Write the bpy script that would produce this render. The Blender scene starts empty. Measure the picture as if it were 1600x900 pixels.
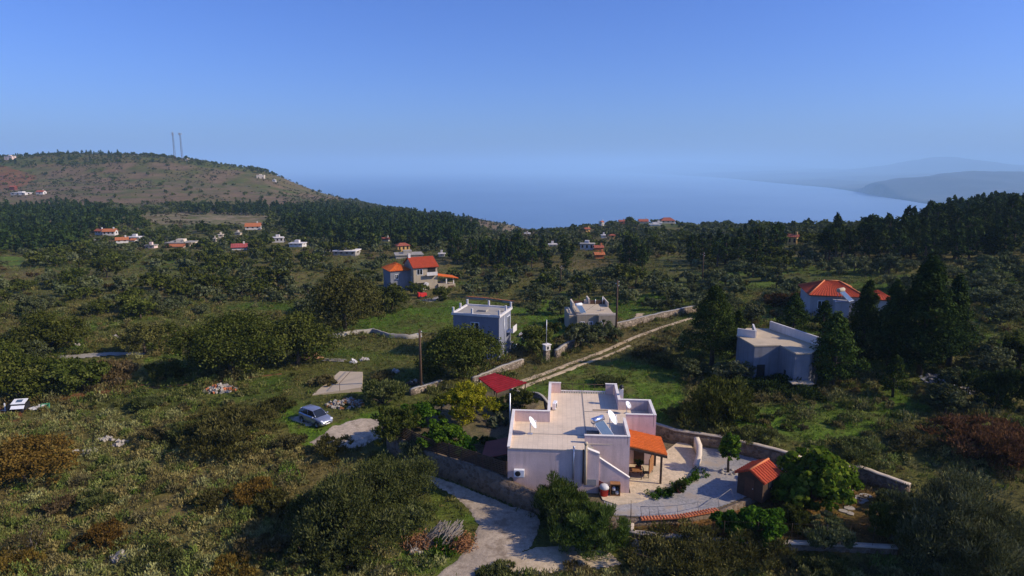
import bpy, math, random
import numpy as np
from mathutils import Vector, Matrix

# ---------------------------------------------------------------- camera, sky, sun, exposure
S = bpy.context.scene
PITCH = math.radians(10.65)
CAM_H = 25.5
cam_d = bpy.data.cameras.new('camera')
cam = bpy.data.objects.new('camera', cam_d)
S.collection.objects.link(cam)
cam.location = (0, 0, CAM_H)
cam.rotation_euler = (math.pi / 2 - PITCH, 0, 0)
cam_d.sensor_width = 36
cam_d.lens = 22.5
cam_d.clip_start = 0.5
cam_d.clip_end = 200000
S.camera = cam

SUN_EL = math.radians(33)
SUN_AZ = math.radians(101)      # clockwise from +Y (the view direction): the sun stands to the right
w = bpy.data.worlds.new('World')
S.world = w
w.use_nodes = True
wn = w.node_tree
bg = wn.nodes['Background']
sky = wn.nodes.new('ShaderNodeTexSky')
sky.sky_type = 'NISHITA'
sky.sun_disc = False
sky.sun_elevation = SUN_EL
sky.sun_rotation = SUN_AZ
sky.altitude = 250
sky.air_density = 1.0
sky.dust_density = 1.6
sky.ozone_density = 1.4
hs = wn.nodes.new('ShaderNodeHueSaturation')
hs.inputs['Hue'].default_value = 0.5
hs.inputs['Saturation'].default_value = 1.1
hs.inputs['Value'].default_value = 1.0
wn.links.new(sky.outputs[0], hs.inputs['Color'])
wb = wn.nodes.new('ShaderNodeMix'); wb.data_type = 'RGBA'; wb.blend_type = 'MULTIPLY'      # the camera's cool white balance
wb.inputs[0].default_value = 1.0
wb.inputs[7].default_value = (0.45, 0.66, 1.36, 1)
wn.links.new(hs.outputs[0], wb.inputs[6])
wn.links.new(wb.outputs[2], bg.inputs['Color'])
bg.inputs['Strength'].default_value = 0.125

sd = bpy.data.lights.new('sun', 'SUN')
sd.energy = 5.0
sd.angle = math.radians(0.5)
sd.color = (1.0, 0.86, 0.66)
sun = bpy.data.objects.new('sun', sd)
S.collection.objects.link(sun)
_sv = Vector((math.sin(SUN_AZ) * math.cos(SUN_EL), math.cos(SUN_AZ) * math.cos(SUN_EL), math.sin(SUN_EL)))
sun.rotation_euler = _sv.to_track_quat('Z', 'Y').to_euler()
sun.location = _sv * 200

S.view_settings.view_transform = 'Standard'
S.view_settings.look = 'None'
S.view_settings.exposure = 0.0
S.view_settings.gamma = 1.0
S.view_settings.use_curve_mapping = False
S.render.engine = 'CYCLES'
S.cycles.use_denoising = True
S.cycles.max_bounces = 5
S.cycles.diffuse_bounces = 2
S.cycles.glossy_bounces = 2
S.cycles.transmission_bounces = 2
S.cycles.transparent_max_bounces = 4
S.cycles.volume_bounces = 6
S.cycles.sample_clamp_indirect = 3.0

rng = np.random.default_rng(7)
random.seed(7)

# ---------------------------------------------------------------- small helpers
def link(o, parent=None):
    S.collection.objects.link(o)
    if parent is not None:
        o.parent = parent
    return o

def tag(o, label=None, cat=None, group=None, kind=None):
    if label: o['label'] = label
    if cat: o['category'] = cat
    if group: o['group'] = group
    if kind: o['kind'] = kind
    return o

def empty(name, loc=(0, 0, 0), rz=0.0, label=None, cat=None, group=None):
    o = bpy.data.objects.new(name, None)
    o.empty_display_size = 0.3
    o.location = loc
    o.rotation_euler = (0, 0, rz)
    link(o)
    return tag(o, label, cat, group)

class MB:
    """collects faces of one part and links them as one mesh object"""
    def __init__(s):
        s.v = []; s.f = []; s.m = []; s.smooth = []
    def add(s, vs, fs, mi=0, sm=False):
        b = len(s.v)
        s.v += [tuple(p) for p in vs]
        for f in fs:
            s.f.append([b + i for i in f]); s.m.append(mi); s.smooth.append(sm)
        return s
    def box(s, x0, x1, y0, y1, z0, z1, mi=0):
        v = [(x0, y0, z0), (x1, y0, z0), (x1, y1, z0), (x0, y1, z0), (x0, y0, z1), (x1, y0, z1), (x1, y1, z1), (x0, y1, z1)]
        return s.add(v, [(0, 3, 2, 1), (4, 5, 6, 7), (0, 1, 5, 4), (1, 2, 6, 5), (2, 3, 7, 6), (3, 0, 4, 7)], mi)
    def obox(s, c, size, rz=0, rx=0, ry=0, mi=0):
        M = Matrix.Translation(c) @ Matrix.Rotation(rz, 4, 'Z') @ Matrix.Rotation(ry, 4, 'Y') @ Matrix.Rotation(rx, 4, 'X')
        a, b, d = size[0] / 2, size[1] / 2, size[2] / 2
        v = [M @ Vector(p) for p in [(-a, -b, -d), (a, -b, -d), (a, b, -d), (-a, b, -d), (-a, -b, d), (a, -b, d), (a, b, d), (-a, b, d)]]
        return s.add(v, [(0, 3, 2, 1), (4, 5, 6, 7), (0, 1, 5, 4), (1, 2, 6, 5), (2, 3, 7, 6), (3, 0, 4, 7)], mi)
    def prism(s, pts, z0, z1, mi=0):
        """pts ccw in xy; z0,z1 numbers or lists"""
        n = len(pts)
        a = z0 if hasattr(z0, '__len__') else [z0] * n
        b = z1 if hasattr(z1, '__len__') else [z1] * n
        v = [(p[0], p[1], a[i]) for i, p in enumerate(pts)] + [(p[0], p[1], b[i]) for i, p in enumerate(pts)]
        f = [tuple(range(n - 1, -1, -1)), tuple(range(n, 2 * n))]
        for i in range(n):
            j = (i + 1) % n
            f.append((i, j, n + j, n + i))
        return s.add(v, f, mi)
    def prism_y(s, xz, y0, y1, mi=0):
        n = len(xz)
        v = [(p[0], y0, p[1]) for p in xz] + [(p[0], y1, p[1]) for p in xz]
        f = [tuple(range(n)), tuple(range(2 * n - 1, n - 1, -1))]
        for i in range(n):
            j = (i + 1) % n
            f.append((i, n + i, n + j, j))
        return s.add(v, f, mi)
    def tube(s, pts, r, n=8, mi=0, caps=True):
        """r number or list per point"""
        pts = [Vector(p) for p in pts]
        rs = r if hasattr(r, '__len__') else [r] * len(pts)
        vs = []; fs = []
        for i, p in enumerate(pts):
            d = (pts[min(i + 1, len(pts) - 1)] - pts[max(i - 1, 0)])
            d = d.normalized() if d.length > 1e-9 else Vector((0, 0, 1))
            a = d.orthogonal().normalized() if abs(d.z) < .99 else Vector((1, 0, 0))
            if abs(d.z) < .99:
                a = d.cross(Vector((0, 0, 1))).normalized()
            b = d.cross(a)
            for k in range(n):
                t = 2 * math.pi * k / n
                vs.append(p + (a * math.cos(t) + b * math.sin(t)) * rs[i])
        for i in range(len(pts) - 1):
            for k in range(n):
                k2 = (k + 1) % n
                fs.append((i * n + k, i * n + k2, (i + 1) * n + k2, (i + 1) * n + k))
        if caps:
            fs.append(tuple(range(n - 1, -1, -1)))
            fs.append(tuple((len(pts) - 1) * n + k for k in range(n)))
        return s.add(vs, fs, mi, n > 5)
    def lathe(s, prof, n=20, c=(0, 0, 0), M=None, mi=0):
        vs = []; fs = []
        for r, z in prof:
            for k in range(n):
                t = 2 * math.pi * k / n
                p = Vector((r * math.cos(t), r * math.sin(t), z))
                if M is not None: p = M @ p
                vs.append(p + Vector(c))
        for i in range(len(prof) - 1):
            for k in range(n):
                k2 = (k + 1) % n
                fs.append((i * n + k, i * n + k2, (i + 1) * n + k2, (i + 1) * n + k))
        fs.append(tuple(range(n - 1, -1, -1)))
        fs.append(tuple((len(prof) - 1) * n + k for k in range(n)))
        return s.add(vs, fs, mi, True)
    def build(s, name, mats, parent=None, bevel=0.0):
        me = bpy.data.meshes.new(name)
        me.from_pydata(s.v, [], s.f)
        mats = mats if isinstance(mats, (list, tuple)) else [mats]
        for m in mats: me.materials.append(m)
        me.polygons.foreach_set('material_index', s.m)
        me.polygons.foreach_set('use_smooth', s.smooth)
        me.update()
        o = bpy.data.objects.new(name, me)
        link(o, parent)
        if bevel:
            md = o.modifiers.new('bevel', 'BEVEL'); md.width = bevel; md.segments = 2; md.limit_method = 'ANGLE'
        return o

def np_mesh(name, V, F, mats, attrs=None, smooth=False, mat_idx=None):
    """fast mesh from numpy arrays; F has 3 or 4 columns"""
    V = np.asarray(V, np.float32); F = np.asarray(F, np.int32)
    me = bpy.data.meshes.new(name)
    n, k = F.shape
    me.vertices.add(len(V)); me.vertices.foreach_set('co', V.ravel())
    me.loops.add(n * k); me.loops.foreach_set('vertex_index', F.ravel())
    me.polygons.add(n)
    me.polygons.foreach_set('loop_start', np.arange(0, n * k, k, dtype=np.int32))
    for m in (mats if isinstance(mats, (list, tuple)) else [mats]): me.materials.append(m)
    if smooth: me.polygons.foreach_set('use_smooth', np.ones(n, bool))
    if mat_idx is not None: me.polygons.foreach_set('material_index', np.asarray(mat_idx, np.int32))
    for an, (dom, typ, arr) in (attrs or {}).items():
        at = me.attributes.new(an, typ, dom)
        if typ == 'FLOAT_COLOR': at.data.foreach_set('color', np.asarray(arr, np.float32).ravel())
        else: at.data.foreach_set('value', np.asarray(arr, np.float32).ravel())
    me.update(calc_edges=True)
    me.validate()
    return me

def mesh_obj(name, me, parent=None, loc=(0, 0, 0)):
    o = bpy.data.objects.new(name, me)
    o.location = loc
    return link(o, parent)

# ---------------------------------------------------------------- materials
def nt(name):
    m = bpy.data.materials.new(name); m.use_nodes = True
    t = m.node_tree
    return m, t, t.nodes['Principled BSDF']

def N(t, typ, **kw):
    n = t.nodes.new(typ)
    for k, v in kw.items():
        if k in n.inputs: n.inputs[k].default_value = v
        else: setattr(n, k, v)
    return n

def ramp(t, fac, stops):
    r = t.nodes.new('ShaderNodeValToRGB')
    e = r.color_ramp.elements
    while len(e) < len(stops): e.new(0.5)
    for i, (p, c) in enumerate(stops):
        e[i].position = p; e[i].color = (*c, 1) if len(c) == 3 else c
    t.links.new(fac, r.inputs[0])
    return r.outputs[0]

def mixc(t, fac, a, b, mode='MIX'):
    m = t.nodes.new('ShaderNodeMix'); m.data_type = 'RGBA'; m.blend_type = mode
    for sock, val in ((m.inputs[0], fac), (m.inputs[6], a), (m.inputs[7], b)):
        if hasattr(val, 'is_linked') or hasattr(val, 'links'): t.links.new(val, sock)
        elif isinstance(val, (int, float)): sock.default_value = val
        else: sock.default_value = (*val, 1) if len(val) == 3 else val
    return m.outputs[2]

def noise_out(t, scale, detail=4, rough=.55, coord='Object', vec=None):
    n = N(t, 'ShaderNodeTexNoise', Scale=scale, Detail=detail, Roughness=rough)
    if vec is None:
        tc = t.nodes.new('ShaderNodeTexCoord'); vec = tc.outputs[coord]
    t.links.new(vec, n.inputs['Vector'])
    return n.outputs['Fac']

def solid(name, col, rough=.7, var=.12, scale=2.0, metal=0.0, bump=0.0, spec=.3, stain=None, fine=14):
    """a painted or mineral surface with two scales of wear"""
    m, t, p = nt(name)
    a = noise_out(t, scale, 5, .6); b = noise_out(t, scale * fine, 3, .6)
    lo = tuple(c * (1 - var * 1.6) for c in col); hi = tuple(min(1, c * (1 + var)) for c in col)
    c1 = ramp(t, a, [(.3, lo), (.62, hi)])
    c2 = mixc(t, .35, c1, ramp(t, b, [(.3, tuple(c * (1 - var * 2) for c in col)), (.7, hi)]))
    if stain:
        s = noise_out(t, scale * .7, 6, .7)
        mk = ramp(t, s, [(.55, (0, 0, 0)), (.72, (1, 1, 1))])
        c2 = mixc(t, mk, c2, stain)
    t.links.new(c2, p.inputs['Base Color'])
    p.inputs['Roughness'].default_value = rough
    p.inputs['Metallic'].default_value = metal
    p.inputs['Specular IOR Level'].default_value = spec
    if bump:
        bn = N(t, 'ShaderNodeBump', Strength=bump, Distance=.05)
        t.links.new(b, bn.inputs['Height']); t.links.new(bn.outputs[0], p.inputs['Normal'])
    return m

# ---------------------------------------------------------------- view geometry used to survey the site from the photograph
CP, SP = math.cos(PITCH), math.sin(PITCH)
def ray(px, py):
    return np.array([(px - 800) / 1000, CP + (450 - py) / 1000 * SP, -SP + (450 - py) / 1000 * CP])
def onz(px, py, z):
    d = ray(px, py); k = (z - CAM_H) / d[2]
    return Vector((d[0] * k, d[1] * k, z))
def aty(px, py, y):
    d = ray(px, py); k = y / d[1]
    return Vector((d[0] * k, y, CAM_H + d[2] * k))
def proj(x, y, z):
    z = z - CAM_H
    k = np.maximum(y * CP - z * SP, .01)
    return 800 + 1000 * x / k, 450 - 1000 * (y * SP + z * CP) / k, k
def inpoly(px, py, poly):
    poly = np.asarray(poly, float); r = np.zeros(np.shape(px), bool)
    n = len(poly)
    for i in range(n):
        x1, y1 = poly[i]; x2, y2 = poly[(i + 1) % n]
        if y1 == y2: continue
        c = ((y1 > py) != (y2 > py)) & (px < (x2 - x1) * (py - y1) / (y2 - y1) + x1)
        r ^= c
    return r
def polydist(x, y, poly):
    """signed distance, negative inside"""
    poly = np.asarray(poly, float); d = np.full(np.shape(x), 1e9)
    for i in range(len(poly)):
        a = poly[i]; b = poly[(i + 1) % len(poly)]
        ab = b - a; tt = np.clip(((x - a[0]) * ab[0] + (y - a[1]) * ab[1]) / (ab @ ab), 0, 1)
        d = np.minimum(d, np.hypot(x - a[0] - tt * ab[0], y - a[1] - tt * ab[1]))
    return np.where(inpoly(x, y, poly), -d, d)
def linedist(x, y, line):
    d = np.full(np.shape(x), 1e9)
    for a, b in zip(line[:-1], line[1:]):
        a = np.array(a[:2]); b = np.array(b[:2]); ab = b - a
        tt = np.clip(((x - a[0]) * ab[0] + (y - a[1]) * ab[1]) / (ab @ ab), 0, 1)
        d = np.minimum(d, np.hypot(x - a[0] - tt * ab[0], y - a[1] - tt * ab[1]))
    return d
def vnoise(x, y, seed=0):
    xi = np.floor(x).astype(np.int64); yi = np.floor(y).astype(np.int64)
    fx = x - xi; fy = y - yi
    fx = fx * fx * (3 - 2 * fx); fy = fy * fy * (3 - 2 * fy)
    def h(a, b):
        n = (a * 374761393 + b * 668265263 + seed * 1442695041) & 0xffffffff
        n = ((n ^ (n >> 13)) * 1274126177) & 0xffffffff
        return ((n ^ (n >> 16)) & 0xffff) / 65535.0
    return (h(xi, yi) * (1 - fx) + h(xi + 1, yi) * fx) * (1 - fy) + (h(xi, yi + 1) * (1 - fx) + h(xi + 1, yi + 1) * fx) * fy
def fbm(x, y, seed=0, oct=4):
    r = 0; a = .5
    for i in range(oct):
        r = r + a * (vnoise(x, y, seed + i) - .5); x = x * 2.03 + 7.1; y = y * 2.03 - 3.7; a *= .5
    return r
def sstep(a, b, x):
    t = np.clip((x - a) / (b - a), 0, 1); return t * t * (3 - 2 * t)

# ---------------------------------------------------------------- terrain
T_COLS = np.array([-1.0, -.8, -.6, -.4, -.2, 0, .2, .4, .6, .8, 1.0])
T_ROWS = [
 (12,  [-1.7]*5 + [-1.6]*4 + [-1.2, -1.0]),
 (36,  [-1.8,-1.8,-1.8,-1.7,-1.6,-1.6,-1.8,-1.9,-1.7,-1.2,-.8]),
 (46,  [-1.6,-1.6,-1.5,-1.5,-1.4,-1.4,-1.5,-1.5,-1.2,-.6,0]),
 (58,  [-1.3,-1.2,-1.1,-1.0,-.9,-.5,.2,.8,1.0,1.2,1.6]),
 (74,  [-1.1,-1.0,-.8,-.6,-.5,-.2,0,.5,1.2,2.0,2.6]),
 (95,  [-1.6,-1.6,-1.5,-1.3,-1.5,-1.5,-.3,.6,1.6,2.8,3.6]),
 (120, [-1.8,-1.8,-1.8,-2.2,-2.6,-2.4,-1.2,.6,2.2,3.8,4.8]),
 (155, [-3,-3,-3,-4,-4.9,-4.4,-2.4,.4,3.0,4.8,6]),
 (200, [-4.6,-4.6,-4.6,-5.4,-6.2,-5.6,-3.8,-.6,3.2,6.5,8]),
 (300, [-9,-9,-9,-9,-9,-9,-8,-5,-1.5,5.5,8]),
 (400, [-10,-10,-10,-11,-12,-17,-13,-12.5,-12,-2,2]),
 (500, [-10,-10,-10,-14,-15,-26,-17,-22,-30,-25,-20]),
 (600, [-9,-9,-9,-14,-18,-36,-27,-45,-70,-70,-70]),
 (750, [0,0,0,-8,-22,-41,-62,-95,-120,-130,-130]),
 (850, [9,9,10,-1,-25,-50,-105,-140,-170,-170,-170]),
 (1000,[41,41,46,25,-38,-115,-170,-200,-220,-230,-230]),
 (1200,[38,38,34,6,-90,-170,-220,-240,-245,-245,-245]),
 (1500,[0,0,-20,-60,-160,-215,-245,-250,-250,-250,-250]),
 (2000,[-90,-100,-110,-160,-235,-250,-255,-255,-255,-255,-255]),
 (3000,[-260]*11)]
_Y = np.log(np.array([r[0] for r in T_ROWS], float)); _Z = np.array([r[1] for r in T_ROWS], float)
def _ins(t, over):
    global T_COLS, _Z
    col = np.array([np.interp(t, T_COLS, r) for r in _Z])
    for i, r in enumerate(T_ROWS):
        if r[0] in over: col[i] = over[r[0]]
    j = np.searchsorted(T_COLS, t); T_COLS = np.insert(T_COLS, j, t); _Z = np.insert(_Z, j, col, axis=1)
_ins(-.3, {750: -14, 850: -15, 1000: -11, 1200: -50})
_ins(-.1, {500: -20, 600: -24, 750: -29, 850: -36, 1000: -75})
_ins(.04, {500: -25, 600: -37, 750: -49, 850: -62})
def hermite(xg, F, xq):
    """cubic along axis 0, with limited slopes"""
    d = np.diff(F, axis=0) / np.diff(xg)[:, None]
    m = np.zeros_like(F); m[0] = d[0]; m[-1] = d[-1]
    a, b = d[:-1], d[1:]
    m[1:-1] = np.where(a * b > 0, 2 * a * b / (a + b + np.where(a + b == 0, 1e-12, 0)), (a + b) * .15)
    i = np.clip(np.searchsorted(xg, xq, 'right') - 1, 0, len(xg) - 2)
    h = (xg[i + 1] - xg[i])[:, None]; t = ((xq - xg[i]) / h[:, 0])[:, None]
    return ((2*t**3-3*t**2+1)*F[i] + (t**3-2*t**2+t)*h*m[i] + (-2*t**3+3*t**2)*F[i+1] + (t**3-t**2)*h*m[i+1])
GY = np.linspace(_Y[0], _Y[-1], 400); GT = np.linspace(-1, 1, 241)
TAB = hermite(T_COLS, hermite(_Y, _Z, GY).T.copy(), GT).T
# house plot: a level terrace held by walls;  lower garden beside it
PZ = -0.25
GZ = -0.75
_q = lambda px, py, z: tuple(onz(px, py, z)[:2])
LZ = 0.9        # the yard left of the house stands higher
PLOTL = [_q(664, 705, LZ), _q(722, 722, LZ), _q(800, 749, LZ), _q(812, 742, LZ), _q(840, 640, LZ), _q(858, 622, LZ), _q(800, 612, LZ), _q(700, 628, LZ), _q(606, 676, LZ)]
PLOT = [_q(668, 716, PZ), _q(722, 731, PZ), _q(800, 760, PZ), _q(850, 784, PZ), _q(905, 806, PZ), _q(960, 810, PZ), _q(1000, 812, PZ), _q(1060, 809, PZ),
        _q(1126, 797, PZ), _q(1172, 779, PZ), _q(1205, 766, PZ), _q(1224, 748, PZ), _q(1252, 738, PZ), _q(1216, 724, PZ), _q(1130, 702, PZ), _q(1055, 690, PZ), _q(1000, 672, PZ),
        _q(905, 640, PZ), _q(850, 620, PZ), _q(800, 606, PZ), _q(700, 622, PZ), _q(606, 672, PZ)]
GARD = [_q(1126, 800, GZ), _q(1172, 784, GZ), _q(1224, 752, GZ), _q(1256, 738, GZ), _q(1345, 752, GZ), _q(1420, 776, GZ), _q(1400, 862, GZ), _q(1290, 856, GZ), _q(1130, 850, GZ), _q(985, 836, GZ), _q(985, 816, GZ), _q(1060, 813, GZ)]
def TZ(x, y):
    x = np.asarray(x, float); y = np.asarray(y, float)
    r = np.hypot(x, y) + 1e-6; th = np.arctan2(x, y)
    tc = np.clip(th, -math.pi / 4, math.pi / 4)
    t = np.tan(tc); Y = np.clip(r * np.cos(tc), 12.01, 2990)
    gi = (np.log(Y) - GY[0]) / (GY[1] - GY[0]); gj = (t + 1) / (GT[1] - GT[0])
    i = np.clip(gi.astype(int), 0, len(GY) - 2); j = np.clip(gj.astype(int), 0, len(GT) - 2)
    a = gi - i; b = gj - j
    z = (TAB[i, j] * (1-a) * (1-b) + TAB[i+1, j] * a * (1-b) + TAB[i, j+1] * (1-a) * b + TAB[i+1, j+1] * a * b)
    back = sstep(1.7, 3.0, np.abs(th)) * sstep(2000, 600, r)
    z = z * (1 - back) + (-1.7 - r * .01) * back
    near = sstep(1400, 200, r)
    z = z + fbm(x / 9, y / 9, 3) * .45 * near + fbm(x / 70, y / 70, 11) * 3.0 * sstep(90, 350, r) + fbm(x / 240, y / 240, 21, 5) * 10 * sstep(450, 1000, r)
    d = polydist(x, y, GARD); z = GZ + (z - GZ) * sstep(0.0, .8, d)
    d = polydist(x, y, PLOT); z = PZ + (z - PZ) * sstep(-.2, .2, d)
    d = polydist(x, y, PLOTL); z = LZ + (z - LZ) * sstep(-.2, .2, d)
    return z
_K = np.exp(np.linspace(math.log(24), math.log(2900), 6000))
def gp(px, py, dz=0.0):
    """the ground point seen at a pixel of the survey photograph"""
    d = ray(px, py); k = _K
    x, y, z = d[0] * k, d[1] * k, CAM_H + d[2] * k
    h = TZ(x, y) + dz - z
    i = int(np.argmax(h > 0))
    if i == 0: i = len(k) - 1
    f = h[i - 1] / (h[i - 1] - h[i] + 1e-12); kk = k[i - 1] + (k[i] - k[i - 1]) * f
    return Vector((d[0] * kk, d[1] * kk, CAM_H + d[2] * kk))
def tz(x, y): return float(TZ(np.array([x]), np.array([y]))[0])
def ppm(p):
    """photo pixels per metre at a place"""
    return 1000.0 / float(proj(p[0], p[1], p[2])[2])

# ground regions (surveyed outlines in the photograph)
GREEN = [[(520,520),(560,500),(640,482),(700,470),(800,474),(840,500),(835,545),(800,540),(700,520),(600,523)],
         [(800,620),(880,580),(960,566),(1060,575),(1075,640),(1040,668),(900,640)],
         [(960,470),(1040,452),(1090,470),(1060,492),(990,505),(960,500)],
         [(820,480),(890,450),(905,520),(830,540)],
         [(455,640),(520,660),(600,640),(620,660),(500,700),(450,690)],
         [(0,401),(40,402),(35,416),(0,418)],
         [(600,880),(740,800),(770,840),(700,900)], [(660,760),(710,790),(740,820),(720,850),(680,800)],
         [(230,550),(310,550),(300,590),(215,580)], [(1130,640),(1400,610),(1460,640),(1320,690),(1150,690)], [(1320,480),(1420,520),(1600,470),(1600,440),(1400,430)],
         [(840,830),(960,850),(990,880),(930,860)]]
BROWN = [[(640,326),(700,330),(770,337),(835,362),(760,362),(655,346)], [(-400,258),(0,258),(280,255),(430,275),(560,312),(420,322),(215,318),(0,330),(-400,330)]]
ROCK = [[(215,335),(290,330),(430,335),(400,352),(230,350)], [(740,335),(800,335),(835,358),(800,362)]]
SOIL = [[(-20,250),(10,262),(60,275),(40,290),(-20,300)], [(0,634),(40,640),(30,660),(0,660)], [(0,628),(150,612),(260,602),(150,620),(0,636)]]
def ground_color(x, y, z):
    px, py, k = proj(x, y, z)
    n1 = fbm(x / 6, y / 6, 31, 4) * 2; n2 = fbm(x / 25, y / 25, 41, 4) * 2; n3 = fbm(x / 1.7, y / 1.7, 51, 3) * 2
    jx = px + n1 * 14; jy = py + n3 * 7
    r = np.hypot(x, y)
    dry = np.array([.140, .110, .042]); grn = np.array([.060, .105, .014]); olv = np.array([.095, .102, .026]); dark = np.array([.05, .052, .02])
    def lerp(a, b, f): return a + (b - a) * f[:, None]
    c = lerp(np.tile(olv, (len(x), 1)), dry, np.clip(.45 + n2 * 1.3 + n1 * .5, 0, 1))
    c = lerp(c, grn, np.clip(n1 * 1.6 - n2 * .9 - .05, 0, 1) * .9)
    c = lerp(c, dark, sstep(160, 260, r) * .12)
    rs_ = sstep(1000, 1150, px) * sstep(395, 425, py) * sstep(640, 600, py)
    c = lerp(c, np.array([.095, .140, .022]), rs_ * np.clip(.5 + n1 * 1.6, 0, 1))
    for P in GREEN:
        m = inpoly(jx, jy, P).astype(float)
        c = lerp(c, np.array([.088, .155, .016]), m * np.clip(.62 + n3 * .7 + n1 * .8 + n2 * .3, 0, 1))
    for P in BROWN:
        m = inpoly(px + n2 * 8, py + n2 * 5, P).astype(float)
        c = lerp(c, np.array([.165, .115, .074]), m * np.clip(.62 + n2 * 1.1 + n1 * .4, 0, 1))
    for P in ROCK:
        m = inpoly(jx, jy, P).astype(float)
        c = lerp(c, np.array([.24, .19, .13]), m * np.clip(.5 + n1 * 2 + n3, 0, 1))
    for P in SOIL:
        m = inpoly(px + n1 * 6, py + n3 * 3, P).astype(float)
        c = lerp(c, np.array([.20, .085, .04]), m * np.clip(.8 + n1, 0, 1))
    m = (polydist(x, y, GARD) < .3).astype(float)
    c = lerp(c, np.array([.17, .080, .026]), m * np.clip(.8 + n1 * .6 + n3 * .6, 0, 1))
    m = (np.minimum(polydist(x, y, PLOT), polydist(x, y, PLOTL)) < .1).astype(float)
    c = lerp(c, np.array([.15, .115, .08]), m * np.clip(.85 + n3 * .4, 0, 1))
    return np.clip(c, .004, 1)

def build_terrain():
    angs = np.concatenate([np.linspace(-math.pi, -.86, 50)[:-1], np.linspace(-.86, .86, 520), np.linspace(.86, math.pi, 50)[1:]])
    rs = np.concatenate([np.linspace(1, 24, 12)[:-1], np.exp(np.linspace(math.log(24), math.log(3000), 760))])
    A, R = np.meshgrid(angs, rs)
    x = (R * np.sin(A)).ravel(); y = (R * np.cos(A)).ravel()
    z = TZ(x, y)
    na, nr = len(angs), len(rs)
    i = np.arange(nr - 1)[:, None] * na + np.arange(na - 1)[None, :]
    F = np.stack([i, i + na, i + na + 1, i + 1], -1).reshape(-1, 4)[:, ::-1]
    col = np.concatenate([ground_color(x, y, z), np.ones((len(x), 1))], 1)
    m, t, p = nt('ground')
    at = N(t, 'ShaderNodeAttribute', attribute_name='ground'); 
    f1 = noise_out(t, .9, 6, .7); f2 = noise_out(t, 7, 4, .7); f3 = noise_out(t, .06, 6, .65)
    c = mixc(t, .8, at.outputs['Color'], ramp(t, f1, [(.3, (.35, .36, .34)), (.5, (.95, .95, .95)), (.72, (1.55, 1.45, 1.3))]), 'MULTIPLY')
    c = mixc(t, .8, c, ramp(t, f2, [(.32, (.4, .42, .38)), (.68, (1.5, 1.45, 1.35))]), 'MULTIPLY')
    c = mixc(t, .6, c, ramp(t, f3, [(.35, (.6, .62, .55)), (.65, (1.35, 1.3, 1.2))]), 'MULTIPLY')
    t.links.new(c, p.inputs['Base Color'])
    p.inputs['Roughness'].default_value = .95; p.inputs['Specular IOR Level'].default_value = .1
    bp = N(t, 'ShaderNodeBump', Strength=.8, Distance=.25)
    t.links.new(f1, bp.inputs['Height']); t.links.new(bp.outputs[0], p.inputs['Normal'])
    me = np_mesh('ground', np.stack([x, y, z], 1), F, m, {'ground': ('POINT', 'FLOAT_COLOR', col)}, smooth=True)
    tag(mesh_obj('ground', me), kind='structure')
build_terrain()

# ---------------------------------------------------------------- sea and the far coast
SEA = -230.0
def build_sea():
    m, t, p = nt('sea_water')
    tc = t.nodes.new('ShaderNodeTexCoord')
    a = noise_out(t, .0009, 5, .6); 
    c = ramp(t, a, [(.35, (.055, .15, .32)), (.65, (.085, .20, .40))])
    # bay: sun glint painted into the base colour, paler towards the right
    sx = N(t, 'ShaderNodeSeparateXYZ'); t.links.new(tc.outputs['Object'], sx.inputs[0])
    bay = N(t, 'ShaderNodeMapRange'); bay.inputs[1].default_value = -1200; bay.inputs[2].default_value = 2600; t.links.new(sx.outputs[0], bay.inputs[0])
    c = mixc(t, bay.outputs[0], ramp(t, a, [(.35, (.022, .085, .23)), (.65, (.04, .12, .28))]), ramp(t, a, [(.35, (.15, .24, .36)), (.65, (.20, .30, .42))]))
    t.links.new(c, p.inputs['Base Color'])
    p.inputs['Roughness'].default_value = .30
    p.inputs['IOR'].default_value = 1.33
    h = noise_out(t, .012, 7, .65)
    bp = N(t, 'ShaderNodeBump', Strength=.6, Distance=9)
    t.links.new(h, bp.inputs['Height']); t.links.new(bp.outputs[0], p.inputs['Normal'])
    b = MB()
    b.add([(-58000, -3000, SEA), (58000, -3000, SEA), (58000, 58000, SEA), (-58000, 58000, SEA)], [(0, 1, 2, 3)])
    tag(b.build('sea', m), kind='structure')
build_sea()

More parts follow.
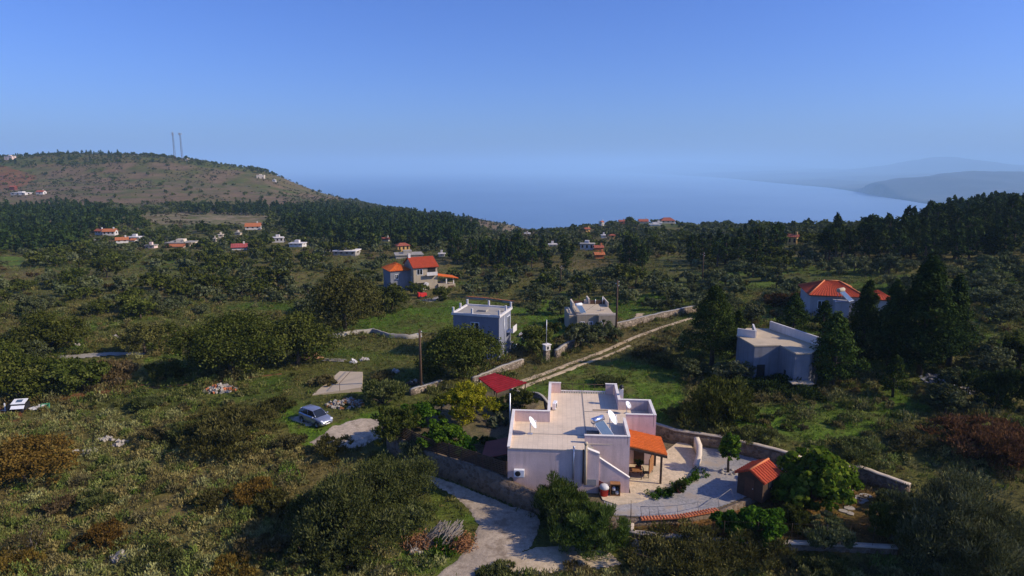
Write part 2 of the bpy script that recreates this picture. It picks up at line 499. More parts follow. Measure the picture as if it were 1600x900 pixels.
def build_coast():
    shore = [onz(a, b, SEA) for a, b in [(1560, 326), (1440, 318), (1400, 311), (1340, 300), (1290, 293), (1200, 285), (1130, 278), (1050, 273), (960, 269.5), (860, 268)]]
    sp = [(s.x, s.y) for s in shore]
    poly = sp + [(6000, 57000), (57000, 57000), (57000, 1500), (9000, 1500)]
    us = np.linspace(.02, 1.6, 320); vs = np.exp(np.linspace(math.log(3300), math.log(52000), 240))
    U, V = np.meshgrid(us, vs); x = (U * V).ravel(); y = V.ravel()
    d = -polydist(x, y, poly)
    ins = sstep(0, 700, d)
    n = fbm(x / 2600, y / 2600, 61, 6); n2 = fbm(x / 900, y / 900, 71, 5)
    h = 18 * sstep(0, 60, d) + ins * (45 + n * 170 + n2 * 60) + sstep(1500, 9000, d) * (60 + n * 160)
    def mound(px, py, y0, sx, sy, k=1.0):
        c = aty(px, py, y0); top = c.z - SEA
        return k * top * np.exp(-((x - c.x) / sx) ** 2 - ((y - c.y) / sy) ** 2)
    h += mound(1420, 284, 6000, 420, 700, .75) * (1 + n2) + mound(1530, 282, 6100, 620, 800, .75) * (1 + n2) + mound(1640, 280, 6300, 700, 800, .7)
    h += mound(1468, 250, 16000, 620, 2500, .55) + mound(1500, 256, 16000, 1500, 2500, .50) + mound(1630, 264, 16000, 2300, 2500, .55)
    h += mound(1040, 252, 36000, 2400, 5000, .55) + mound(1100, 257, 36000, 3500, 5000, .4) + mound(1330, 262, 22000, 3800, 4000, .4) + mound(1180, 262, 30000, 4000, 5000, .4)
    z = SEA + np.where(d > 0, h, -40)
    nu, nv = len(us), len(vs)
    i = np.arange(nv - 1)[:, None] * nu + np.arange(nu - 1)[None, :]
    F = np.stack([i, i + 1, i + nu + 1, i + nu], -1).reshape(-1, 4)
    m, t, p = nt('far_land')
    f = noise_out(t, .004, 6, .7)
    t.links.new(ramp(t, f, [(.35, (.014, .026, .030)), (.58, (.032, .045, .048)), (.74, (.11, .11, .11))]), p.inputs['Base Color'])  # slight haze blue painted into the land's own colour
    p.inputs['Roughness'].default_value = 1
    me = np_mesh('hills', np.stack([x, y, z], 1), F, m, smooth=True)
    tag(mesh_obj('hills', me), kind='structure')
build_coast()

def build_haze():
    m, t, p = nt('haze')
    t.nodes.remove(p)
    v = N(t, 'ShaderNodeVolumePrincipled')
    v.inputs['Color'].default_value = (.50, .77, 1.0, 1)
    v.inputs['Density'].default_value = 1.15e-4
    v.inputs['Anisotropy'].default_value = 0.0
    t.links.new(v.outputs[0], t.nodes['Material Output'].inputs['Volume'])
    b = MB(); b.box(-60000, 60000, -4000, 60000, -300, 420)
    o = b.build('haze', m)
    tag(o, kind='stuff')
build_haze()
# ---------------------------------------------------------------- shared materials
M = {}
def plaster_mat(name, col, stain):
    m, t, p = nt(name)
    tc = t.nodes.new('ShaderNodeTexCoord'); mp = N(t, 'ShaderNodeMapping'); mp.inputs['Scale'].default_value = (2.4, 2.4, .22); t.links.new(tc.outputs['Object'], mp.inputs['Vector'])
    n1 = noise_out(t, .5, 6, .65); n2 = noise_out(t, 1.0, 5, .7, vec=mp.outputs[0]); n3 = noise_out(t, 9, 4, .6)
    c = ramp(t, n1, [(.3, tuple(x * .86 for x in col)), (.62, tuple(x * 1.05 for x in col))])
    c = mixc(t, ramp(t, n2, [(.48, (0, 0, 0)), (.75, (.75, .75, .75))]), c, stain)
    c = mixc(t, .4, c, ramp(t, n3, [(.3, (.82, .82, .82)), (.7, (1.12, 1.12, 1.12))]), 'MULTIPLY')
    t.links.new(c, p.inputs['Base Color']); p.inputs['Roughness'].default_value = .9; p.inputs['Specular IOR Level'].default_value = .2
    bp = N(t, 'ShaderNodeBump', Strength=.25, Distance=.03); t.links.new(n3, bp.inputs['Height']); t.links.new(bp.outputs[0], p.inputs['Normal'])
    return m
M['plaster'] = plaster_mat('pink_white_plaster', (.74, .555, .49), (.52, .385, .33))
M['cap'] = solid('white_coping', (.78, .71, .63), .8, .1, 1.2)
M['capstone'] = solid('tan_wall_coping', (.46, .38, .29), .9, .16, 1.2, stain=(.30, .25, .19))
M['cream'] = solid('cream_render', (.66, .55, .42), .85, .08, .9)
M['beige'] = plaster_mat('beige_render', (.42, .35, .25), (.30, .25, .18))
M['white'] = plaster_mat('white_render', (.66, .62, .58), (.46, .43, .40))
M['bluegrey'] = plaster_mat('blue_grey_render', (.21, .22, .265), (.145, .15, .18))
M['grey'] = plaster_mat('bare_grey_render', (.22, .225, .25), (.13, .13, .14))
M['greywhite'] = plaster_mat('dull_white_render', (.38, .37, .38), (.27, .26, .26))
M['yellow'] = solid('ochre_yellow_render', (.66, .40, .13), .9, .08, .5)
M['concrete'] = solid('weathered_concrete', (.33, .30, .25), .95, .14, .5, bump=.2, stain=(.28, .24, .20))
M['slabtan'] = solid('tan_slab', (.50, .40, .27), .9, .1, .8)
M['wood'] = solid('dark_brown_wood', (.075, .045, .028), .8, .25, 2.5)
M['woodlt'] = solid('orange_brown_wood', (.33, .15, .055), .7, .2, 2.0)
M['pole'] = solid('tarred_pole_wood', (.085, .050, .030), .85, .25, 1.5)
M['glass'] = solid('dark_window_glass', (.018, .022, .03), .08, .1, 1.0, spec=.6)
M['dark'] = solid('dark_opening', (.02, .018, .018), .9, .1, 1)
M['shutter'] = solid('brown_shutter', (.10, .05, .03), .6, .2, 3)
M['steel'] = solid('galvanised_steel', (.55, .56, .58), .4, .1, 3, metal=.6)
M['whitep'] = solid('white_paint', (.80, .80, .80), .45, .05, 2)
M['black'] = solid('black_plastic', (.02, .02, .022), .5, .2, 4)
M['redp'] = solid('red_paint', (.58, .03, .025), .45, .1, 4)
M['redsheet'] = solid('red_metal_sheet', (.22, .013, .018), .75, .25, 1.0, spec=.08)
M['darkred'] = solid('dark_red_sheet', (.20, .045, .03), .7, .15, 1.5)
M['tilecap'] = solid('terracotta_coping', (.60, .19, .07), .8, .22, 2.5)
M['collector'] = solid('solar_collector_glass', (.10, .15, .22), .12, .1, 2, spec=.7)
M['chrome'] = solid('polished_tank_steel', (.72, .70, .72), .16, .05, 2, metal=.9)
M['green'] = solid('green_plastic', (.08, .30, .16), .5, .1, 3)
M['cloth'] = solid('white_plastic_sheet', (.60, .57, .54), .6, .12, 6)
M['car'] = solid('silver_car_paint', (.36, .38, .45), .25, .04, 2, metal=.6, spec=.6)
M['rubber'] = solid('tyre_rubber', (.02, .02, .02), .8, .1, 5)
M['headl'] = solid('clear_headlamp', (.75, .76, .78), .1, .05, 4, spec=.7)
M['soil'] = solid('bare_soil', (.16, .075, .03), .95, .25, 1.2)
M['stonewhite'] = solid('pale_limestone', (.36, .32, .27), .95, .2, 2.5, bump=.4)
M['log'] = solid('cut_log', (.36, .20, .10), .9, .3, 3)
M['straw'] = solid('dry_stalks', (.30, .25, .19), .9, .25, 5)
M['drybrown'] = solid('dead_brown_leaves', (.27, .12, .045), .9, .3, 5)

def tile_mat(name, col, w=.24, var=.25):
    m, t, p = nt(name)
    a = noise_out(t, 1.1, 5, .65); b = noise_out(t, 9, 3, .6)
    c = ramp(t, a, [(.3, tuple(x * (1 - var) for x in col)), (.7, tuple(x * 1.15 for x in col))])
    c = mixc(t, .5, c, ramp(t, b, [(.3, tuple(x * .55 for x in col)), (.55, col), (.75, tuple(min(1, x * 1.4 + .03) for x in col))]))
    t.links.new(c, p.inputs['Base Color']); p.inputs['Roughness'].default_value = .85; p.inputs['Specular IOR Level'].default_value = .2
    return m
M['tile'] = tile_mat('orange_roof_tiles', (.60, .125, .020), var=.35)
M['tilefar'] = tile_mat('faded_orange_roof_tiles', (.45, .15, .060), var=.3)
M['tileredfar'] = tile_mat('faded_red_roof_tiles', (.34, .095, .055), var=.3)
M['pinksheet'] = solid('faded_pink_roof_sheet', (.36, .075, .07), .8, .2, .3)
M['tilered'] = tile_mat('red_roof_tiles', (.46, .070, .026), var=.35)

def stone_mat(name, c1, c2, mortar, scale):
    m, t, p = nt(name)
    tc = t.nodes.new('ShaderNodeTexCoord')
    n = N(t, 'ShaderNodeTexNoise', Scale=2.0, Detail=3); t.links.new(tc.outputs['Object'], n.inputs['Vector'])
    mv = mixc(t, .08, tc.outputs['Object'], n.outputs['Color'])
    v = N(t, 'ShaderNodeTexVoronoi', Scale=scale); t.links.new(mv, v.inputs['Vector'])
    e = N(t, 'ShaderNodeTexVoronoi', Scale=scale); e.feature = 'DISTANCE_TO_EDGE'; t.links.new(mv, e.inputs['Vector'])
    sep = N(t, 'ShaderNodeSeparateColor'); t.links.new(v.outputs['Color'], sep.inputs[0])
    c = ramp(t, sep.outputs[0], [(0, c1), (.5, tuple((a + b) / 2 for a, b in zip(c1, c2))), (1, c2)])
    g = ramp(t, e.outputs['Distance'], [(.03, (0, 0, 0)), (.09, (1, 1, 1))])
    c = mixc(t, g, mortar, c)
    c = mixc(t, .5, c, ramp(t, noise_out(t, 1.3, 5, .7), [(.3, (.5, .5, .5)), (.7, (1.4, 1.4, 1.4))]), 'MULTIPLY')
    t.links.new(c, p.inputs['Base Color']); p.inputs['Roughness'].default_value = .95
    bp = N(t, 'ShaderNodeBump', Strength=.7, Distance=.06); t.links.new(g, bp.inputs['Height']); t.links.new(bp.outputs[0], p.inputs['Normal'])
    return m
M['stone'] = stone_mat('brown_fieldstone', (.11, .070, .042), (.26, .185, .12), (.20, .16, .12), 3.2)
M['stonelt'] = stone_mat('pale_fieldstone', (.15, .11, .075), (.34, .27, .20), (.10, .075, .05), 3.0)

def roof_floor_mat():
    m, t, p = nt('cream_roof_paving')
    tc = t.nodes.new('ShaderNodeTexCoord')
    br = N(t, 'ShaderNodeTexBrick', Scale=1.0); br.offset = 0; br.inputs['Brick Width'].default_value = .4; br.inputs['Row Height'].default_value = .4; br.inputs['Mortar Size'].default_value = .012
    br.inputs['Color1'].default_value = (.72, .58, .42, 1); br.inputs['Color2'].default_value = (.68, .545, .395, 1); br.inputs['Mortar'].default_value = (.55, .44, .32, 1)
    t.links.new(tc.outputs['Object'], br.inputs['Vector'])
    c = mixc(t, .5, br.outputs['Color'], ramp(t, noise_out(t, .6, 6, .65), [(.28, (.70, .68, .66)), (.48, (.95, .94, .93)), (.65, (1.07, 1.06, 1.05))]), 'MULTIPLY')
    t.links.new(c, p.inputs['Base Color']); p.inputs['Roughness'].default_value = .85
    return m
M['rooffloor'] = roof_floor_mat()

def gravel_mat(name, a, b, patch=None, scale=6):
    m, t, p = nt(name)
    f1 = noise_out(t, .25, 6, .7); f2 = noise_out(t, scale, 4, .75); f3 = noise_out(t, scale * 5, 2, .6)
    c = ramp(t, f1, [(.35, a), (.62, b)])
    c = mixc(t, .7, c, ramp(t, f2, [(.3, (.55, .55, .55)), (.5, (1, 1, 1)), (.72, (1.3, 1.3, 1.3))]), 'MULTIPLY')
    c = mixc(t, .6, c, ramp(t, f3, [(.3, (.65, .65, .65)), (.7, (1.3, 1.3, 1.3))]), 'MULTIPLY')
    if patch:
        c = mixc(t, ramp(t, noise_out(t, .5, 6, .75), [(.5, (0, 0, 0)), (.62, (1, 1, 1))]), c, patch)
    t.links.new(c, p.inputs['Base Color']); p.inputs['Roughness'].default_value = .95; p.inputs['Specular IOR Level'].default_value = .15
    bp = N(t, 'ShaderNodeBump', Strength=.6, Distance=.05); t.links.new(f2, bp.inputs['Height']); t.links.new(bp.outputs[0], p.inputs['Normal'])
    return m
M['gravel'] = gravel_mat('grey_gravel', (.24, .23, .225), (.40, .37, .345), (.34, .28, .22), 4)
M['drive'] = gravel_mat('pale_drive_gravel', (.33, .265, .195), (.58, .47, .345), (.24, .185, .13), 3)
M['dirt'] = gravel_mat('pale_dirt', (.44, .33, .19), (.62, .48, .30), (.36, .25, .13), 4)
M['padconc'] = gravel_mat('pale_concrete_pad', (.44, .35, .24), (.55, .44, .30), (.40, .31, .20), 3)
M['paving'] = gravel_mat('tan_patio_paving', (.56, .44, .29), (.64, .51, .35), (.50, .40, .27), 3)

# ---------------------------------------------------------------- ground sheets: tracks, drives, paving
def drape(name, poly, mat, dz=.05, cell=.13, edge=.4, kind='structure', label=None):
    """a sheet laid over the ground inside a world outline, with a ragged edge"""
    P = np.array([(p[0], p[1]) for p in poly]); x0, y0 = P.min(0) - .5; x1, y1 = P.max(0) + .5
    nx = int((x1 - x0) / cell) + 2; ny = int((y1 - y0) / cell) + 2
    X, Y = np.meshgrid(x0 + np.arange(nx) * cell, y0 + np.arange(ny) * cell)
    d = polydist(X.ravel(), Y.ravel(), P) + fbm(X.ravel() / 1.1, Y.ravel() / 1.1, 81, 4) * edge * 2
    if name == 'gravel_drive': d = np.where(np.minimum(polydist(X.ravel(), Y.ravel(), PLOT), polydist(X.ravel(), Y.ravel(), PLOTL)) < .21, 1, d)
    inside = (d < 0).reshape(ny, nx)
    Z = TZ(X.ravel(), Y.ravel()) + dz - .08 * sstep(-.3, .05, d) * (edge > 0.05)
    keep = inside[:-1, :-1] & inside[1:, :-1] & inside[:-1, 1:] & inside[1:, 1:]
    idx = np.arange(nx * ny).reshape(ny, nx)
    F = np.stack([idx[:-1, :-1][keep], idx[:-1, 1:][keep], idx[1:, 1:][keep], idx[1:, :-1][keep]], -1)
    used = np.unique(F); mp = np.zeros(nx * ny, int); mp[used] = np.arange(len(used))
    V = np.stack([X.ravel(), Y.ravel(), Z], 1)[used]
    o = mesh_obj(name, np_mesh(name, V, mp[F], mat, smooth=True))
    return tag(o, label, kind=kind)
def strip(name, pts, wid, mat, dz=.05, seed=5, label=None):
    """a ribbon along ground points with an uneven width"""
    pts = [Vector(p) for p in pts]; out = []
    for a, b in zip(pts[:-1], pts[1:]):
        n = max(2, int((b - a).length / .4))
        out += [a.lerp(b, i / n) for i in range(n)]
    out.append(pts[-1]); K = len(out); xs = np.array([p.x for p in out]); ys = np.array([p.y for p in out])
    for _ in range(6):
        xs[1:-1] = (xs[:-2] + xs[1:-1] * 2 + xs[2:]) / 4; ys[1:-1] = (ys[:-2] + ys[1:-1] * 2 + ys[2:]) / 4
    tx = np.gradient(xs); ty = np.gradient(ys); L = np.hypot(tx, ty) + 1e-9; nx_, ny_ = -ty / L, tx / L
    w_ = wid * (.5 + fbm(xs / 1.5, ys / 1.5, seed, 4) * .7); w2 = wid * (.5 + fbm(xs / 1.4, ys / 1.4, seed + 9, 4) * .7)
    cols = [(-w_, 0), (-w_ * .5, 1), (0 * w_, 1), (w2 * .5, 1), (w2, 0)]
    V = []
    for o_, up in cols:
        X = xs + nx_ * o_; Y = ys + ny_ * o_
        V.append(np.stack([X, Y, TZ(X, Y) + (dz if up else dz - .06)], 1))
    V = np.stack(V, 1).reshape(-1, 3); i = np.arange(K - 1)[:, None] * 5 + np.arange(4)[None, :]
    F = np.stack([i, i + 1, i + 6, i + 5], -1).reshape(-1, 4)
    return tag(mesh_obj(name, np_mesh(name, V, F, mat, smooth=True)), label, kind='structure')
G = lambda lst: [gp(a, b) for a, b in lst]
Q = lambda lst, z=PZ: [onz(a, b, z) for a, b in lst]

drape('gravel_drive', G([(655, 738), (668, 728), (722, 742), (800, 775), (848, 802), (842, 830), (832, 852), (800, 872), (750, 905), (660, 915), (705, 880), (735, 850), (745, 825), (736, 800), (712, 778), (685, 765)]), M['drive'])
drape('concrete_pad', G([(735, 900), (800, 868), (838, 856), (900, 850), (955, 864), (975, 882), (920, 892), (830, 898), (790, 905)]), M['padconc'], dz=.09, edge=.2)
drape('parking_strip', G([(478, 692), (503, 678), (520, 666), (565, 653), (606, 655), (606, 680), (560, 700), (500, 702)]), M['drive'], dz=.06)
drape('parking_patch', G([(446, 652), (478, 650), (500, 662), (478, 668)]), M['drive'], dz=.05)
drape('gravel_yard', Q([(940, 782), (985, 770), (1085, 720), (1090, 692), (1216, 726), (1232, 735), (1221, 747), (1203, 763), (1171, 776), (1125, 794), (1060, 806), (1000, 809), (960, 806)]), M['gravel'], dz=.03, edge=0.0)
drape('path', G([(80, 557), (120, 553), (180, 550), (232, 551), (228, 556), (180, 556), (120, 561), (88, 564)]), M['concrete'], dz=.08, cell=.4)
drape('path', G([(986, 500), (993, 490), (1008, 490), (1000, 500), (993, 511), (984, 511)]), M['dirt'], dz=.1, cell=.3)
t1 = [(795, 607), (815, 596), (860, 580), (920, 558), (980, 532), (1020, 516), (1055, 505), (1080, 497)]
strip('track', G(t1), 1.0, M['dirt'])
t2 = [(806, 611), (826, 600), (870, 585), (925, 564), (970, 547), (984, 540)]
strip('track', G(t2), .85, M['dirt'], seed=8)
strip('track', G([(0, 634), (80, 621), (160, 612), (260, 604), (360, 594), (440, 584)]), .8, M['soil'], seed=18)
strip('track', G([(0, 628), (80, 615), (160, 606), (240, 600)]), .5, M['soil'], seed=28)
for lst, wd in [([(112, 376), (135, 377), (150, 375)], 2.0), ([(60, 400), (85, 392), (125, 386)], 2.4), ([(492, 408), (506, 398), (516, 390)], 2.2), ([(180, 418), (192, 410)], 2.0)]:
    strip('road', G(lst), wd, M['concrete'], dz=.25, seed=31)

# ---------------------------------------------------------------- walls
def wall_line(name, pts, height, thick, mat, label, cap=None, base=-.9, jit=.05, topz=None, step=.6, cat='wall', capw=.06, caph=.08):
    """a wall along ground points; topz fixes the top, else it follows the ground at the given height"""
    pts = [Vector((p[0], p[1], 0)) for p in pts]; out = []
    for a, b in zip(pts[:-1], pts[1:]):
        n = max(1, int((b - a).length / step)); out += [a.lerp(b, i / n) for i in range(n)]
    out.append(pts[-1])
    xs = np.array([p.x for p in out]); ys = np.array([p.y for p in out]); K = len(out)
    g = TZ(xs, ys); r_ = np.random.default_rng(K + 3)
    if topz is None:
        top = g + height
        for _ in range(8): top[1:-1] = (top[:-2] + 2 * top[1:-1] + top[2:]) / 4
    else:
        top = np.interp(np.linspace(0, 1, K), np.linspace(0, 1, len(topz)), topz) if hasattr(topz, '__len__') else np.full(K, topz)
    top = top + r_.normal(0, jit, K)
    tx = np.gradient(xs); ty = np.gradient(ys); L = np.hypot(tx, ty) + 1e-9; nx_, ny_ = -ty / L, tx / L
    def slab(z0, z1, t):
        V = []
        for sgn, zz in ((-1, z0), (1, z0), (1, z1), (-1, z1)):
            V.append(np.stack([xs + nx_ * sgn * t / 2, ys + ny_ * sgn * t / 2, zz], 1))
        V = np.stack(V, 1).reshape(-1, 3); F = []
        for i in range(K - 1):
            a = i * 4; b = a + 4
            for k in range(4):
                k2 = (k + 1) % 4; F.append((a + k, b + k, b + k2, a + k2))
        F.append((0, 1, 2, 3)); F.append((K * 4 - 1, K * 4 - 2, K * 4 - 3, K * 4 - 4))
        return V, np.array(F)
    gb = np.minimum(g, np.minimum(TZ(xs + nx_ * .9, ys + ny_ * .9), TZ(xs - nx_ * .9, ys - ny_ * .9)))
    V, F = slab(gb + base * .5, top, thick)
    c = Vector((xs[K // 2], ys[K // 2], g[K // 2]))
    root = empty(name, c, 0, label, cat)
    o = mesh_obj('masonry' if mat in (M['stone'], M['stonelt']) else 'wall_body', np_mesh(name, V - np.array(c), F, mat), root)
    if cap is not None:
        V, F = slab(top + .003, top + caph, thick + capw)
        mesh_obj('coping', np_mesh('coping', V - np.array(c), F, cap), root)
    return root
pl = [Vector((p[0], p[1], 0)) for p in PLOT]
lw = [Vector((p[0], p[1], 0)) for p in PLOTL]
wall_line('retaining_wall', [lw[8], lw[0], lw[1], lw[2], pl[3]], 0, .4, M['stone'], 'long brown stone retaining wall under the slatted fence beside the gravel drive', None, topz=[.95, .98, .98, 1.0, 1.0, 1.0, 1.0, .6, .15], jit=.01)
wall_line('retaining_wall', [pl[3], pl[4], pl[5], pl[6], pl[7], pl[8], pl[9], pl[10]], 0, .3, M['stone'], 'low curved retaining wall under the orange tile coping of the gravel yard', None, topz=PZ + .03, jit=.008)
wall_line('boundary_wall', [pl[16], pl[15], pl[14], pl[13], pl[12]], 0, .4, M['stone'], 'stone boundary wall with pale coping behind the gravel yard and the sapling', M['capstone'], topz=[PZ + 1.15, PZ + 1.15, PZ + 1.2, PZ + 1.25], jit=.01, capw=.12)
gw = [Vector((p[0], p[1], 0)) for p in GARD]
wall_line('garden_wall', [pl[12], gw[4], gw[5]], 0, .4, M['stone'], 'dark stone garden wall with pale coping behind the stepping stones', M['capstone'], topz=[PZ + 1.1, GZ + 1.25, GZ + 1.0], jit=.01, capw=.1)
wall_line('garden_wall', [gw[10], gw[9], gw[8], gw[7], gw[6]], 0, .35, M['stone'], 'long low garden wall with pale flat coping at the lower right, mesh fence above', M['capstone'], topz=[GZ + .22, GZ + .2, GZ + .25, GZ + .3, GZ + .32], jit=.01, capw=.18)
wall_line('stone_wall', G([(868, 560), (885, 548), (905, 541), (930, 529), (960, 516), (1000, 506), (1040, 497), (1088, 487)]), 1.15, .5, M['stonelt'], 'long pale dry stone wall running along the left side of the rutted track', M['concrete'], jit=.04, capw=.05, caph=.06)
wall_line('stone_wall', G([(738, 602), (762, 592), (790, 580), (817, 572)]), .9, .4, M['stonelt'], 'short stone wall just behind the bright red metal roof', M['concrete'], jit=.03)
wall_line('stone_wall', G([(641, 618), (668, 610), (690, 603)]), .7, .4, M['stonelt'], 'short pale stone wall at the foot of the brown utility pole', M['concrete'], jit=.03)
wall_line('field_wall', G([(514, 530), (545, 524), (583, 520), (608, 528), (640, 530), (658, 527)]), .75, .3, M['concrete'], 'low wavy pale concrete wall at the near edge of the green field', None, jit=.03)
wall_line('field_wall', G([(728, 467), (770, 470), (812, 475)]), .5, .3, M['beige'], 'thin reddish brown wall at the far edge of the green field', M['tilecap'], jit=.02)
wall_line('stone_wall', Q([(797, 620), (830, 632), (858, 645)]), .9, .25, M['stonelt'], 'low wall with grey top behind the left corner of the pink house roof', M['concrete'], jit=.01)

# tile coping on the curved retaining wall: a row of half-round tiles
def tile_coping(pts, label):
    pts = [Vector((p[0], p[1], 0)) for p in pts]; out = []
    for a, b in zip(pts[:-1], pts[1:]):
        n = max(1, int((b - a).length / .24)); out += [a.lerp(b, i / n) for i in range(n)]
    b = MB(); c = out[len(out) // 2].copy(); c.z = PZ
    for p, q in zip(out[:-1], out[1:]):
        d = (q - p).normalized(); n = Vector((-d.y, d.x, 0)); m = (p + q) / 2 - c; m.z = .06
        for s0, z0, z1 in ((.30, -.05, .13),):
            vs = []
            for e, rr in ((-.26, .115), (.26, .10)):
                for k in range(6):
                    a = math.pi * k / 5
                    vs.append(m + n * e + d * (rr * math.cos(a)) + Vector((0, 0, rr * math.sin(a))))
            b.add(vs, [(k, k + 1, 7 + k, 6 + k) for k in range(5)] + [(5, 4, 3, 2, 1, 0), (6, 7, 8, 9, 10, 11)], 0)
    o = b.build('tile_coping', M['tilecap']); o.location = c
    tag(o, label, 'tile coping')
tile_coping([pl[6], pl[7], pl[8]], 'long curved row of orange coping tiles below the metal railing')
tile_coping([pl[9], pl[10], pl[11]], 'short curved row of orange coping tiles beside the wooden shed')

# ---------------------------------------------------------------- roofs of tiles
def tiles(b, A, B, C, D, mi=0, pitch=.26, course=.38, thick=.10, amp=.05):
    """ridge edge A-B, eave edge D-C (A above D); half-round tile rows run from ridge to eave"""
    A, B, C, D = map(Vector, (A, B, C, D))
    nu = max(2, int(((B - A).length + (C - D).length) / 2 / pitch)); nv = max(1, int((D - A).length / course))
    nrm = ((B - A).cross(D - A)).normalized()
    if nrm.z < 0: nrm = -nrm
    US = [(i + f, (0, .8, .8, 0)[k]) for i in range(nu) for k, f in enumerate((0, .2, .55, .75))] + [(nu, 0)]
    vs = []; fs = []; W = len(US)
    rows = [(j / nv, 0) for j in range(nv)] 
    R = []
    for j in range(nv):
        R.append((j / nv, 0.0)); R.append(((j + 1) / nv, .03))
    for v, lift in R:
        for u, h in US:
            p = A.lerp(B, u / nu).lerp(D.lerp(C, u / nu), v) + nrm * (amp * h + lift)
            vs.append(p)
    for j in range(len(R) - 1):
        for i in range(W - 1):
            fs.append((j * W + i, j * W + i + 1, (j + 1) * W + i + 1, (j + 1) * W + i))
    b.add(vs, fs, mi)
    lo = [p - nrm * thick for p in (A, B, C, D)]; hi = [p - nrm * .012 for p in (A, B, C, D)]
    b.add(lo + hi, [(0, 1, 2, 3), (0, 4, 5, 1), (1, 5, 6, 2), (2, 6, 7, 3), (3, 7, 4, 0), (7, 6, 5, 4)], mi)

# ---------------------------------------------------------------- the pink house
HA = math.radians(4.3)
HO = onz(793, 699.8, 3.4)
def hw(x, y, z=PZ):
    """house frame to world"""
    return Vector((HO.x + x * math.cos(HA) + y * math.sin(HA), HO.y - x * math.sin(HA) + y * math.cos(HA), z))
def house():
    root = empty('house', (HO.x, HO.y, PZ), -HA, 'low pink and white flat roofed house with roof terrace and orange tiled porch', 'house')
    def fin(b, name, mat, par=None):
        b.v = [(x, y, z - PZ) for x, y, z in b.v]
        return b.build(name, mat, par or root)
    b = MB()
    foot = [(0, 0), (6.43, 0), (6.43, 1.3), (9.85, 1.3), (9.85, 5.3), (12.5, 5.3), (12.5, 9.05), (9.75, 9.05), (9.75, 13.15), (3.1, 13.15), (3.1, 5.65), (0, 5.65)]
    b.prism(foot, -1.3, 3.34)
    fin(b, 'wall', M['plaster'])
    b = MB(); ins = [(.02, -.04), (6.47, -.04), (6.47, 1.26), (9.7, 1.32), (9.7, 5.4), (12.35, 5.4), (12.35, 8.9), (9.6, 8.9), (9.6, 13.1), (3.25, 13.1), (3.25, 5.5), (.02, 5.5)]
    b.prism(ins, 3.342, 3.42)
    rf = fin(b, 'roof_terrace', M['rooffloor'])
    b = MB(); b.box(6.33, 6.42, 2.9, 13.0, 3.421, 3.45); b.box(.2, 6.33, 2.86, 2.92, 3.421, 3.44); b.box(6.42, 9.5, 8.2, 8.27, 3.421, 3.45)
    fin(b, 'drain_joint', solid('grey_joint', (.28, .25, .22), .9, .15, 3), rf)
    # parapets
    def par(name, x0, x1, y0, y1, z1):
        b = MB(); b.box(x0, x1, y0, y1, 3.343, z1); o = fin(b, 'parapet', M['plaster'])
        c = MB(); c.box(x0 - .03, x1 + .03, y0 - .03, y1 + .03, z1 + .002, z1 + .05); c.v = [(x, y, z - PZ) for x, y, z in c.v]
        c.build('coping', M['cap'], o)
    b = MB(); b.add([(-.004, -.004, 3.30), (.2, -.004, 3.30), (.2, 5.44, 3.30), (-.004, 5.44, 3.30), (-.004, -.004, 3.50), (.2, -.004, 3.50), (.2, 5.44, 4.42), (-.004, 5.44, 4.42)],
                    [(0, 3, 2, 1), (4, 5, 6, 7), (0, 1, 5, 4), (1, 2, 6, 5), (2, 3, 7, 6), (3, 0, 4, 7)])
    pl_ = fin(b, 'parapet', M['plaster'])
    c = MB(); c.add([(-.03, -.03, 3.502), (.23, -.03, 3.502), (.23, 5.42, 4.424), (-.03, 5.42, 4.424), (-.03, -.03, 3.55), (.23, -.03, 3.55), (.23, 5.42, 4.47), (-.03, 5.42, 4.47)],
                    [(0, 3, 2, 1), (4, 5, 6, 7), (0, 1, 5, 4), (1, 2, 6, 5), (2, 3, 7, 6), (3, 0, 4, 7)]); fin(c, 'coping', M['cap'], pl_)
    par('r', -.002, 3.3, 5.45, 5.652, 4.42)
    par('l', 3.098, 3.3, 5.69, 12.95, 4.40)
    par('pl', 3.098, 4.25, 12.99, 13.19, 4.45)
    par('pr', 8.67, 9.752, 12.99, 13.19, 4.45)
    par('ru', 9.55, 9.752, 9.12, 12.95, 4.40)
    par('bbr', 9.55, 12.27, 8.86, 9.06, 4.40)
    par('bbR', 12.3, 12.502, 5.298, 9.06, 4.40)
    par('bbf', 9.9, 12.27, 5.298, 5.5, 4.40)
    par('fp', 6.2, 9.63, 1.297, 1.5, 4.08)
    par('fr', 9.66, 9.852, 1.297, 5.26, 4.08)
    b = MB()
    for i in range(26):
        x = 4.32 + i * .168; b.box(x, x + .1, 13.03, 13.15, 3.343, 3.62)
    b.box(4.26, 8.66, 13.02, 13.16, 3.622, 3.69)
    fin(b, 'balustrade', M['cap'])
    b = MB(); b.tube([(4.27, 13.09, 4.38), (8.66, 13.09, 4.38)], .03, 6)
    for x in (5.4, 6.5, 7.6): b.tube([(x, 13.09, 3.70), (x, 13.09, 4.37)], .02, 6)
    fin(b, 'handrail', M['wood'])
    # front stair with its stepped flight, parapet and coping
    b = MB(); n = 15; prof = [(6.434, -1.2), (9.75, -1.2), (9.75, PZ)]
    for i in range(n):
        x1 = 9.75 - i * 3.3 / n; z1 = PZ + (i + 1) * (3.38 - PZ) / n
        prof += [(x1, z1), (9.75 - (i + 1) * 3.3 / n, z1)]
    prof[-1] = (6.434, prof[-1][1])
    b.prism_y(prof, .302, 1.296); st = fin(b, 'staircase', M['concrete'])
    b = MB(); b.prism_y([(6.434, -1.2), (7.33, -1.2), (7.33, 3.12), (6.434, 3.46)], .0, .3)
    b.prism_y([(7.333, -1.2), (9.78, -1.2), (9.78, 1.1), (7.333, 2.72)], .08, .3)
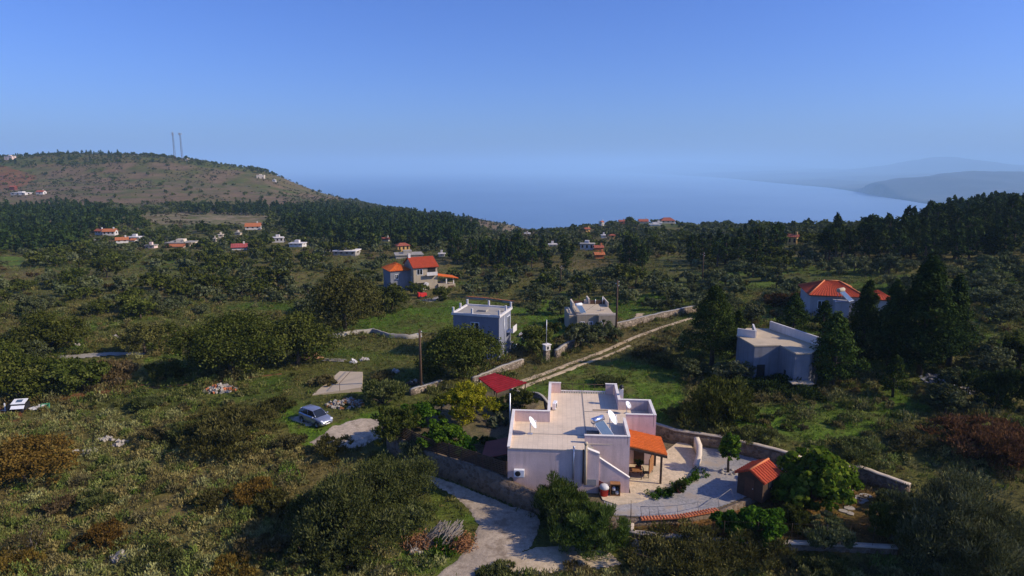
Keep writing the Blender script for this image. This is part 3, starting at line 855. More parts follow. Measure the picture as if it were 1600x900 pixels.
    sp_ = fin(b, 'stair_parapet', M['plaster'])
    b = MB(); b.prism_y([(6.40, 3.475), (7.36, 3.123), (7.36, 3.17), (6.40, 3.53)], -.03, .33); b.prism_y([(7.36, 2.705), (9.80, 1.09), (9.80, 1.15), (7.36, 2.765)], .05, .33)
    fin(b, 'coping', M['cap'], sp_)
    b = MB(); b.prism_y([(7.36, PZ), (8.7, PZ), (8.7, .12), (7.36, .85)], .05, .078); fin(b, 'storage_hatch', M['darkred'])
    b = MB(); b.box(6.35, 7.15, -.03, -.002, .42, .95); fin(b, 'access_panel', M['steel'])
    # flues and pipes
    b = MB(); b.tube([(6.25, -.13, .55), (6.25, -.13, 3.95)], .11, 10); b.tube([(6.25, -.13, 3.95), (6.25, -.13, 4.15)], .15, 10); fin(b, 'flue', M['slabtan'])
    b = MB(); b.tube([(6.07, -.09, .6), (6.07, -.09, 3.5)], .06, 8); fin(b, 'downpipe', M['wood'])
    b = MB(); b.tube([(5.3, -.08, .9), (5.3, -.08, 3.62)], .06, 8); b.tube([(5.3, -.08, 3.62), (5.3, -.08, 3.74)], .09, 8); fin(b, 'downpipe', M['steel'])
    b = MB(); b.box(9.756, 10.12, 10.0, 10.4, -1.2, 5.0); ch = fin(b, 'chimney', M['white'])
    b = MB(); b.tube([(9.94, 10.2, 5.0), (9.94, 10.2, 5.18)], .1, 8); b.lathe([(.26, 0), (.2, .12), (.05, .26)], 12, (9.94, 10.2, 5.16)); fin(b, 'chimney_cowl', M['black'], ch)
    # openings
    def opening(name, fx, y0, y1, z0, z1, side):
        b = MB(); e = .06 * side
        b.box(min(fx, fx + e), max(fx, fx + e), y0 - .07, y1 + .07, z0 - .07, z1 + .07); o = fin(b, name, M['white'])
        b = MB(); b.box(min(fx + e, fx + e * 1.4), max(fx + e, fx + e * 1.4), y0, y1, z0, z1); fin(b, 'pane', M['glass'], o)
    opening('door', 9.853, 2.1, 3.0, PZ + .05, 1.95, 1)
    opening('window', 9.853, 3.7, 4.8, .8, 1.9, 1)
    opening('window', -.003, 1.6, 2.7, .8, 2.0, -1); opening('window', -.003, 3.6, 4.7, .8, 2.0, -1)
    opening('window', 12.503, 6.6, 7.8, .8, 2.0, 1)
    b = MB(); b.box(10.7, 11.6, 5.25, 5.296, PZ + .05, 1.9); fin(b, 'door', M['shutter'])
    # porch
    b = MB(); tiles(b, (9.88, 1.72, 3.10), (9.88, 5.28, 3.10), (12.95, 5.28, 2.42), (12.95, 1.72, 2.42), pitch=.32, course=.48, amp=.10); pr = fin(b, 'porch_roof', M['tile'])
    b = MB(); b.box(12.45, 12.6, 1.75, 5.28, 2.22, 2.36); b.add([(9.87, 1.62, 2.85), (12.95, 1.62, 2.17), (12.95, 1.70, 2.17), (9.87, 1.70, 2.85), (9.87, 1.62, 3.05), (12.95, 1.62, 2.37), (12.95, 1.70, 2.37), (9.87, 1.70, 3.05)],
        [(0, 3, 2, 1), (4, 5, 6, 7), (0, 1, 5, 4), (1, 2, 6, 5), (2, 3, 7, 6), (3, 0, 4, 7)]); fin(b, 'porch_beam', M['wood'])
    for y in (1.84, 5.1):
        b = MB(); b.box(12.44, 12.6, y - .08, y + .08, PZ, 2.215); fin(b, 'porch_post', M['wood'])
    # lean-to sheets against the left wall and the rear corner
    b = MB(); b.add([(-2.3, 1.2, 1.75), (-.01, 1.2, 2.3), (-.01, 4.6, 2.3), (-2.3, 4.6, 1.75), (-2.3, 1.2, 1.80), (-.01, 1.2, 2.35), (-.01, 4.6, 2.35), (-2.3, 4.6, 1.80)],
        [(0, 3, 2, 1), (4, 5, 6, 7), (0, 1, 5, 4), (1, 2, 6, 5), (2, 3, 7, 6), (3, 0, 4, 7)])
    for y in (1.3, 4.5): b.box(-2.25, -2.15, y - .05, y + .05, .6, 1.75)
    fin(b, 'lean_to', M['darkred'])
    b = MB(); b.add([(-.1, 8.2, 2.1), (3.08, 8.2, 2.55), (3.08, 10.4, 2.75), (-.1, 10.4, 2.3), (-.1, 8.2, 2.15), (3.08, 8.2, 2.6), (3.08, 10.4, 2.8), (-.1, 10.4, 2.35)],
        [(0, 3, 2, 1), (4, 5, 6, 7), (0, 1, 5, 4), (1, 2, 6, 5), (2, 3, 7, 6), (3, 0, 4, 7)])
    for y in (8.3, 10.3): b.box(-.05, .05, y - .05, y + .05, 0, 2.15)
    fin(b, 'lean_to', M['redsheet'])
house()

# terrace in front of the porch
tp = [(hw(7.4, -.02)), (hw(7.6, -1.15)), onz(964, 790, PZ), onz(996, 786, PZ), onz(1028, 775, PZ), onz(1056, 759, PZ), onz(1072, 745, PZ), onz(1086, 728, PZ), onz(1088, 712, PZ), onz(1080, 697, PZ), onz(1062, 690, PZ), hw(13.5, 7.5), hw(12.55, 7.5), hw(12.55, 5.25), hw(9.9, 5.25), hw(9.9, .06), hw(7.4, .06)]
b = MB(); b.prism([(p.x, p.y) for p in tp], PZ - .3, PZ + .09)
tag(b.build('terrace', M['paving']), kind='structure')
# ---------------------------------------------------------------- things on and around the pink house
def lbox(root_loc, rz, name, label, cat, group=None):
    return empty(name, root_loc, rz, label, cat, group)

def satellite_dish(loc, r, yaw, label, h=1.0, tilt=35, base=True):
    root = empty('satellite_dish', loc, yaw, label, 'satellite dish', 'satellite dishes on the roof terrace')
    T = Matrix.Translation((0, -.08, h)) @ Matrix.Rotation(math.radians(90 - tilt), 4, 'X')
    prof = [(r * i / 6, .32 * r * (i / 6) ** 2) for i in range(7)]; n = 28
    b = MB(); vs = []; fs = []
    for rr, z in prof:
        for k in range(n):
            a = 2 * math.pi * k / n; vs.append(T @ Vector((rr * math.cos(a), rr * math.sin(a) * 1.08, z)))
    for i in range(6):
        for k in range(n): fs.append((i * n + k, i * n + (k + 1) % n, (i + 1) * n + (k + 1) % n, (i + 1) * n + k))
    b.add(vs, fs, 0, True)
    o = b.build('reflector', M['whitep'], root); md = o.modifiers.new('thick', 'SOLIDIFY'); md.thickness = .02
    b = MB(); f = T @ Vector((0, 0, r * .95)); e = T @ Vector((0, -r * 1.05, .32 * r))
    b.tube([e, f], .018, 6); b.build('feed_arm', M['steel'], root)
    b = MB(); q = T.to_3x3() @ Vector((0, 0, -.12)); b.tube([f, f + q], [.035, .045], 8); b.build('receiver', M['whitep'], root)
    b = MB(); b.tube([(0, 0, 0), (0, 0, h - .02)], .035, 8); b.tube([(0, 0, h - .05), T @ Vector((0, 0, .0))], .03, 6); b.box(-.2, .2, -.2, .2, 0, .025); b.build('mast', M['steel'], root)
RZ = 3.425
satellite_dish(hw(1.69, 2.84, RZ), .52, math.radians(78), 'white satellite dish alone on the front left corner of the roof terrace', .95)
satellite_dish(hw(8.4, 4.0, RZ), .62, math.radians(66), 'large white satellite dish beside the solar water heater on the roof', 1.15)
satellite_dish(hw(10.25, 8.1, RZ), .34, math.radians(50), 'small satellite dish in the back right corner bay of the roof', .8)

def solar_heater(loc, yaw, label, s=1.0, tank='chrome'):
    """collector faces local -Y and leans back"""
    root = empty('solar_water_heater', loc, yaw, label, 'solar water heater', 'solar water heaters on roofs')
    V = lambda x, y, z: (x * s, y * s, z * s)
    b = MB(); b.lathe([(.05, -.66), (.22, -.65), (.27, -.6), (.27, .6), (.22, .65), (.05, .66)], 20, V(0, .25, 1.32), Matrix.Scale(s, 4) @ Matrix.Rotation(math.pi / 2, 4, 'Y')); b.build('tank', M[tank], root)
    b = MB(); b.obox(Vector(V(0, -.52, .62)), (1.15 * s, 1.75 * s, .09 * s), rx=math.radians(38)); c = b.build('collector', M['steel'], root)
    n = Vector((0, -math.sin(math.radians(38)), math.cos(math.radians(38)))) * (.05 * s)
    b = MB(); b.obox(Vector(V(0, -.52, .62)) + n, (1.05 * s, 1.65 * s, .02 * s), rx=math.radians(38)); b.build('glazing', M['collector'], c)
    for x in (-.5, .5):
        b = MB(); b.tube([V(x, .38, 0), V(x, .25, 1.1)], .025 * s, 6); b.tube([V(x, -1.2, 0), V(x, -1.2, .12)], .025 * s, 6); b.tube([V(x, .38, .02), V(x, -1.2, .02)], .02 * s, 6); b.build('leg', M['steel'], root)
    return root
solar_heater(hw(7.5, 3.0, RZ), math.radians(40), 'shiny solar water heater with steel tank on the pink house roof')

def ac_unit(loc, yaw, label):
    root = empty('air_conditioner', loc, yaw, label, 'air conditioner', 'outdoor air conditioner units')
    b = MB(); b.box(-.42, .42, -.16, .16, .08, .68); o = b.build('casing', M['whitep'], root, bevel=.02)
    b = MB(); b.lathe([(.23, 0), (.23, .02), (.2, .03), (.04, .03)], 20, (-.1, -.162, .38), Matrix.Rotation(math.pi / 2, 4, 'X')); b.build('fan_grille', M['black'], root)
    b = MB(); b.box(-.38, .38, -.13, .13, .02, .079); b.build('bracket', M['steel'], root)
ac_unit(hw(3.7, 8.7, RZ), math.radians(80) - HA, 'air conditioner unit standing on the roof by the left parapet')
ac_unit(hw(.95, -.2, 1.0), -HA, 'air conditioner unit hung on the shaded front wall')

root = empty('storage_box', hw(6.92, 2.45, RZ), -HA, 'black plastic box on the roof beside the solar collector', 'box')
b = MB(); b.box(-.5, .5, -.28, .28, .02, .42); b.build('body', M['black'], root, bevel=.02)
b = MB(); b.box(-.53, .53, -.31, .31, .423, .5); b.build('lid', M['black'], root, bevel=.02)
b = MB(); b.tube([hw(7.2, 8.6, RZ + .03), hw(8.6, 8.65, RZ + .03)], .04, 6); tag(b.build('pipe', M['wood']), 'thin dark pipe lying on the roof terrace behind the drain joint', 'pipe')
b = MB(); p = onz(801, 641, LZ); q = hw(-.25, 5.75, LZ); b.tube([q, q + Vector((0, 0, 5.0))], .06, 8); tag(b.build('mast_pole', M['steel']), 'thin grey mast at the left corner of the pink house', 'pole')

# porch furniture
root = empty('table', hw(10.55, 2.75, PZ + .09), -HA, 'small wooden table under the orange tiled porch', 'table')
b = MB(); b.box(-.55, .55, -.4, .4, .70, .75); b.build('tabletop', M['woodlt'], root)
for x in (-.48, .48):
    for y in (-.33, .33):
        b = MB(); b.box(x - .03, x + .03, y - .03, y + .03, 0, .698); b.build('leg', M['wood'], root)
root = empty('chair', hw(11.45, 2.85, PZ + .09), -HA + math.radians(95), 'dark chair beside the table under the porch', 'chair')
b = MB(); b.box(-.23, .23, -.23, .23, .42, .46); b.build('seat', M['black'], root)
b = MB(); b.obox(Vector((0, .24, .70)), (.46, .04, .46), rx=math.radians(-8)); b.build('backrest', M['black'], root)
for x in (-.2, .2):
    for y in (-.2, .2):
        b = MB(); b.tube([(x, y, 0), (x, y, .418)], .018, 6); b.build('leg', M['black'], root)
def pot(loc, r, h, mat, name, label, cat):
    root = empty(name, loc, 0, label, cat)
    b = MB(); b.lathe([(r * .7, 0), (r * .95, h * .85), (r * 1.06, h * .86), (r * 1.06, h), (r * .9, h), (r * .88, h * .9)], 16); b.build('pot', mat, root)
    return root
POTTED = pot(hw(10.95, 3.85, PZ + .09), .26, .5, M['redp'], 'potted_plant', 'green plant in a bright red pot under the porch', 'potted plant')
root = empty('wooden_screen', hw(11.95, 3.3, PZ + .09), math.radians(66) - HA, 'orange brown wooden screen standing beside the porch post', 'screen')
b = MB()
for i in range(6): b.box(-.6 + i * .2, -.41 + i * .2, -.025, .025, .35, 1.95 - .04 * (i - 2.5) ** 2)
b.build('board_panel', M['woodlt'], root)
for x in (-.55, .55):
    b = MB(); b.box(x - .04, x + .04, .03, .07, 0, 1.6); b.build('leg', M['wood'], root)

root = empty('bin', hw(7.75, -.42, PZ + .09), 0, 'red round tub covered with a white sheet at the foot of the stair', 'tub')
b = MB(); b.lathe([(.30, 0), (.36, .62), (.38, .62), (.38, .68)], 18); b.build('tub', M['redp'], root)
b = MB(); b.lathe([(.39, .60), (.40, .70), (.34, .84), (.2, .92), (.02, .94)], 18); b.build('cover', M['cloth'], root)
root = empty('cabinet', hw(8.62, -.28, PZ + .09), -HA, 'small open brown cabinet stuffed with bags by the stair wall', 'cabinet')
b = MB(); b.box(-.4, .4, -.25, .25, .95, 1.02); b.box(-.4, -.35, -.25, .25, 0, .947); b.box(.35, .4, -.25, .25, 0, .947); b.box(-.347, .347, .2, .25, 0, .947); b.box(-.347, .347, -.25, .198, .03, .07); b.build('carcass', M['woodlt'], root)
for i, (x, z, m) in enumerate([(-.17, .22, 'black'), (.16, .24, 'cloth'), (-.1, .55, 'cloth'), (.16, .58, 'black')]):
    b = MB(); b.lathe([(.05, -.18), (.16, -.12), (.18, .02), (.1, .15), (.03, .19)], 10, (x, -.06, z)); tag(b.build('bag', M[m]), ['black bag low on the left in the open brown cabinet', 'white bag low on the right in the open brown cabinet', 'white bag high on the left in the open brown cabinet', 'black bag high on the right in the open brown cabinet'][i], 'bag', 'bags in the open cabinet').matrix_world = Matrix.Translation(hw(8.62, -.28, PZ + .09)) @ Matrix.Rotation(-HA, 4, 'Z')

# curved masonry bench wall beyond the terrace
cb = [onz(1087, 702, PZ), onz(1092, 712, PZ), onz(1092, 722, PZ), onz(1087, 733, PZ)]
wall_line('bench_wall', cb, 0, .42, M['cream'], 'short curved cream masonry wall at the edge of the patio', M['cream'], topz=[PZ + 1.15, PZ + .95, PZ + .6, PZ + .3], jit=0, step=.3, base=0)
# white edging stones and pots near the lawn strip
for i, (x, y, s) in enumerate([(1022, 781, .16), (1031, 779, .14), (1043, 775, .15), (1056, 768, .17), (1064, 764, .14), (1075, 757, .16), (1088, 748, .15), (1100, 741, .14)]):
    p = onz(x, y, PZ); b = MB(); r_ = random.Random(i)
    b.lathe([(s * .7, 0), (s, s * .3), (s * .7, s * .8), (s * .1, s)], 7, p); o = b.build('edging_stone', M['stonewhite'])
    o.data.transform(Matrix.Translation(-p)); o.location = p; o.rotation_euler = (0, 0, i); o.scale = (1.2, .9, .9)
    tag(o, 'pale edging stone along the green planting strip beside the gravel yard', 'stone', 'edging stones of the planting strip')
for i in range(9):
    a = i * .7; p = onz(1137, 738, PZ) + Vector((math.cos(a) * .6, math.sin(a) * .5, 0)); b = MB(); s = .13 + .04 * (i % 3)
    b.lathe([(s * .8, -.02), (s, s * .3), (s * .7, s * .8), (s * .1, s)], 7); o = b.build('ring_stone', M['stonewhite']); o.location = p; o.rotation_euler = (0, 0, a)
    tag(o, 'pale stone in the ring around the sapling in the gravel yard', 'stone', 'stones around the sapling')
BONSAI = pot(onz(1062, 768, PZ + .1), .3, .4, M['darkred'], 'potted_shrub', 'round dark shrub in a low brown pot at the terrace edge', 'potted shrub')
b = MB(); p = onz(1000, 780, PZ + .09); b.box(-.35, .35, -.012, .012, .0, .03); b.tube([(.3, 0, .03), (.3, 0, .55)], .012, 6); o = b.build('boot_rail', M['steel']); o.location = p; tag(o, 'thin metal stand on the tan paving at the bottom of the terrace', 'stand')

# metal railing on the curved coping
M['rail'] = solid('dull_grey_rail', (.20, .20, .21), .5, .2, 3, metal=.3)
def railing():
    pts = [onz(1003, 811, PZ), onz(1016, 811.5, PZ), onz(1030, 811, PZ), onz(1060, 809, PZ), onz(1092, 804, PZ), onz(1124, 797, PZ)]
    root = empty('railing', pts[2], 0, 'curved metal railing above the orange tile coping of the gravel yard', 'railing')
    c = pts[2]; up = Vector((-.12, .12, 0))
    for z, r, nm in ((.12, .016, 'lower_rail'), (.95, .024, 'top_rail')):
        b = MB(); b.tube([p - c + up * z + Vector((0, 0, z)) for p in pts], r, 6); b.build(nm, M['rail'], root)
    for p in pts:
        b = MB(); b.tube([p - c, p - c + up * .95 + Vector((0, 0, .95))], .022, 6); b.build('post', M['rail'], root)
    p = pts[-1]; q = onz(1150, 786, PZ)
    b = MB(); b.tube([p - c + up + Vector((0, 0, .93)), q - c + Vector((-.3, .5, .93))], .028, 6); b.tube([q - c + Vector((-.3, .5, .93)), q - c], .028, 6); b.build('brace', M['rail'], root)
railing()

# shed
def shed():
    fl = onz(1151, 770, PZ); r1 = onz(1177.6, 721.4, PZ + 2.35); r2 = onz(1209.5, 703.5, PZ + 2.35)
    rd = (r2 - r1); L = max(2.4, min(rd.length, 3.2)); yaw = math.atan2(rd.y, rd.x) - math.pi / 2
    root = empty('shed', fl, yaw, 'dark brown wooden garden shed with red tile gable roof', 'shed')
    W = 2.15; H_ = 1.8; R_ = 2.35; L = min(L, 2.5)
    b = MB(); b.prism_y([(0, 0), (W, 0), (W, H_), (W / 2, R_), (0, H_)], 0, L); b.build('wall', M['wood'], root)
    b = MB(); tiles(b, (W / 2, -.2, R_ + .12), (W / 2, L + .2, R_ + .12), (W + .25, L + .2, H_ - .05), (W + .25, -.2, H_ - .05), pitch=.30, amp=.08)
    tiles(b, (W / 2, L + .2, R_ + .12), (W / 2, -.2, R_ + .12), (-.25, -.2, H_ - .05), (-.25, L + .2, H_ - .05), pitch=.30, amp=.08)
    rf = b.build('roof', M['tilered'], root)
    b = MB(); b.tube([(W / 2, -.22, R_ + .14), (W / 2, L + .22, R_ + .14)], .09, 8); b.build('ridge_tile', M['tilecap'], rf)
    b = MB(); b.box(.65, 1.45, -.04, -.004, .05, 1.65); d = b.build('door', M['shutter'], root)
    b = MB(); b.box(1.32, 1.38, -.07, -.042, .85, .95); b.build('handle', M['steel'], d)
    b = MB(); b.box(W + .004, W + .05, .8, 1.5, .9, 1.5); b.build('window', M['glass'], root)
shed()
root = empty('bunker', onz(1160, 772, PZ), math.radians(-14), 'low dark box with a wide tan lid in front of the wooden shed', 'storage box')
b = MB(); b.box(.05, 2.0, .05, 1.15, 0, .75); b.build('body', M['wood'], root)
b = MB(); b.box(-.05, 2.15, -.05, 1.3, .752, .82); b.build('lid', M['slabtan'], root)

# slatted fence on the retaining wall
def slat_fence():
    a, m_, c_ = lw[0], lw[1], lw[2]
    pts = [lw[8].lerp(a, .35), a, m_, m_.lerp(c_, .9)]
    line = []
    for p, q in zip(pts[:-1], pts[1:]):
        n = max(1, round((q - p).length / 1.6)); line += [p.lerp(q, i / n) for i in range(n)]
    line.append(pts[-1])
    org = line[len(line) // 2].copy(); org.z = 1.0
    root = empty('slatted_fence', org, 0, 'dark wooden fence of horizontal slats on top of the stone retaining wall', 'fence')
    for i, p in enumerate(line):
        b = MB(); q = Vector((p.x, p.y, 1.0)) - org; b.box(q.x - .05, q.x + .05, q.y - .05, q.y + .05, 0, 1.28); b.build('post', M['wood'], root)
        if i + 1 < len(line):
            r_ = line[i + 1]; d = r_ - p; ang = math.atan2(d.y, d.x); mid = (p + r_) / 2; mid.z = 1.0
            b = MB()
            for k in range(7): b.obox(mid - org + Vector((0, 0, .16 + k * .165)), (d.length - .12, .03, .125), rz=ang)
            b.build('slat_panel', M['wood'], root)
slat_fence()
b = MB(); b.box(-.5, .5, -.03, .03, 0, 1.5); 
for z in (.3, 1.1): b.box(-.5, .5, -.05, -.031, z, z + .08)
o = b.build('gate', M['shutter']); o.location = gp(606, 686); o.rotation_euler = (0, 0, .4); tag(o, 'dark gate at the end of the parking strip by the fence', 'gate')

# carport with the bright red roof
def carport():
    z = LZ + 1.9
    A, B, C, D = onz(747, 591, z), onz(772, 583, z + .25), onz(824, 598, z + .1), onz(776, 614, z - .15)
    c = (A + B + C + D) / 4; c.z = LZ
    root = empty('carport', c, 0, 'open shelter with bright red corrugated metal roof beyond the yellow tree', 'shelter')
    b = MB(); tiles(b, B - c, C - c, D - c, A - c, pitch=.45, course=9, thick=.04, amp=.09); b.build('roof', M['redsheet'], root)
    for p in (A, B, C, D):
        q = p - c; q = q * .93 + Vector((0, 0, q.z * .07)); b = MB(); b.tube([(q.x, q.y, -.3), (q.x, q.y, q.z - .06)], .06, 6); b.build('post', M['wood'], root)
carport()

# stepping stones, hose, garden bits
for i, (x, y, s, q) in enumerate([(1352, 775, .42, 1.2), (1346, 781, .40, 1.6), (1341, 784, .36, 1.3), (1327, 794, .40, 1.1), (1318, 799, .30, 1.2), (1329, 803, .28, 1.0), (1344, 777, .3, 1.4)]):
    p = gp(x, y); b = MB(); r_ = random.Random(i); n = 9
    b.prism([(s * q * math.cos(2 * math.pi * k / n) * r_.uniform(.8, 1.1), s * math.sin(2 * math.pi * k / n) * r_.uniform(.75, 1.1)) for k in range(n)], -.03, .06)
    o = b.build('stepping_stone', M['stonewhite']); o.location = p; tag(o, 'pale flat stepping stone in the brown garden soil', 'stepping stone', 'stepping stones in the garden')
b = MB(); b.tube([gp(x, y, .04) for x, y in [(1318, 774), (1326, 771), (1332, 766), (1336, 762)]], .03, 6); tag(b.build('hose', M['steel']), 'pale garden hose lying curved on the brown soil under the big leafed tree', 'hose')
def mesh_fence():
    P = [gw[10], gw[9], gw[8], gw[7], gw[6]]; n = 14; L = [(P[k].lerp(P[k + 1], t)) for k in range(4) for t in (0, .33, .66)] + [P[-1]]
    c = L[6].copy(); c.z = GZ + .3
    root = empty('wire_fence', c, 0, 'thin post and wire fence standing on the low garden wall', 'fence')
    for p in L:
        q = p - c; b = MB(); b.tube([(q.x, q.y, -.05), (q.x, q.y, 1.5)], .016, 6); b.build('post', M['wood'], root)
    b = MB()
    for z in (.4, .9, 1.45): b.tube([Vector((p.x - c.x, p.y - c.y, z)) for p in L], .004, 4)
    b.build('wire', M['wood'], root)
mesh_fence()

# ---------------------------------------------------------------- silver car
def car():
    w1 = gp(472, 651); fr = gp(499, 663)
    d = (fr - w1); yaw = math.atan2(d.y, d.x); c = gp(494, 660)
    root = empty('parked_car', c, yaw, 'silver hatchback car parked on the grass beside the pale strip', 'car')
    # length along +X (front), stations: x, half width, bottom, belt/hood height
    st = [(-2.0, .60, .42, .95), (-1.97, .74, .32, 1.0), (-1.8, .83, .24, 1.04), (-1.25, .86, .20, 1.03), (-.4, .865, .19, 1.0), (.5, .865, .19, .97), (1.05, .85, .20, .93), (1.6, .81, .22, .84), (1.88, .72, .28, .70), (2.0, .55, .36, .56)]
    b = MB(); vs = []; fs = []; n = 10
    for x, hw_, z0, z1 in st:
        sec = [(-hw_ * .9, z0), (-hw_, z0 + .12), (-hw_ * 1.0, (z0 + z1) / 2), (-hw_ * .97, z1 - .10), (-hw_ * .86, z1), (hw_ * .86, z1), (hw_ * .97, z1 - .10), (hw_ * 1.0, (z0 + z1) / 2), (hw_, z0 + .12), (hw_ * .9, z0)]
        vs += [(x, y, z) for y, z in sec]
    for i in range(len(st) - 1):
        for k in range(n):
            k2 = (k + 1) % n; fs.append((i * n + k, (i + 1) * n + k, (i + 1) * n + k2, i * n + k2))
    fs.append(tuple(range(n))); fs.append(tuple((len(st) - 1) * n + k for k in range(n - 1, -1, -1)))
    b.add(vs, fs, 0, True)
    body = b.build('body', M['car'], root)
    md = body.modifiers.new('bevel', 'BEVEL'); md.width = .02; md.limit_method = 'ANGLE'
    # greenhouse: roof shell and glazing
    base = [(-1.86, .72), (-1.3, .76), (.35, .76), (1.02, .70)]; 
    zb = [1.03, 1.03, .985, .93]; roof = [(-1.62, .56, 1.44), (-1.2, .60, 1.50), (-.1, .61, 1.52), (.32, .55, 1.45)]
    b = MB(); vs = []
    for x, y, z in roof: vs += [(x, -y, z), (x, -y * .8, z + .045), (x, y * .8, z + .045), (x, y, z)]
    fs = [(i * 4 + k, (i + 1) * 4 + k, (i + 1) * 4 + k + 1, i * 4 + k + 1) for i in range(3) for k in range(3)]
    b.add(vs, fs, 0, True)
    for sg in (-1, 1):
        for (bx, by), z0, (rx, ry, rz), ww in [((-1.86, .72), 1.03, (-1.62, .56, 1.44), .09), ((-.35, .765), 1.0, (-.42, .60, 1.51), .05), ((1.02, .70), .93, (.32, .55, 1.45), .05), ((-1.2, .765), 1.02, (-1.15, .60, 1.49), .05)]:
            A = Vector((bx, sg * by, z0 - .02)); B = Vector((rx, sg * ry, rz)); b.tube([A, B], ww * .55, 6)
    b.build('roof', M['car'], root)
    def quad(name, pts, mat, par=root):
        b = MB(); v = [Vector(p) for p in pts]; nn = (v[1] - v[0]).cross(v[2] - v[0]).normalized() * .012
        m = len(v); b.add(v + [p - nn for p in v], [tuple(range(m)), tuple(range(2 * m - 1, m - 1, -1))] + [(i, m + i, m + (i + 1) % m, (i + 1) % m) for i in range(m)]); return b.build(name, mat, par)
    quad('windscreen', [(1.0, -.68, .945), (1.0, .68, .945), (.32, .53, 1.455), (.32, -.53, 1.455)], M['glass'])
    quad('rear_window', [(-1.84, .70, 1.05), (-1.84, -.70, 1.05), (-1.63, -.55, 1.44), (-1.63, .55, 1.44)], M['glass'])
    for sg in (-1, 1):
        quad('side_window', [(-.32, sg * .765, 1.0), (.98, sg * .70, .94), (.30, sg * .56, 1.45), (-.40, sg * .60, 1.505)], M['glass'])
        quad('side_window', [(-1.8, sg * .73, 1.03), (-.38, sg * .765, 1.0), (-.44, sg * .60, 1.505), (-1.58, sg * .565, 1.44)], M['glass'])
        b = MB(); b.obox(Vector((.72, sg * .93, 1.0)), (.14, .2, .13)); b.build('mirror', M['car'], root, bevel=.03)
        b = MB(); b.obox(Vector((1.80, sg * .60, .70)), (.24, .26, .13), rz=-sg * .45, ry=.35); b.build('headlight', M['headl'], root, bevel=.03)
        b = MB(); b.obox(Vector((-1.93, sg * .64, .98)), (.08, .14, .26)); b.build('taillight', M['redp'], root, bevel=.02)
    b = MB(); b.obox(Vector((1.955, 0, .52)), (.10, .62, .14), ry=.1); b.build('grille', M['black'], root)
    b = MB(); b.obox(Vector((1.99, 0, .40)), (.03, .5, .11)); b.build('number_plate', M['whitep'], root)
    for x in (-1.25, 1.24):
        for sg in (-1, 1):
            R_ = Matrix.Rotation(math.pi / 2, 4, 'X'); b = MB(); b.lathe([(.2, -.10), (.30, -.10), (.315, -.06), (.315, .06), (.30, .10), (.2, .10)], 24, (x, sg * .79, .31), R_); wh = b.build('wheel', M['rubber'], root)
            b = MB(); b.lathe([(.2, -.104), (.19, -.104), (.05, -.104 ), (.04, .104), (.19, .104), (.2, .104)], 18, (x, sg * .79, .31), R_); b.build('rim', M['steel'], wh)
            b = MB(); b.lathe([(.37, -.01), (.37, .01), (.02, .011)], 24, (x, sg * .86, .33), Matrix.Rotation(math.pi / 2, 4, 'X')); b.build('wheel_arch', M['black'], root)
car()

# ---------------------------------------------------------------- concrete slab, poles, debris
def ramp_slab():
    P = [gp(488, 618), gp(566, 612), gp(567, 588), gp(531, 584)]
    c = sum(P, Vector()) / 4
    root = empty('cistern', c, 0, 'low tan concrete cistern roof sloping up out of the grass', 'cistern')
    top = [P[0] - c + Vector((0, 0, .08)), P[1] - c + Vector((0, 0, .55)), P[2] - c + Vector((0, 0, .6)), P[3] - c + Vector((0, 0, .35))]
    b = MB(); b.prism([(p.x, p.y) for p in top], [-.8] * 4, [p.z for p in top]); b.build('slab', M['slabtan'], root)
    b = MB(); m0 = top[0].lerp(top[1], .55); m1 = top[3].lerp(top[2], .75)
    for t in (0, 1): b.tube([m0.lerp(m1, t), m0.lerp(m1, t) + Vector((0, 0, .9))], .03, 6)
    b.tube([m0 + Vector((0, 0, .9)), m1 + Vector((0, 0, .9))], .03, 6); b.build('rail', M['wood'], root)
ramp_slab()

def pole(px, py, ptop, r, label, mat='pole', name='utility_pole', ins=True, h=None, group='utility poles'):
    p = gp(px, py); k = ppm(p); hh = h or (py - ptop) / k / math.cos(math.radians(18))
    root = empty(name, p, 0, label, 'pole', group)
    b = MB(); b.tube([(0, 0, -.3), (.02, 0, hh * .5), (0, .02, hh)], [r, r * .88, r * .72], 10); b.build('shaft', M[mat], root)
    if ins:
        b = MB()
        for z, s in ((hh - .3, 1), (hh - .6, -1), (hh - .9, 1)): b.tube([(0, 0, z), (s * .22, 0, z)], .02, 5); b.lathe([(.03, 0), (.05, .04), (.05, .12), (.02, .15)], 8, (s * .22, 0, z))
        b.build('insulators', M['whitep'], root)
    return p, hh
PA = pole(658, 612, 517, .17, 'brown wooden utility pole left of the big round dark tree')
PB = pole(962, 533, 441, .17, 'dark wooden utility pole beside the stone wall of the track')
PC = pole(876, 455, 416, .15, 'far dark utility pole in front of the pines left of centre')
PD = pole(1097, 441, 396, .15, 'far dark utility pole among the scrub right of centre')
PE = pole(730, 592, 548, .05, 'thin grey steel pole in front of the big round dark tree', 'steel', 'steel_pole', False, group=None)
def wire(a, b_, sag, label, r=.014):
    pts = [a.lerp(b_, i / 12) - Vector((0, 0, sag * 4 * (i / 12) * (1 - i / 12))) for i in range(13)]
    m = MB(); m.tube(pts, r, 4); tag(m.build('power_cable', M['black']), label, 'cable')
tp_ = lambda q: q[0] + Vector((0, 0, q[1] - .25))
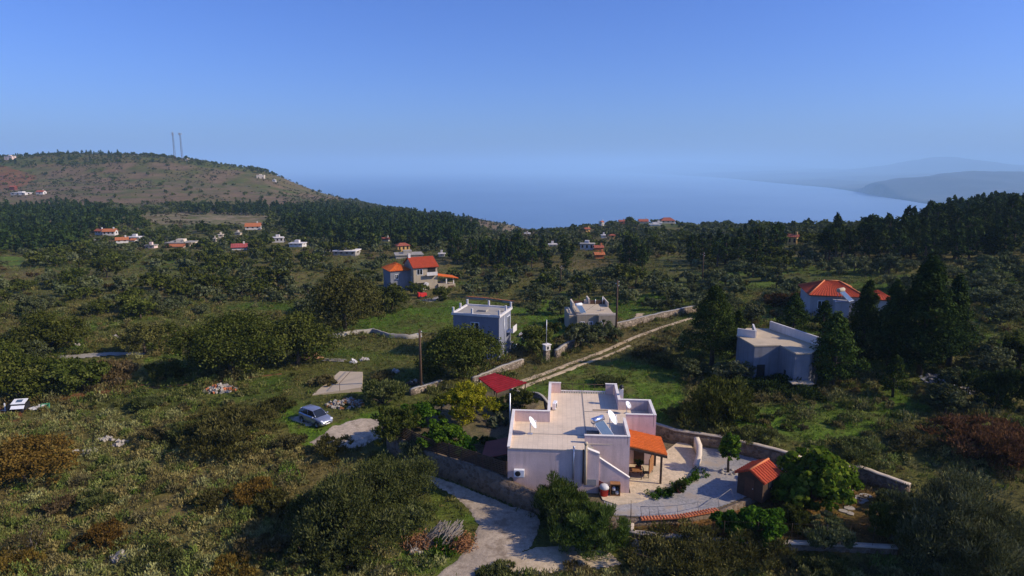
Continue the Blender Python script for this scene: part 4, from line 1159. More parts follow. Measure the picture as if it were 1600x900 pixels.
# pillar with meter box and green post
p = gp(854, 566)
root = empty('gate_pillar', p, math.radians(35), 'pale pillar holding an electricity meter box at the end of the stone wall', 'pillar')
b = MB(); b.box(-.35, .35, -.3, .3, -.2, 1.75); b.build('pillar', M['stonelt'], root)
b = MB(); b.box(-.4, .4, -.34, .34, 1.752, 2.45); b.build('meter_box', M['white'], root); b = MB(); b.box(-.2, .1, -.37, -.343, 1.9, 2.3); b.build('door', M['dark'], root)
b = MB(); b.box(-.5, .5, -.42, .42, 2.452, 2.56); b.build('cap', M['cap'], root)
b = MB(); b.tube([(.1, .2, 2.56), (.1, .2, 5.9)], .05, 8); b.build('post', M['steel'], root)

# white cart with solar panel, sheets and planks at the far left
p = gp(30, 643)
root = empty('trailer', p, math.radians(12), 'small white trailer box with a blue panel on its lid at the far left', 'trailer')
b = MB(); b.box(-.95, .9, -.5, .5, .35, .95); b.build('body', M['black'], root)
b = MB(); b.obox(Vector((.1, .1, 1.12)), (1.35, 1.0, .06), rx=.28); b.build('lid', M['whitep'], root); b = MB(); b.obox(Vector((.1, .14, 1.17)), (.6, .5, .03), rx=.28); b.build('panel', M['collector'], root)
b = MB(); b.obox(Vector((.2, -.62, .72)), (1.3, .5, .05), rx=.7); b.build('flap', M['whitep'], root)
b = MB(); b.obox(Vector((-1.25, -.1, .55)), (.1, .1, 1.1)); b.build('stake', M['whitep'], root)
for x in (-.5, .5):
    b = MB(); b.lathe([(.1, -.06), (.27, -.06), (.28, 0), (.27, .06), (.1, .06)], 16, (x, -.56, .28), Matrix.Rotation(math.pi / 2, 4, 'X')); b.build('wheel', M['rubber'], root)
for i, (x, y, m, lab) in enumerate([(58, 639, 'cloth', 'crumpled pale sheet lying in the grass right of the white trailer'), (71, 637, 'green', 'light green plastic crate lying in the grass right of the white trailer')]):
    p = gp(x, y, .02); b = MB(); rr = random.Random(i)
    if i == 0:
        for k in range(3): b.obox(Vector((k * .35 - .3, rr.uniform(-.2, .2), .12 + .05 * k)), (.8, .6, .05), rz=rr.uniform(-1, 1), rx=rr.uniform(-.4, .4))
    else:
        b.box(-.4, .4, -.35, .35, 0, .05); b.box(-.4, .4, -.35, -.3, .05, .35); b.box(-.4, .4, .3, .35, .05, .35); b.box(-.4, -.35, -.3, .3, .05, .35); b.box(.35, .4, -.3, .3, .05, .35)
    o = b.build(['tarpaulin', 'crate'][i], M[m]); o.location = p; o.rotation_euler = (.25, 0, .5); tag(o, lab, ['sheet', 'crate'][i])
def pile(name, px, py, wpx, n, mat, label, cat, kind='stone', hgt=.6, mats=None, dpx=None):
    p = gp(px, py); k = ppm(p); W = wpx / k / 2; rr = random.Random(px); b = MB(); D = (dpx / k / .35 / 2) if dpx else W * .6
    for i in range(n):
        a = rr.uniform(0, 6.28); r_ = math.sqrt(rr.random()); x, y = W * r_ * math.cos(a), D * r_ * math.sin(a); z = hgt * (1 - r_) * rr.uniform(.5, 1) + tz(p.x + x, p.y + y) - p.z
        mi = rr.randrange(len(mats)) if mats else 0
        if kind == 'stone': b.obox(Vector((x, y, z + .05)), (rr.uniform(.15, .55), rr.uniform(.15, .45), rr.uniform(.1, .35)), rz=rr.uniform(0, 3), rx=rr.uniform(-.6, .6), ry=rr.uniform(-.6, .6), mi=mi)
        elif kind == 'log':
            d = Vector((rr.uniform(.7, 1), rr.uniform(-.6, .6), rr.uniform(-.12, .12))).normalized() * rr.uniform(.25, .6); c = Vector((x, y, z + .12)); b.tube([c - d, c + d], rr.uniform(.07, .14), 7, mi=mi)
        else:
            d = Vector((rr.uniform(.8, 1), rr.uniform(-.2, .2), 0)).normalized() * rr.uniform(.8, 1.6); c = Vector((x * .3, y * .5, z + .06)); b.obox(c, (d.length * 2, .16, .05), rz=math.atan2(d.y, d.x), rx=rr.uniform(-.2, .2), mi=mi)
    o = b.build(name, [M[m] for m in (mats or [mat])]); o.location = p; return tag(o, label, cat)
pile('rubble_pile', 345, 610, 48, 90, None, 'heap of white and orange rubble in the left meadow', 'rubble', mats=['stonewhite', 'stonewhite', 'tilecap', 'concrete'], hgt=.8)
pile('log_pile', 479, 559, 46, 110, None, 'pile of cut orange brown logs beside the left oak', 'logs', 'log', .8, ['log', 'pole', 'log'])
pile('plank_stack', 522, 564, 44, 14, None, 'stack of long pale grey planks lying right of the log pile', 'planks', 'plank', .4, ['concrete', 'straw'])
pile('rubble_pile', 552, 567, 9, 14, None, 'small white heap in the meadow nearest the planks', 'rubble', mats=['cloth'], hgt=.35)
pile('rubble_pile', 570, 563, 14, 16, None, 'small pale heap of debris in the meadow behind the white heap', 'rubble', mats=['stonewhite', 'cloth'], hgt=.3)
pile('rubble_pile', 618, 582, 16, 14, None, 'crumpled white debris beyond the brown bush left of the utility pole', 'rubble', mats=['cloth', 'stonewhite'], hgt=.4)
pile('rubble_pile', 648, 600, 24, 40, None, 'dark heap of junk at the foot of the brown utility pole', 'junk', mats=['black', 'wood', 'concrete'], hgt=.6)
pile('rubble_pile', 540, 632, 60, 80, None, 'straggling heap of pale stones and dead brush behind the silver car', 'rubble', mats=['stonewhite', 'concrete', 'drybrown', 'stonewhite'], hgt=.35, dpx=14)
pile('plank_stack', 8, 645, 40, 26, None, 'scattered red brown planks at the left edge beside the white trailer', 'planks', 'plank', .4, ['soil', 'woodlt', 'cloth'])
pile('rubble_pile', 800, 542, 14, 26, None, 'white stones spilling down beside the blue grey building', 'rubble', mats=['cloth', 'stonewhite'], hgt=.5, dpx=20)
pile('rubble_pile', 818, 525, 16, 30, None, 'scatter of white and dark blocks right of the blue grey building', 'rubble', mats=['cloth', 'wood', 'stonewhite'], hgt=.5, dpx=16)
pile('rubble_pile', 1480, 600, 56, 110, None, 'shaded heap of grey stones under the pines at the right', 'rubble', mats=['concrete', 'grey', 'stonewhite'], hgt=.5, dpx=34)
for i, (x, y, wd, n, lab) in enumerate([(140, 708, 26, 14, 'broad white rock outcrop in the lower left scrub'), (188, 694, 26, 14, 'row of pale rocks at the edge of the brown bush shadow'), (116, 706, 9, 6, 'small white rock left of the broad outcrop'), (165, 688, 22, 12, 'pale rocks in the scrub above the broad outcrop'), (190, 872, 34, 14, 'low pale rock ledge near the bottom edge of the scrub'), (650, 866, 22, 10, 'small pale rocks on the green verge by the cut branches'), (1000, 860, 26, 10, 'pale rock ledge below the oleander')]):
    pile('rock_outcrop', x, y, wd, n, None, lab, 'rocks', mats=['stonewhite'], hgt=.35, dpx=6)
for i, (x, y) in enumerate([(145, 480), (160, 484), (172, 481), (238, 466), (180, 528), (265, 478), (120, 540), (205, 482), (186, 531)]):
    pile('rock_outcrop', x, y, 10, 8, None, 'pale rocks scattered in the scrubby field at the left', 'rocks', mats=['stonewhite'], hgt=.5).__setitem__('group', 'pale rocks in the left scrub field')

# heap of cut palm fronds beside the drive
def frond_heap():
    p = gp(690, 852); rr = random.Random(4); root = empty('cut_branches', p, 0, 'heap of cut dry branches with brown leaves beside the gravel drive', 'branches')
    b = MB(); c = MB()
    for i in range(150):
        x0 = rr.uniform(-.2, 1.6); y0 = rr.uniform(-.5, .5); L = rr.uniform(1.5, 2.9); a = rr.uniform(2.2, 4.3); z0 = rr.uniform(.6, 1.6)
        s0 = Vector((x0, y0 + .4, z0)); e = s0 + Vector((math.cos(a) * L * .5, -abs(math.sin(a)) * L * .3 - .2, -z0 * rr.uniform(.5, .95)))
        m_ = s0.lerp(e, .5) + Vector((0, 0, .15)); b.tube([s0, m_, e], [.035, .028, .015], 5)
    for i in range(3600):
        w_ = -1 if rr.random() < .5 else 1
        x = rr.gauss(-1.2, .6) if w_ < 0 else rr.gauss(1.5, .4); y = rr.gauss(-.1, .45); z = abs(rr.gauss(.25, .28)) + .02
        d = Vector((rr.uniform(-1, 1), rr.uniform(-1, 1), rr.uniform(-.9, .3))).normalized() * .16; q = Vector((rr.uniform(-1, 1), rr.uniform(-1, 1), rr.uniform(-1, 1))).normalized() * .035; o = Vector((x, y, z))
        c.add([o - d, o + q, o + d, o - q], [(0, 1, 2, 3)])
    t = MB()
    for i in range(60):
        o = Vector((rr.gauss(-.9, .5), rr.gauss(0, .5), .02)); e = o + Vector((rr.uniform(-.4, .4), rr.uniform(-.4, .4), rr.uniform(.5, 1.0))); t.tube([o, e], [.03, .012], 4)
    b.build('stalks', M['straw'], root); t.build('twigs', M['straw'], root); c.build('dead_leaves', M['drybrown'], root)
frond_heap()
# ---------------------------------------------------------------- the other buildings
def win(root, x0, x1, y, z0, z1, mat='glass', frame='whitep', d=.05, name='window', face='-y'):
    """an opening on a wall face of the local frame"""
    def bx(b, a0, a1, c0, c1, e0, e1):
        if face == '-y': b.box(a0, a1, y - e1, y - e0, c0, c1)
        elif face == '+y': b.box(a0, a1, y + e0, y + e1, c0, c1)
        elif face == '-x': b.box(y - e1, y - e0, a0, a1, c0, c1)
        else: b.box(y + e0, y + e1, a0, a1, c0, c1)
    b = MB(); t = .09
    bx(b, x0 - t, x0, z0 - t, z1 + t, .003, d); bx(b, x1, x1 + t, z0 - t, z1 + t, .003, d); bx(b, x0, x1, z1, z1 + t, .003, d); bx(b, x0, x1, z0 - t, z0, .003, d)
    if name == 'window': bx(b, (x0 + x1) / 2 - .035, (x0 + x1) / 2 + .035, z0, z1, .012, d)
    f = b.build(name, M[frame], root)
    b = MB(); bx(b, x0, x1, z0, z1, .002, .010); b.build('pane' if name == 'window' else 'leaf', M[mat], f)

# -- blue grey two storey block
def blue_block():
    P = gp(778, 562); zt = aty(779.6, 495, P.y).z
    fl, fr, br, bl = onz(708, 490, zt), onz(779.6, 495, zt), onz(795, 482, zt), onz(727, 477, zt)
    d = fr - fl; yaw = math.atan2(d.y, d.x); W = d.length; Dp = ((br - fr).length + (bl - fl).length) / 2
    zg = tz(fl.x, fl.y) - 1.0; H_ = zt - zg
    root = empty('apartment_block', (fl.x, fl.y, zg), yaw, 'tall blue grey flat roofed block with small posts round its roof edge', 'building')
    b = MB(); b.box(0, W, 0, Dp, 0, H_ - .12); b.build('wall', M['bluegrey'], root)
    b = MB(); b.box(-.2, W + .2, -.2, Dp + .2, H_ - .118, H_ + .02); sl = b.build('roof_slab', M['white'], root)
    b = MB(); b.box(.25, W - .25, .25, Dp - .25, H_ + .024, H_ + .05); b.build('roof_floor', M['concrete'], sl)
    b = MB(); b.box(-.2, W + .2, -.2, .05, H_ + .022, H_ + .2); b.box(-.2, W + .2, Dp - .05, Dp + .2, H_ + .022, H_ + .25); b.box(-.2, .05, .052, Dp - .052, H_ + .022, H_ + .2); b.box(W - .05, W + .2, .052, Dp - .052, H_ + .022, H_ + .2); b.build('parapet', M['white'], root)
    for x, y in ((.02, 0), (W * .42, -.05), (W + .02, 0), (0, Dp * .5), (0, Dp + .05), (W * .5, Dp + .05), (W, Dp + .05), (W + .02, Dp * .55)):
        b = MB(); b.box(x - .12, x + .12, y - .12, y + .12, H_ + .202, H_ + .95); b.build('post', M['white'], root)
    b = MB(); b.box(W * .45, W * .62, Dp * .35, Dp * .55, H_ + .052, H_ + .32); b.build('vent_box', M['concrete'], root)
    win(root, W * .40, W * .56, 0, H_ - 2.4, H_ - 1.1); win(root, W * .75, W * .86, 0, 1.2, 3.0)
    win(root, Dp * .68, Dp * .9, W, H_ - 2.9, H_ - .9, face='+x', name='window')
    b = MB(); b.box(W + .003, W + 1.0, Dp * .62, Dp * .96, H_ - 3.15, H_ - 3.0); b.box(W + .94, W + 1.0, Dp * .62, Dp * .96, H_ - 2.998, H_ - 2.2); b.build('balcony', M['white'], root)
    b = MB(); b.tube([(W + .06, Dp * .42, 0), (W + .06, Dp * .42, H_ - .14)], .05, 6); b.build('downpipe', M['steel'], root)
    return root, Vector((fl.x, fl.y, zg)), H_
blue_block()

# -- bare grey house at the right
def grey_house():
    P = gp(1215, 598); zt = aty(1219, 539, P.y).z
    pts = [onz(1152, 524, zt), onz(1179.5, 539.7, zt), onz(1219, 539, zt), onz(1243, 551.7, zt), onz(1266, 551, zt), onz(1282, 541, zt), onz(1204, 514, zt), onz(1168, 513, zt)]
    c = pts[2].copy(); c.z = P.z - .6; H_ = zt - c.z
    root = empty('grey_house', c, 0, 'unfinished bare grey flat roofed house half hidden by dark conifers', 'house')
    L = [(p.x - c.x, p.y - c.y) for p in pts]
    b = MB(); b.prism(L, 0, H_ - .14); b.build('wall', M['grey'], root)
    cx = sum(p[0] for p in L) / 8; cy = sum(p[1] for p in L) / 8
    b = MB(); b.prism([(cx + (x - cx) * 1.03, cy + (y - cy) * 1.03) for x, y in L], H_ - .138, H_); b.build('roof_slab', M['slabtan'], root)
    def par(p, q, h, t=.22):
        A, B = Vector((*L[p], 0)), Vector((*L[q], 0)); d = B - A; b = MB(); b.obox((A + B) / 2 + Vector((0, 0, H_ + h / 2 + .002)), (d.length + t, t, h), rz=math.atan2(d.y, d.x)); b.build('parapet', M['white'], root)
    par(5, 6, 1.0); 
    A = onz(1180, 528, zt); A2 = onz(1152, 524, zt); B2 = onz(1176, 517, zt)
    for p, q in ((A2, A), (A, B2)):
        d = q - p; b = MB(); m_ = (p + q) / 2 - c; b.obox(Vector((m_.x, m_.y, H_ + .45)), (d.length, .2, .9), rz=math.atan2(d.y, d.x)); b.build('parapet', M['white'], root)
    # door and windows on the face between the second and third corner
    A = Vector((*L[1], 0)); B = Vector((*L[2], 0)); d = (B - A); ang = math.atan2(d.y, d.x); W = d.length
    b = MB(); m_ = A.lerp(B, .30); b.obox(m_ + Vector((0, -.0, 1.7)), (.95, .09, 2.3), rz=ang); b.build('door', M['dark'], root)
    A = Vector((*L[2], 0)); B = Vector((*L[3], 0)); d = B - A; b = MB(); m_ = A.lerp(B, .45); b.obox(m_ + Vector((0, 0, 2.2)), (.35, .08, .9), rz=math.atan2(d.y, d.x)); b.build('window', M['dark'], root)
    A = Vector((*L[3], 0)); B = Vector((*L[4], 0)); m_ = A.lerp(B, .4); b = MB(); b.obox(m_ + Vector((0, -.5, 1.95)), (2.4, 1.2, .1)); b.build('canopy', M['slabtan'], root)
grey_house()

# -- beige house beyond the track
def beige_house():
    P = gp(930, 522); zt = aty(930, 493, P.y + 1.0).z; k = ppm(P)
    a = onz(902, 493, zt); root_z = P.z - 1.0; H_ = zt - root_z
    root = empty('beige_house', (a.x, a.y, root_z), math.radians(2), 'beige flat roofed house with roof terraces beyond the rutted track', 'house')
    s = 1 / k
    X = lambda px: (px - 902) * s
    b = MB(); b.prism([(0, 0), (X(935.5), 0), (X(935.5), -1.2 * .3), (X(962), -.36), (X(962), 11.5), (X(926), 11.5), (X(926), 9.5), (0, 9.5)], 0, H_); b.box(X(891), -.004, 1.0, 8.0, 0, H_ - .3); b.build('wall', M['beige'], root)
    b = MB(); b.prism([(.2, .2), (X(961), .2), (X(961), 9.2), (.2, 9.2)], H_ + .003, H_ + .04); b.build('roof_terrace', M['slabtan'], root)
    for x0, x1, y0, y1, h in [(0, X(935), -.02, .2, .25), (X(935.6), X(962), -.38, -.15, .4), (0, .25, 6.0, 9.4, .8), (.25, X(905), 9.2, 9.45, .8), (X(926), X(931), 9.2, 9.45, .7), (X(932.2), X(934.5), 8.6, 11.4, .95), (X(960.5), X(962), 6.0, 11.4, .85), (X(891), X(892), 1.0, 3.0, .7), (X(944), X(950), 3.0, 3.4, .45)]:
        b = MB(); b.box(x0, x1, y0, y1, H_ + .044, H_ + h); b.build('parapet', M['cream'], root)
    b = MB(); b.box(X(906), X(925), 9.3, 9.4, H_ + .044, H_ + .5); b.box(X(935), X(960), 8.5, 8.62, H_ + .044, H_ + .75); b.build('screen', M['shutter'], root)
    win(root, X(940), X(943), -.36, H_ - 2.2, H_ - .9); win(root, X(908), X(913), 0, H_ - 2.3, H_ - 1.1); win(root, X(921), X(926), 0, H_ - 2.3, H_ - 1.1)
    b = MB(); tiles(b, (X(962), 2.5, H_ - .9), (X(962), 6.5, H_ - .9), (X(971), 6.5, H_ - 1.6), (X(971), 2.5, H_ - 1.6)); b.build('porch_roof', M['tile'], root)
    solar_heater((a.x + X(907.5) , a.y + 2.2, zt + .05), math.radians(30), 'solar water heater with white tank on the beige house roof', .95, 'whitep')
    for px in (944, 956):
        b = MB(); b.tube([(X(px), 8.5, H_ + .05), (X(px), 8.5, H_ + (1.3 if px == 956 else .9))], .07, 6); b.build('flue', M['steel'], root)
beige_house()

# -- large orange roofed house in the middle distance
def orange_house():
    P = gp(647, 455); k = ppm(P); s = 1 / k; yaw = math.radians(26)
    root = empty('tiled_house', P - Vector((0, 0, .6)), yaw, 'two storey beige house with bright orange tiled roofs in the middle distance', 'house')
    H_ = 36 * s / .965 + .6; W = 35 * s / math.cos(yaw); D = 8.2; rh = 1.9
    b = MB(); b.prism([(0, 0), (W, 0), (W, D), (0, D)], 0, H_)
    b.add([(0, .01, H_), (0, D / 2, H_ + rh), (0, D - .01, H_), (W, .01, H_), (W, D / 2, H_ + rh), (W, D - .01, H_)], [(0, 2, 1), (3, 4, 5), (0, 1, 4, 3), (1, 2, 5, 4)]); b.build('wall', M['beige'], root)
    b = MB(); tiles(b, (-.3, D / 2, H_ + rh + .15), (W + .3, D / 2, H_ + rh + .15), (W + .3, -.5, H_ - .1), (-.3, -.5, H_ - .1)); tiles(b, (W + .3, D / 2, H_ + rh + .15), (-.3, D / 2, H_ + rh + .15), (-.3, D + .5, H_ - .1), (W + .3, D + .5, H_ - .1)); rf = b.build('roof', M['tilered'], root)
    b = MB(); b.box(-.1, .5, D / 2 - .3, D / 2 + .3, H_ + 1.0, H_ + 3.0); b.build('chimney', M['white'], rf)
    # left wing, a little lower with a hipped roof
    x0, x1, y0, y1 = -5.2, -.01, 2.6, 9.4; hL = H_ - .9; rL = 1.5
    b = MB(); b.box(x0, x1, y0, y1, 0, hL); b.build('wing', M['grey'], root)
    b = MB(); R1, R2 = ((x0 + x1) / 2, y0 + 2.2, hL + rL), ((x0 + x1) / 2, y1 - 2.2, hL + rL); e = .4
    a_, b2, c_, d_ = (x0 - e, y0 - e, hL), (x1 + .25, y0 - e, hL), (x1 + .25, y1 + e, hL), (x0 - e, y1 + e, hL)
    b.add([a_, b2, c_, d_, R1, R2], [(0, 1, 4), (1, 2, 5, 4), (2, 3, 5), (3, 0, 4, 5), (3, 2, 1, 0)])
    tiles(b, R2, R1, a_, d_); tiles(b, R1, Vector(R1) + Vector((.01, 0, 0)), b2, a_); tiles(b, R1, R2, c_, b2); b.build('wing_roof', M['tile'], root)
    # openings
    win(root, .9, 2.3, 0, H_ - 1.9, H_ - .6, frame='whitep'); win(root, .45, 3.0, 0, .6, 2.6, mat='dark', frame='beige', name='doorway')
    win(root, W - 2.6, W - .5, 0, H_ - 2.0, H_ - .3, mat='dark', frame='beige', name='balcony_opening')
    b = MB(); b.box(W - 3.1, W - .3, -1.0, -.06, H_ - 2.2, H_ - 2.05); b.box(W - 3.1, W - .3, -1.0, -.94, H_ - 2.048, H_ - 1.3); b.build('balcony', M['white'], root)
    win(root, -4.0, -3.3, y0, hL - 2.2, hL - 1.0); win(root, 1.6, 2.2, 0, H_ - 3.6, H_ - 2.6, face='-x', name='window')
    b = MB(); b.prism_y([(.6, 0), (1.3, 0), (3.2, 2.4), (3.2, 2.8), (2.6, 2.8)], -1.1, -.8); b.prism_y([(.6, 0), (1.3, 0), (3.2, 2.4), (3.2, 2.8), (2.6, 2.8)], -2.2, -1.9)
    b.build('stair', M['white'], root)
    # porch at the right end
    b = MB(); b.box(W + .003, W + 2.4, -.6, 3.2, 0, 2.0); b.box(W + 2.402, W + 5.0, .4, 3.0, 0, 1.6); b.build('porch_wall', M['beige'], root)
    b = MB(); b.box(W + 3.0, W + 4.6, .36, .398, .2, 1.2); b.build('door', M['shutter'], root)
    for x, y in ((W + 2.2, -.4), (W + 4.6, .8)):
        b = MB(); b.box(x - .14, x + .14, y - .14, y + .14, 1.6, 3.2); b.build('porch_post', M['white'], root)
    b = MB(); tiles(b, (W + .02, -.8, 4.2), (W + .02, 4.0, 4.2), (W + 5.4, 4.0, 3.2), (W + 5.4, -.8, 3.2)); b.build('porch_roof', M['tile'], root)
orange_house()
p = gp(661, 466)
root = empty('hand_cart', p, .6, 'bright red cart parked on the driveway below the big orange roofed house', 'cart')
b = MB(); b.box(-.8, .8, -.45, .45, .45, 1.25); b.build('tub', M['redp'], root); b = MB(); b.box(-1.3, -.82, -.4, .4, .5, 1.5); b.build('cab', M['redp'], root)
for x in (-.9, .5):
    for y in (-.5, .5):
        b = MB(); b.lathe([(.1, -.08), (.33, -.08), (.34, 0), (.33, .08), (.1, .08)], 14, (x, y, .34), Matrix.Rotation(math.pi / 2, 4, 'X')); b.build('wheel', M['rubber'], root)
drape('driveway', G([(655, 470), (668, 466), (690, 462), (705, 462), (700, 467), (672, 472)]), M['concrete'], dz=.08, cell=.3)

# -- orange roofed house on the right behind the conifers
def right_house():
    P = gp(1300, 497); k = ppm(P); zt = aty(1290, 462, P.y).z
    root = empty('tiled_house', (P.x, P.y, P.z - .6), math.radians(-14), 'white house with red hipped tile roof behind the conifers at the right', 'house')
    H_ = zt - P.z + .6; s = 1 / k; W = 7.8; x0 = -3.5; D = 8.5; rh = 1.7
    b = MB(); b.box(x0, x0 + W, 0, D, 0, H_); b.build('wall', M['greywhite'], root)
    e = .4; a_, b2, c_, d_ = Vector((x0 - e, -e, H_)), Vector((x0 + W + e, -e, H_)), Vector((x0 + W + e, D + e, H_)), Vector((x0 - e, D + e, H_)); R1, R2 = Vector((x0 + 2.8, D / 2, H_ + rh)), Vector((x0 + W - 2.8, D / 2, H_ + rh))
    b = MB(); b.add([a_, b2, c_, d_], [(3, 2, 1, 0)]); tiles(b, R1, R2, b2, a_); tiles(b, R2, R1, d_, c_); tiles(b, R1 + Vector((0, .01, 0)), R1, a_, d_); tiles(b, R2, R2 + Vector((0, .01, 0)), c_, b2); rf = b.build('roof', M['tilered'], root)
    b = MB()
    for p, q in ((R1, a_), (R1, R2), (R1, d_), (R2, b2), (R2, c_)): b.tube([p + Vector((0, 0, .1)), q + Vector((0, 0, .1))], .11, 6)
    b.build('ridge_tile', M['tilecap'], rf)
    win(root, x0 + 1.2, x0 + 2.2, 0, H_ - 2.2, H_ - 1.0); win(root, x0 + 4.5, x0 + 5.6, 0, H_ - 2.2, H_ - 1.0)
    # second roof seen to the right
    x1 = x0 + W + 1.3
    b = MB(); b.box(x1, x1 + 3.4, 1.0, 5.5, 0, H_ - .5); b.build('annex', M['greywhite'], root)
    b = MB(); c4 = Vector((x1 + 1.7, 3.2, H_ + .7)); q = [Vector((x1 - .3, .7, H_ - .5)), Vector((x1 + 3.7, .7, H_ - .5)), Vector((x1 + 3.7, 5.8, H_ - .5)), Vector((x1 - .3, 5.8, H_ - .5))]
    b.add(q, [(3, 2, 1, 0)])
    for i in range(4): tiles(b, c4, c4 + (q[(i + 1) % 4] - q[i]).normalized() * .01, q[(i + 1) % 4], q[i])
    b.build('annex_roof', M['tilered'], root)
    b = MB(); b.box(-.2, 1.8, -2.4, -.003, 0, H_ - .6); b.box(-.3, 1.9, -2.5, -.003, H_ - .598, H_ - .48); b.build('porch', M['greywhite'], root)
    w_ = root.matrix_basis @ Vector((.9, -1.3, H_ - .46)); solar_heater(w_, math.radians(35), 'solar water heater with pale collector on the right house by the conifers', 1.25, 'slabtan')
right_house()

# -- small houses far off
def far_house(px, py, wpx, hpx, label, wall='white', roof='tile', kind='gable', yaw=0.0, depth=None, nwin=2, roof_rise=.28, extra=None, cat='house', wing=None):
    p = gp(px, py); k = ppm(p); W = wpx / k / max(.6, abs(math.cos(yaw)) + .35 * abs(math.sin(yaw))); H_ = hpx / k + .5; D = depth or W * .75
    root = empty('far_house' if cat == 'house' else 'far_building', p - Vector((0, 0, .5)), yaw, label, cat)
    b = MB(); b.box(-W / 2, W / 2, 0, D, 0, H_)
    if kind == 'gable':
        rh = D * roof_rise; b.add([(-W / 2, 0, H_), (-W / 2, D / 2, H_ + rh), (-W / 2, D, H_), (W / 2, 0, H_), (W / 2, D / 2, H_ + rh), (W / 2, D, H_)], [(0, 2, 1), (3, 4, 5), (0, 1, 4, 3), (1, 2, 5, 4)])
    b.build('wall', M[wall], root)
    e = .4
    if kind == 'gable':
        b = MB(); tiles(b, (-W / 2 - e, D / 2, H_ + rh + .2), (W / 2 + e, D / 2, H_ + rh + .2), (W / 2 + e, -e, H_ - .05), (-W / 2 - e, -e, H_ - .05), pitch=.6, course=1.2, thick=.18); tiles(b, (W / 2 + e, D / 2, H_ + rh + .2), (-W / 2 - e, D / 2, H_ + rh + .2), (-W / 2 - e, D + e, H_ - .05), (W / 2 + e, D + e, H_ - .05), pitch=.6, course=1.2, thick=.18)
        r = b.build('roof', M[roof], root); b = MB(); b.box(W * .25, W * .25 + .6, D * .5 - .3, D * .5 + .3, H_ + rh * .6, H_ + rh + 1.0); b.build('chimney', M[wall], r)
    elif kind == 'hip':
        rh = D * roof_rise; q = [Vector((-W / 2 - e, -e, H_)), Vector((W / 2 + e, -e, H_)), Vector((W / 2 + e, D + e, H_)), Vector((-W / 2 - e, D + e, H_))]; R1, R2 = Vector((-W * .22, D / 2, H_ + rh)), Vector((W * .22, D / 2, H_ + rh))
        b = MB(); b.add(q, [(3, 2, 1, 0)]); tiles(b, R1, R2, q[1], q[0], pitch=.6, course=1.2); tiles(b, R2, R1, q[3], q[2], pitch=.6, course=1.2); tiles(b, R1 + Vector((0, .01, 0)), R1, q[0], q[3], pitch=.6, course=1.2); tiles(b, R2, R2 + Vector((0, .01, 0)), q[2], q[1], pitch=.6, course=1.2); b.build('roof', M[roof], root)
    else:
        b = MB(); b.box(-W / 2 - .3, W / 2 + .3, -.3, D + .3, H_ + .003, H_ + .3); b.build('roof', M[roof], root)
        b = MB(); b.box(-W * .2, W * .12, D * .4, D * .8, H_ + .303, H_ + 1.4); b.build('roof_hut', M[wall], root)
    fl = 2 if H_ > 5.2 else 1
    for f in range(fl):
        z0 = .5 + 1.0 + f * 2.9
        for i in range(nwin):
            x = -W / 2 + W * (i + .5) / nwin; ww = min(.9, W / nwin * .3); win(root, x - ww / 2, x + ww / 2, 0, z0, min(z0 + 1.25, H_ - .3), frame='shutter', name='window', d=.08)
        win(root, D * .4, D * .6, W / 2, z0, min(z0 + 1.25, H_ - .3), face='+x', frame='shutter', d=.08)
    if wing:
        wx, ww, wh, wm, wr = wing; wx /= k; ww /= k; wh = wh / k + .5
        b = MB(); b.box(wx, wx + ww, -D * .45, -.004, 0, wh); b.build('annex', M[wm], root)
        b = MB(); tiles(b, (wx - .2, -.1, wh + .8), (wx + ww + .2, -.1, wh + .8), (wx + ww + .2, -D * .5, wh), (wx - .2, -D * .5, wh), pitch=.6, course=1.2, thick=.2); b.build('annex_roof', M[wr], root)
    return root
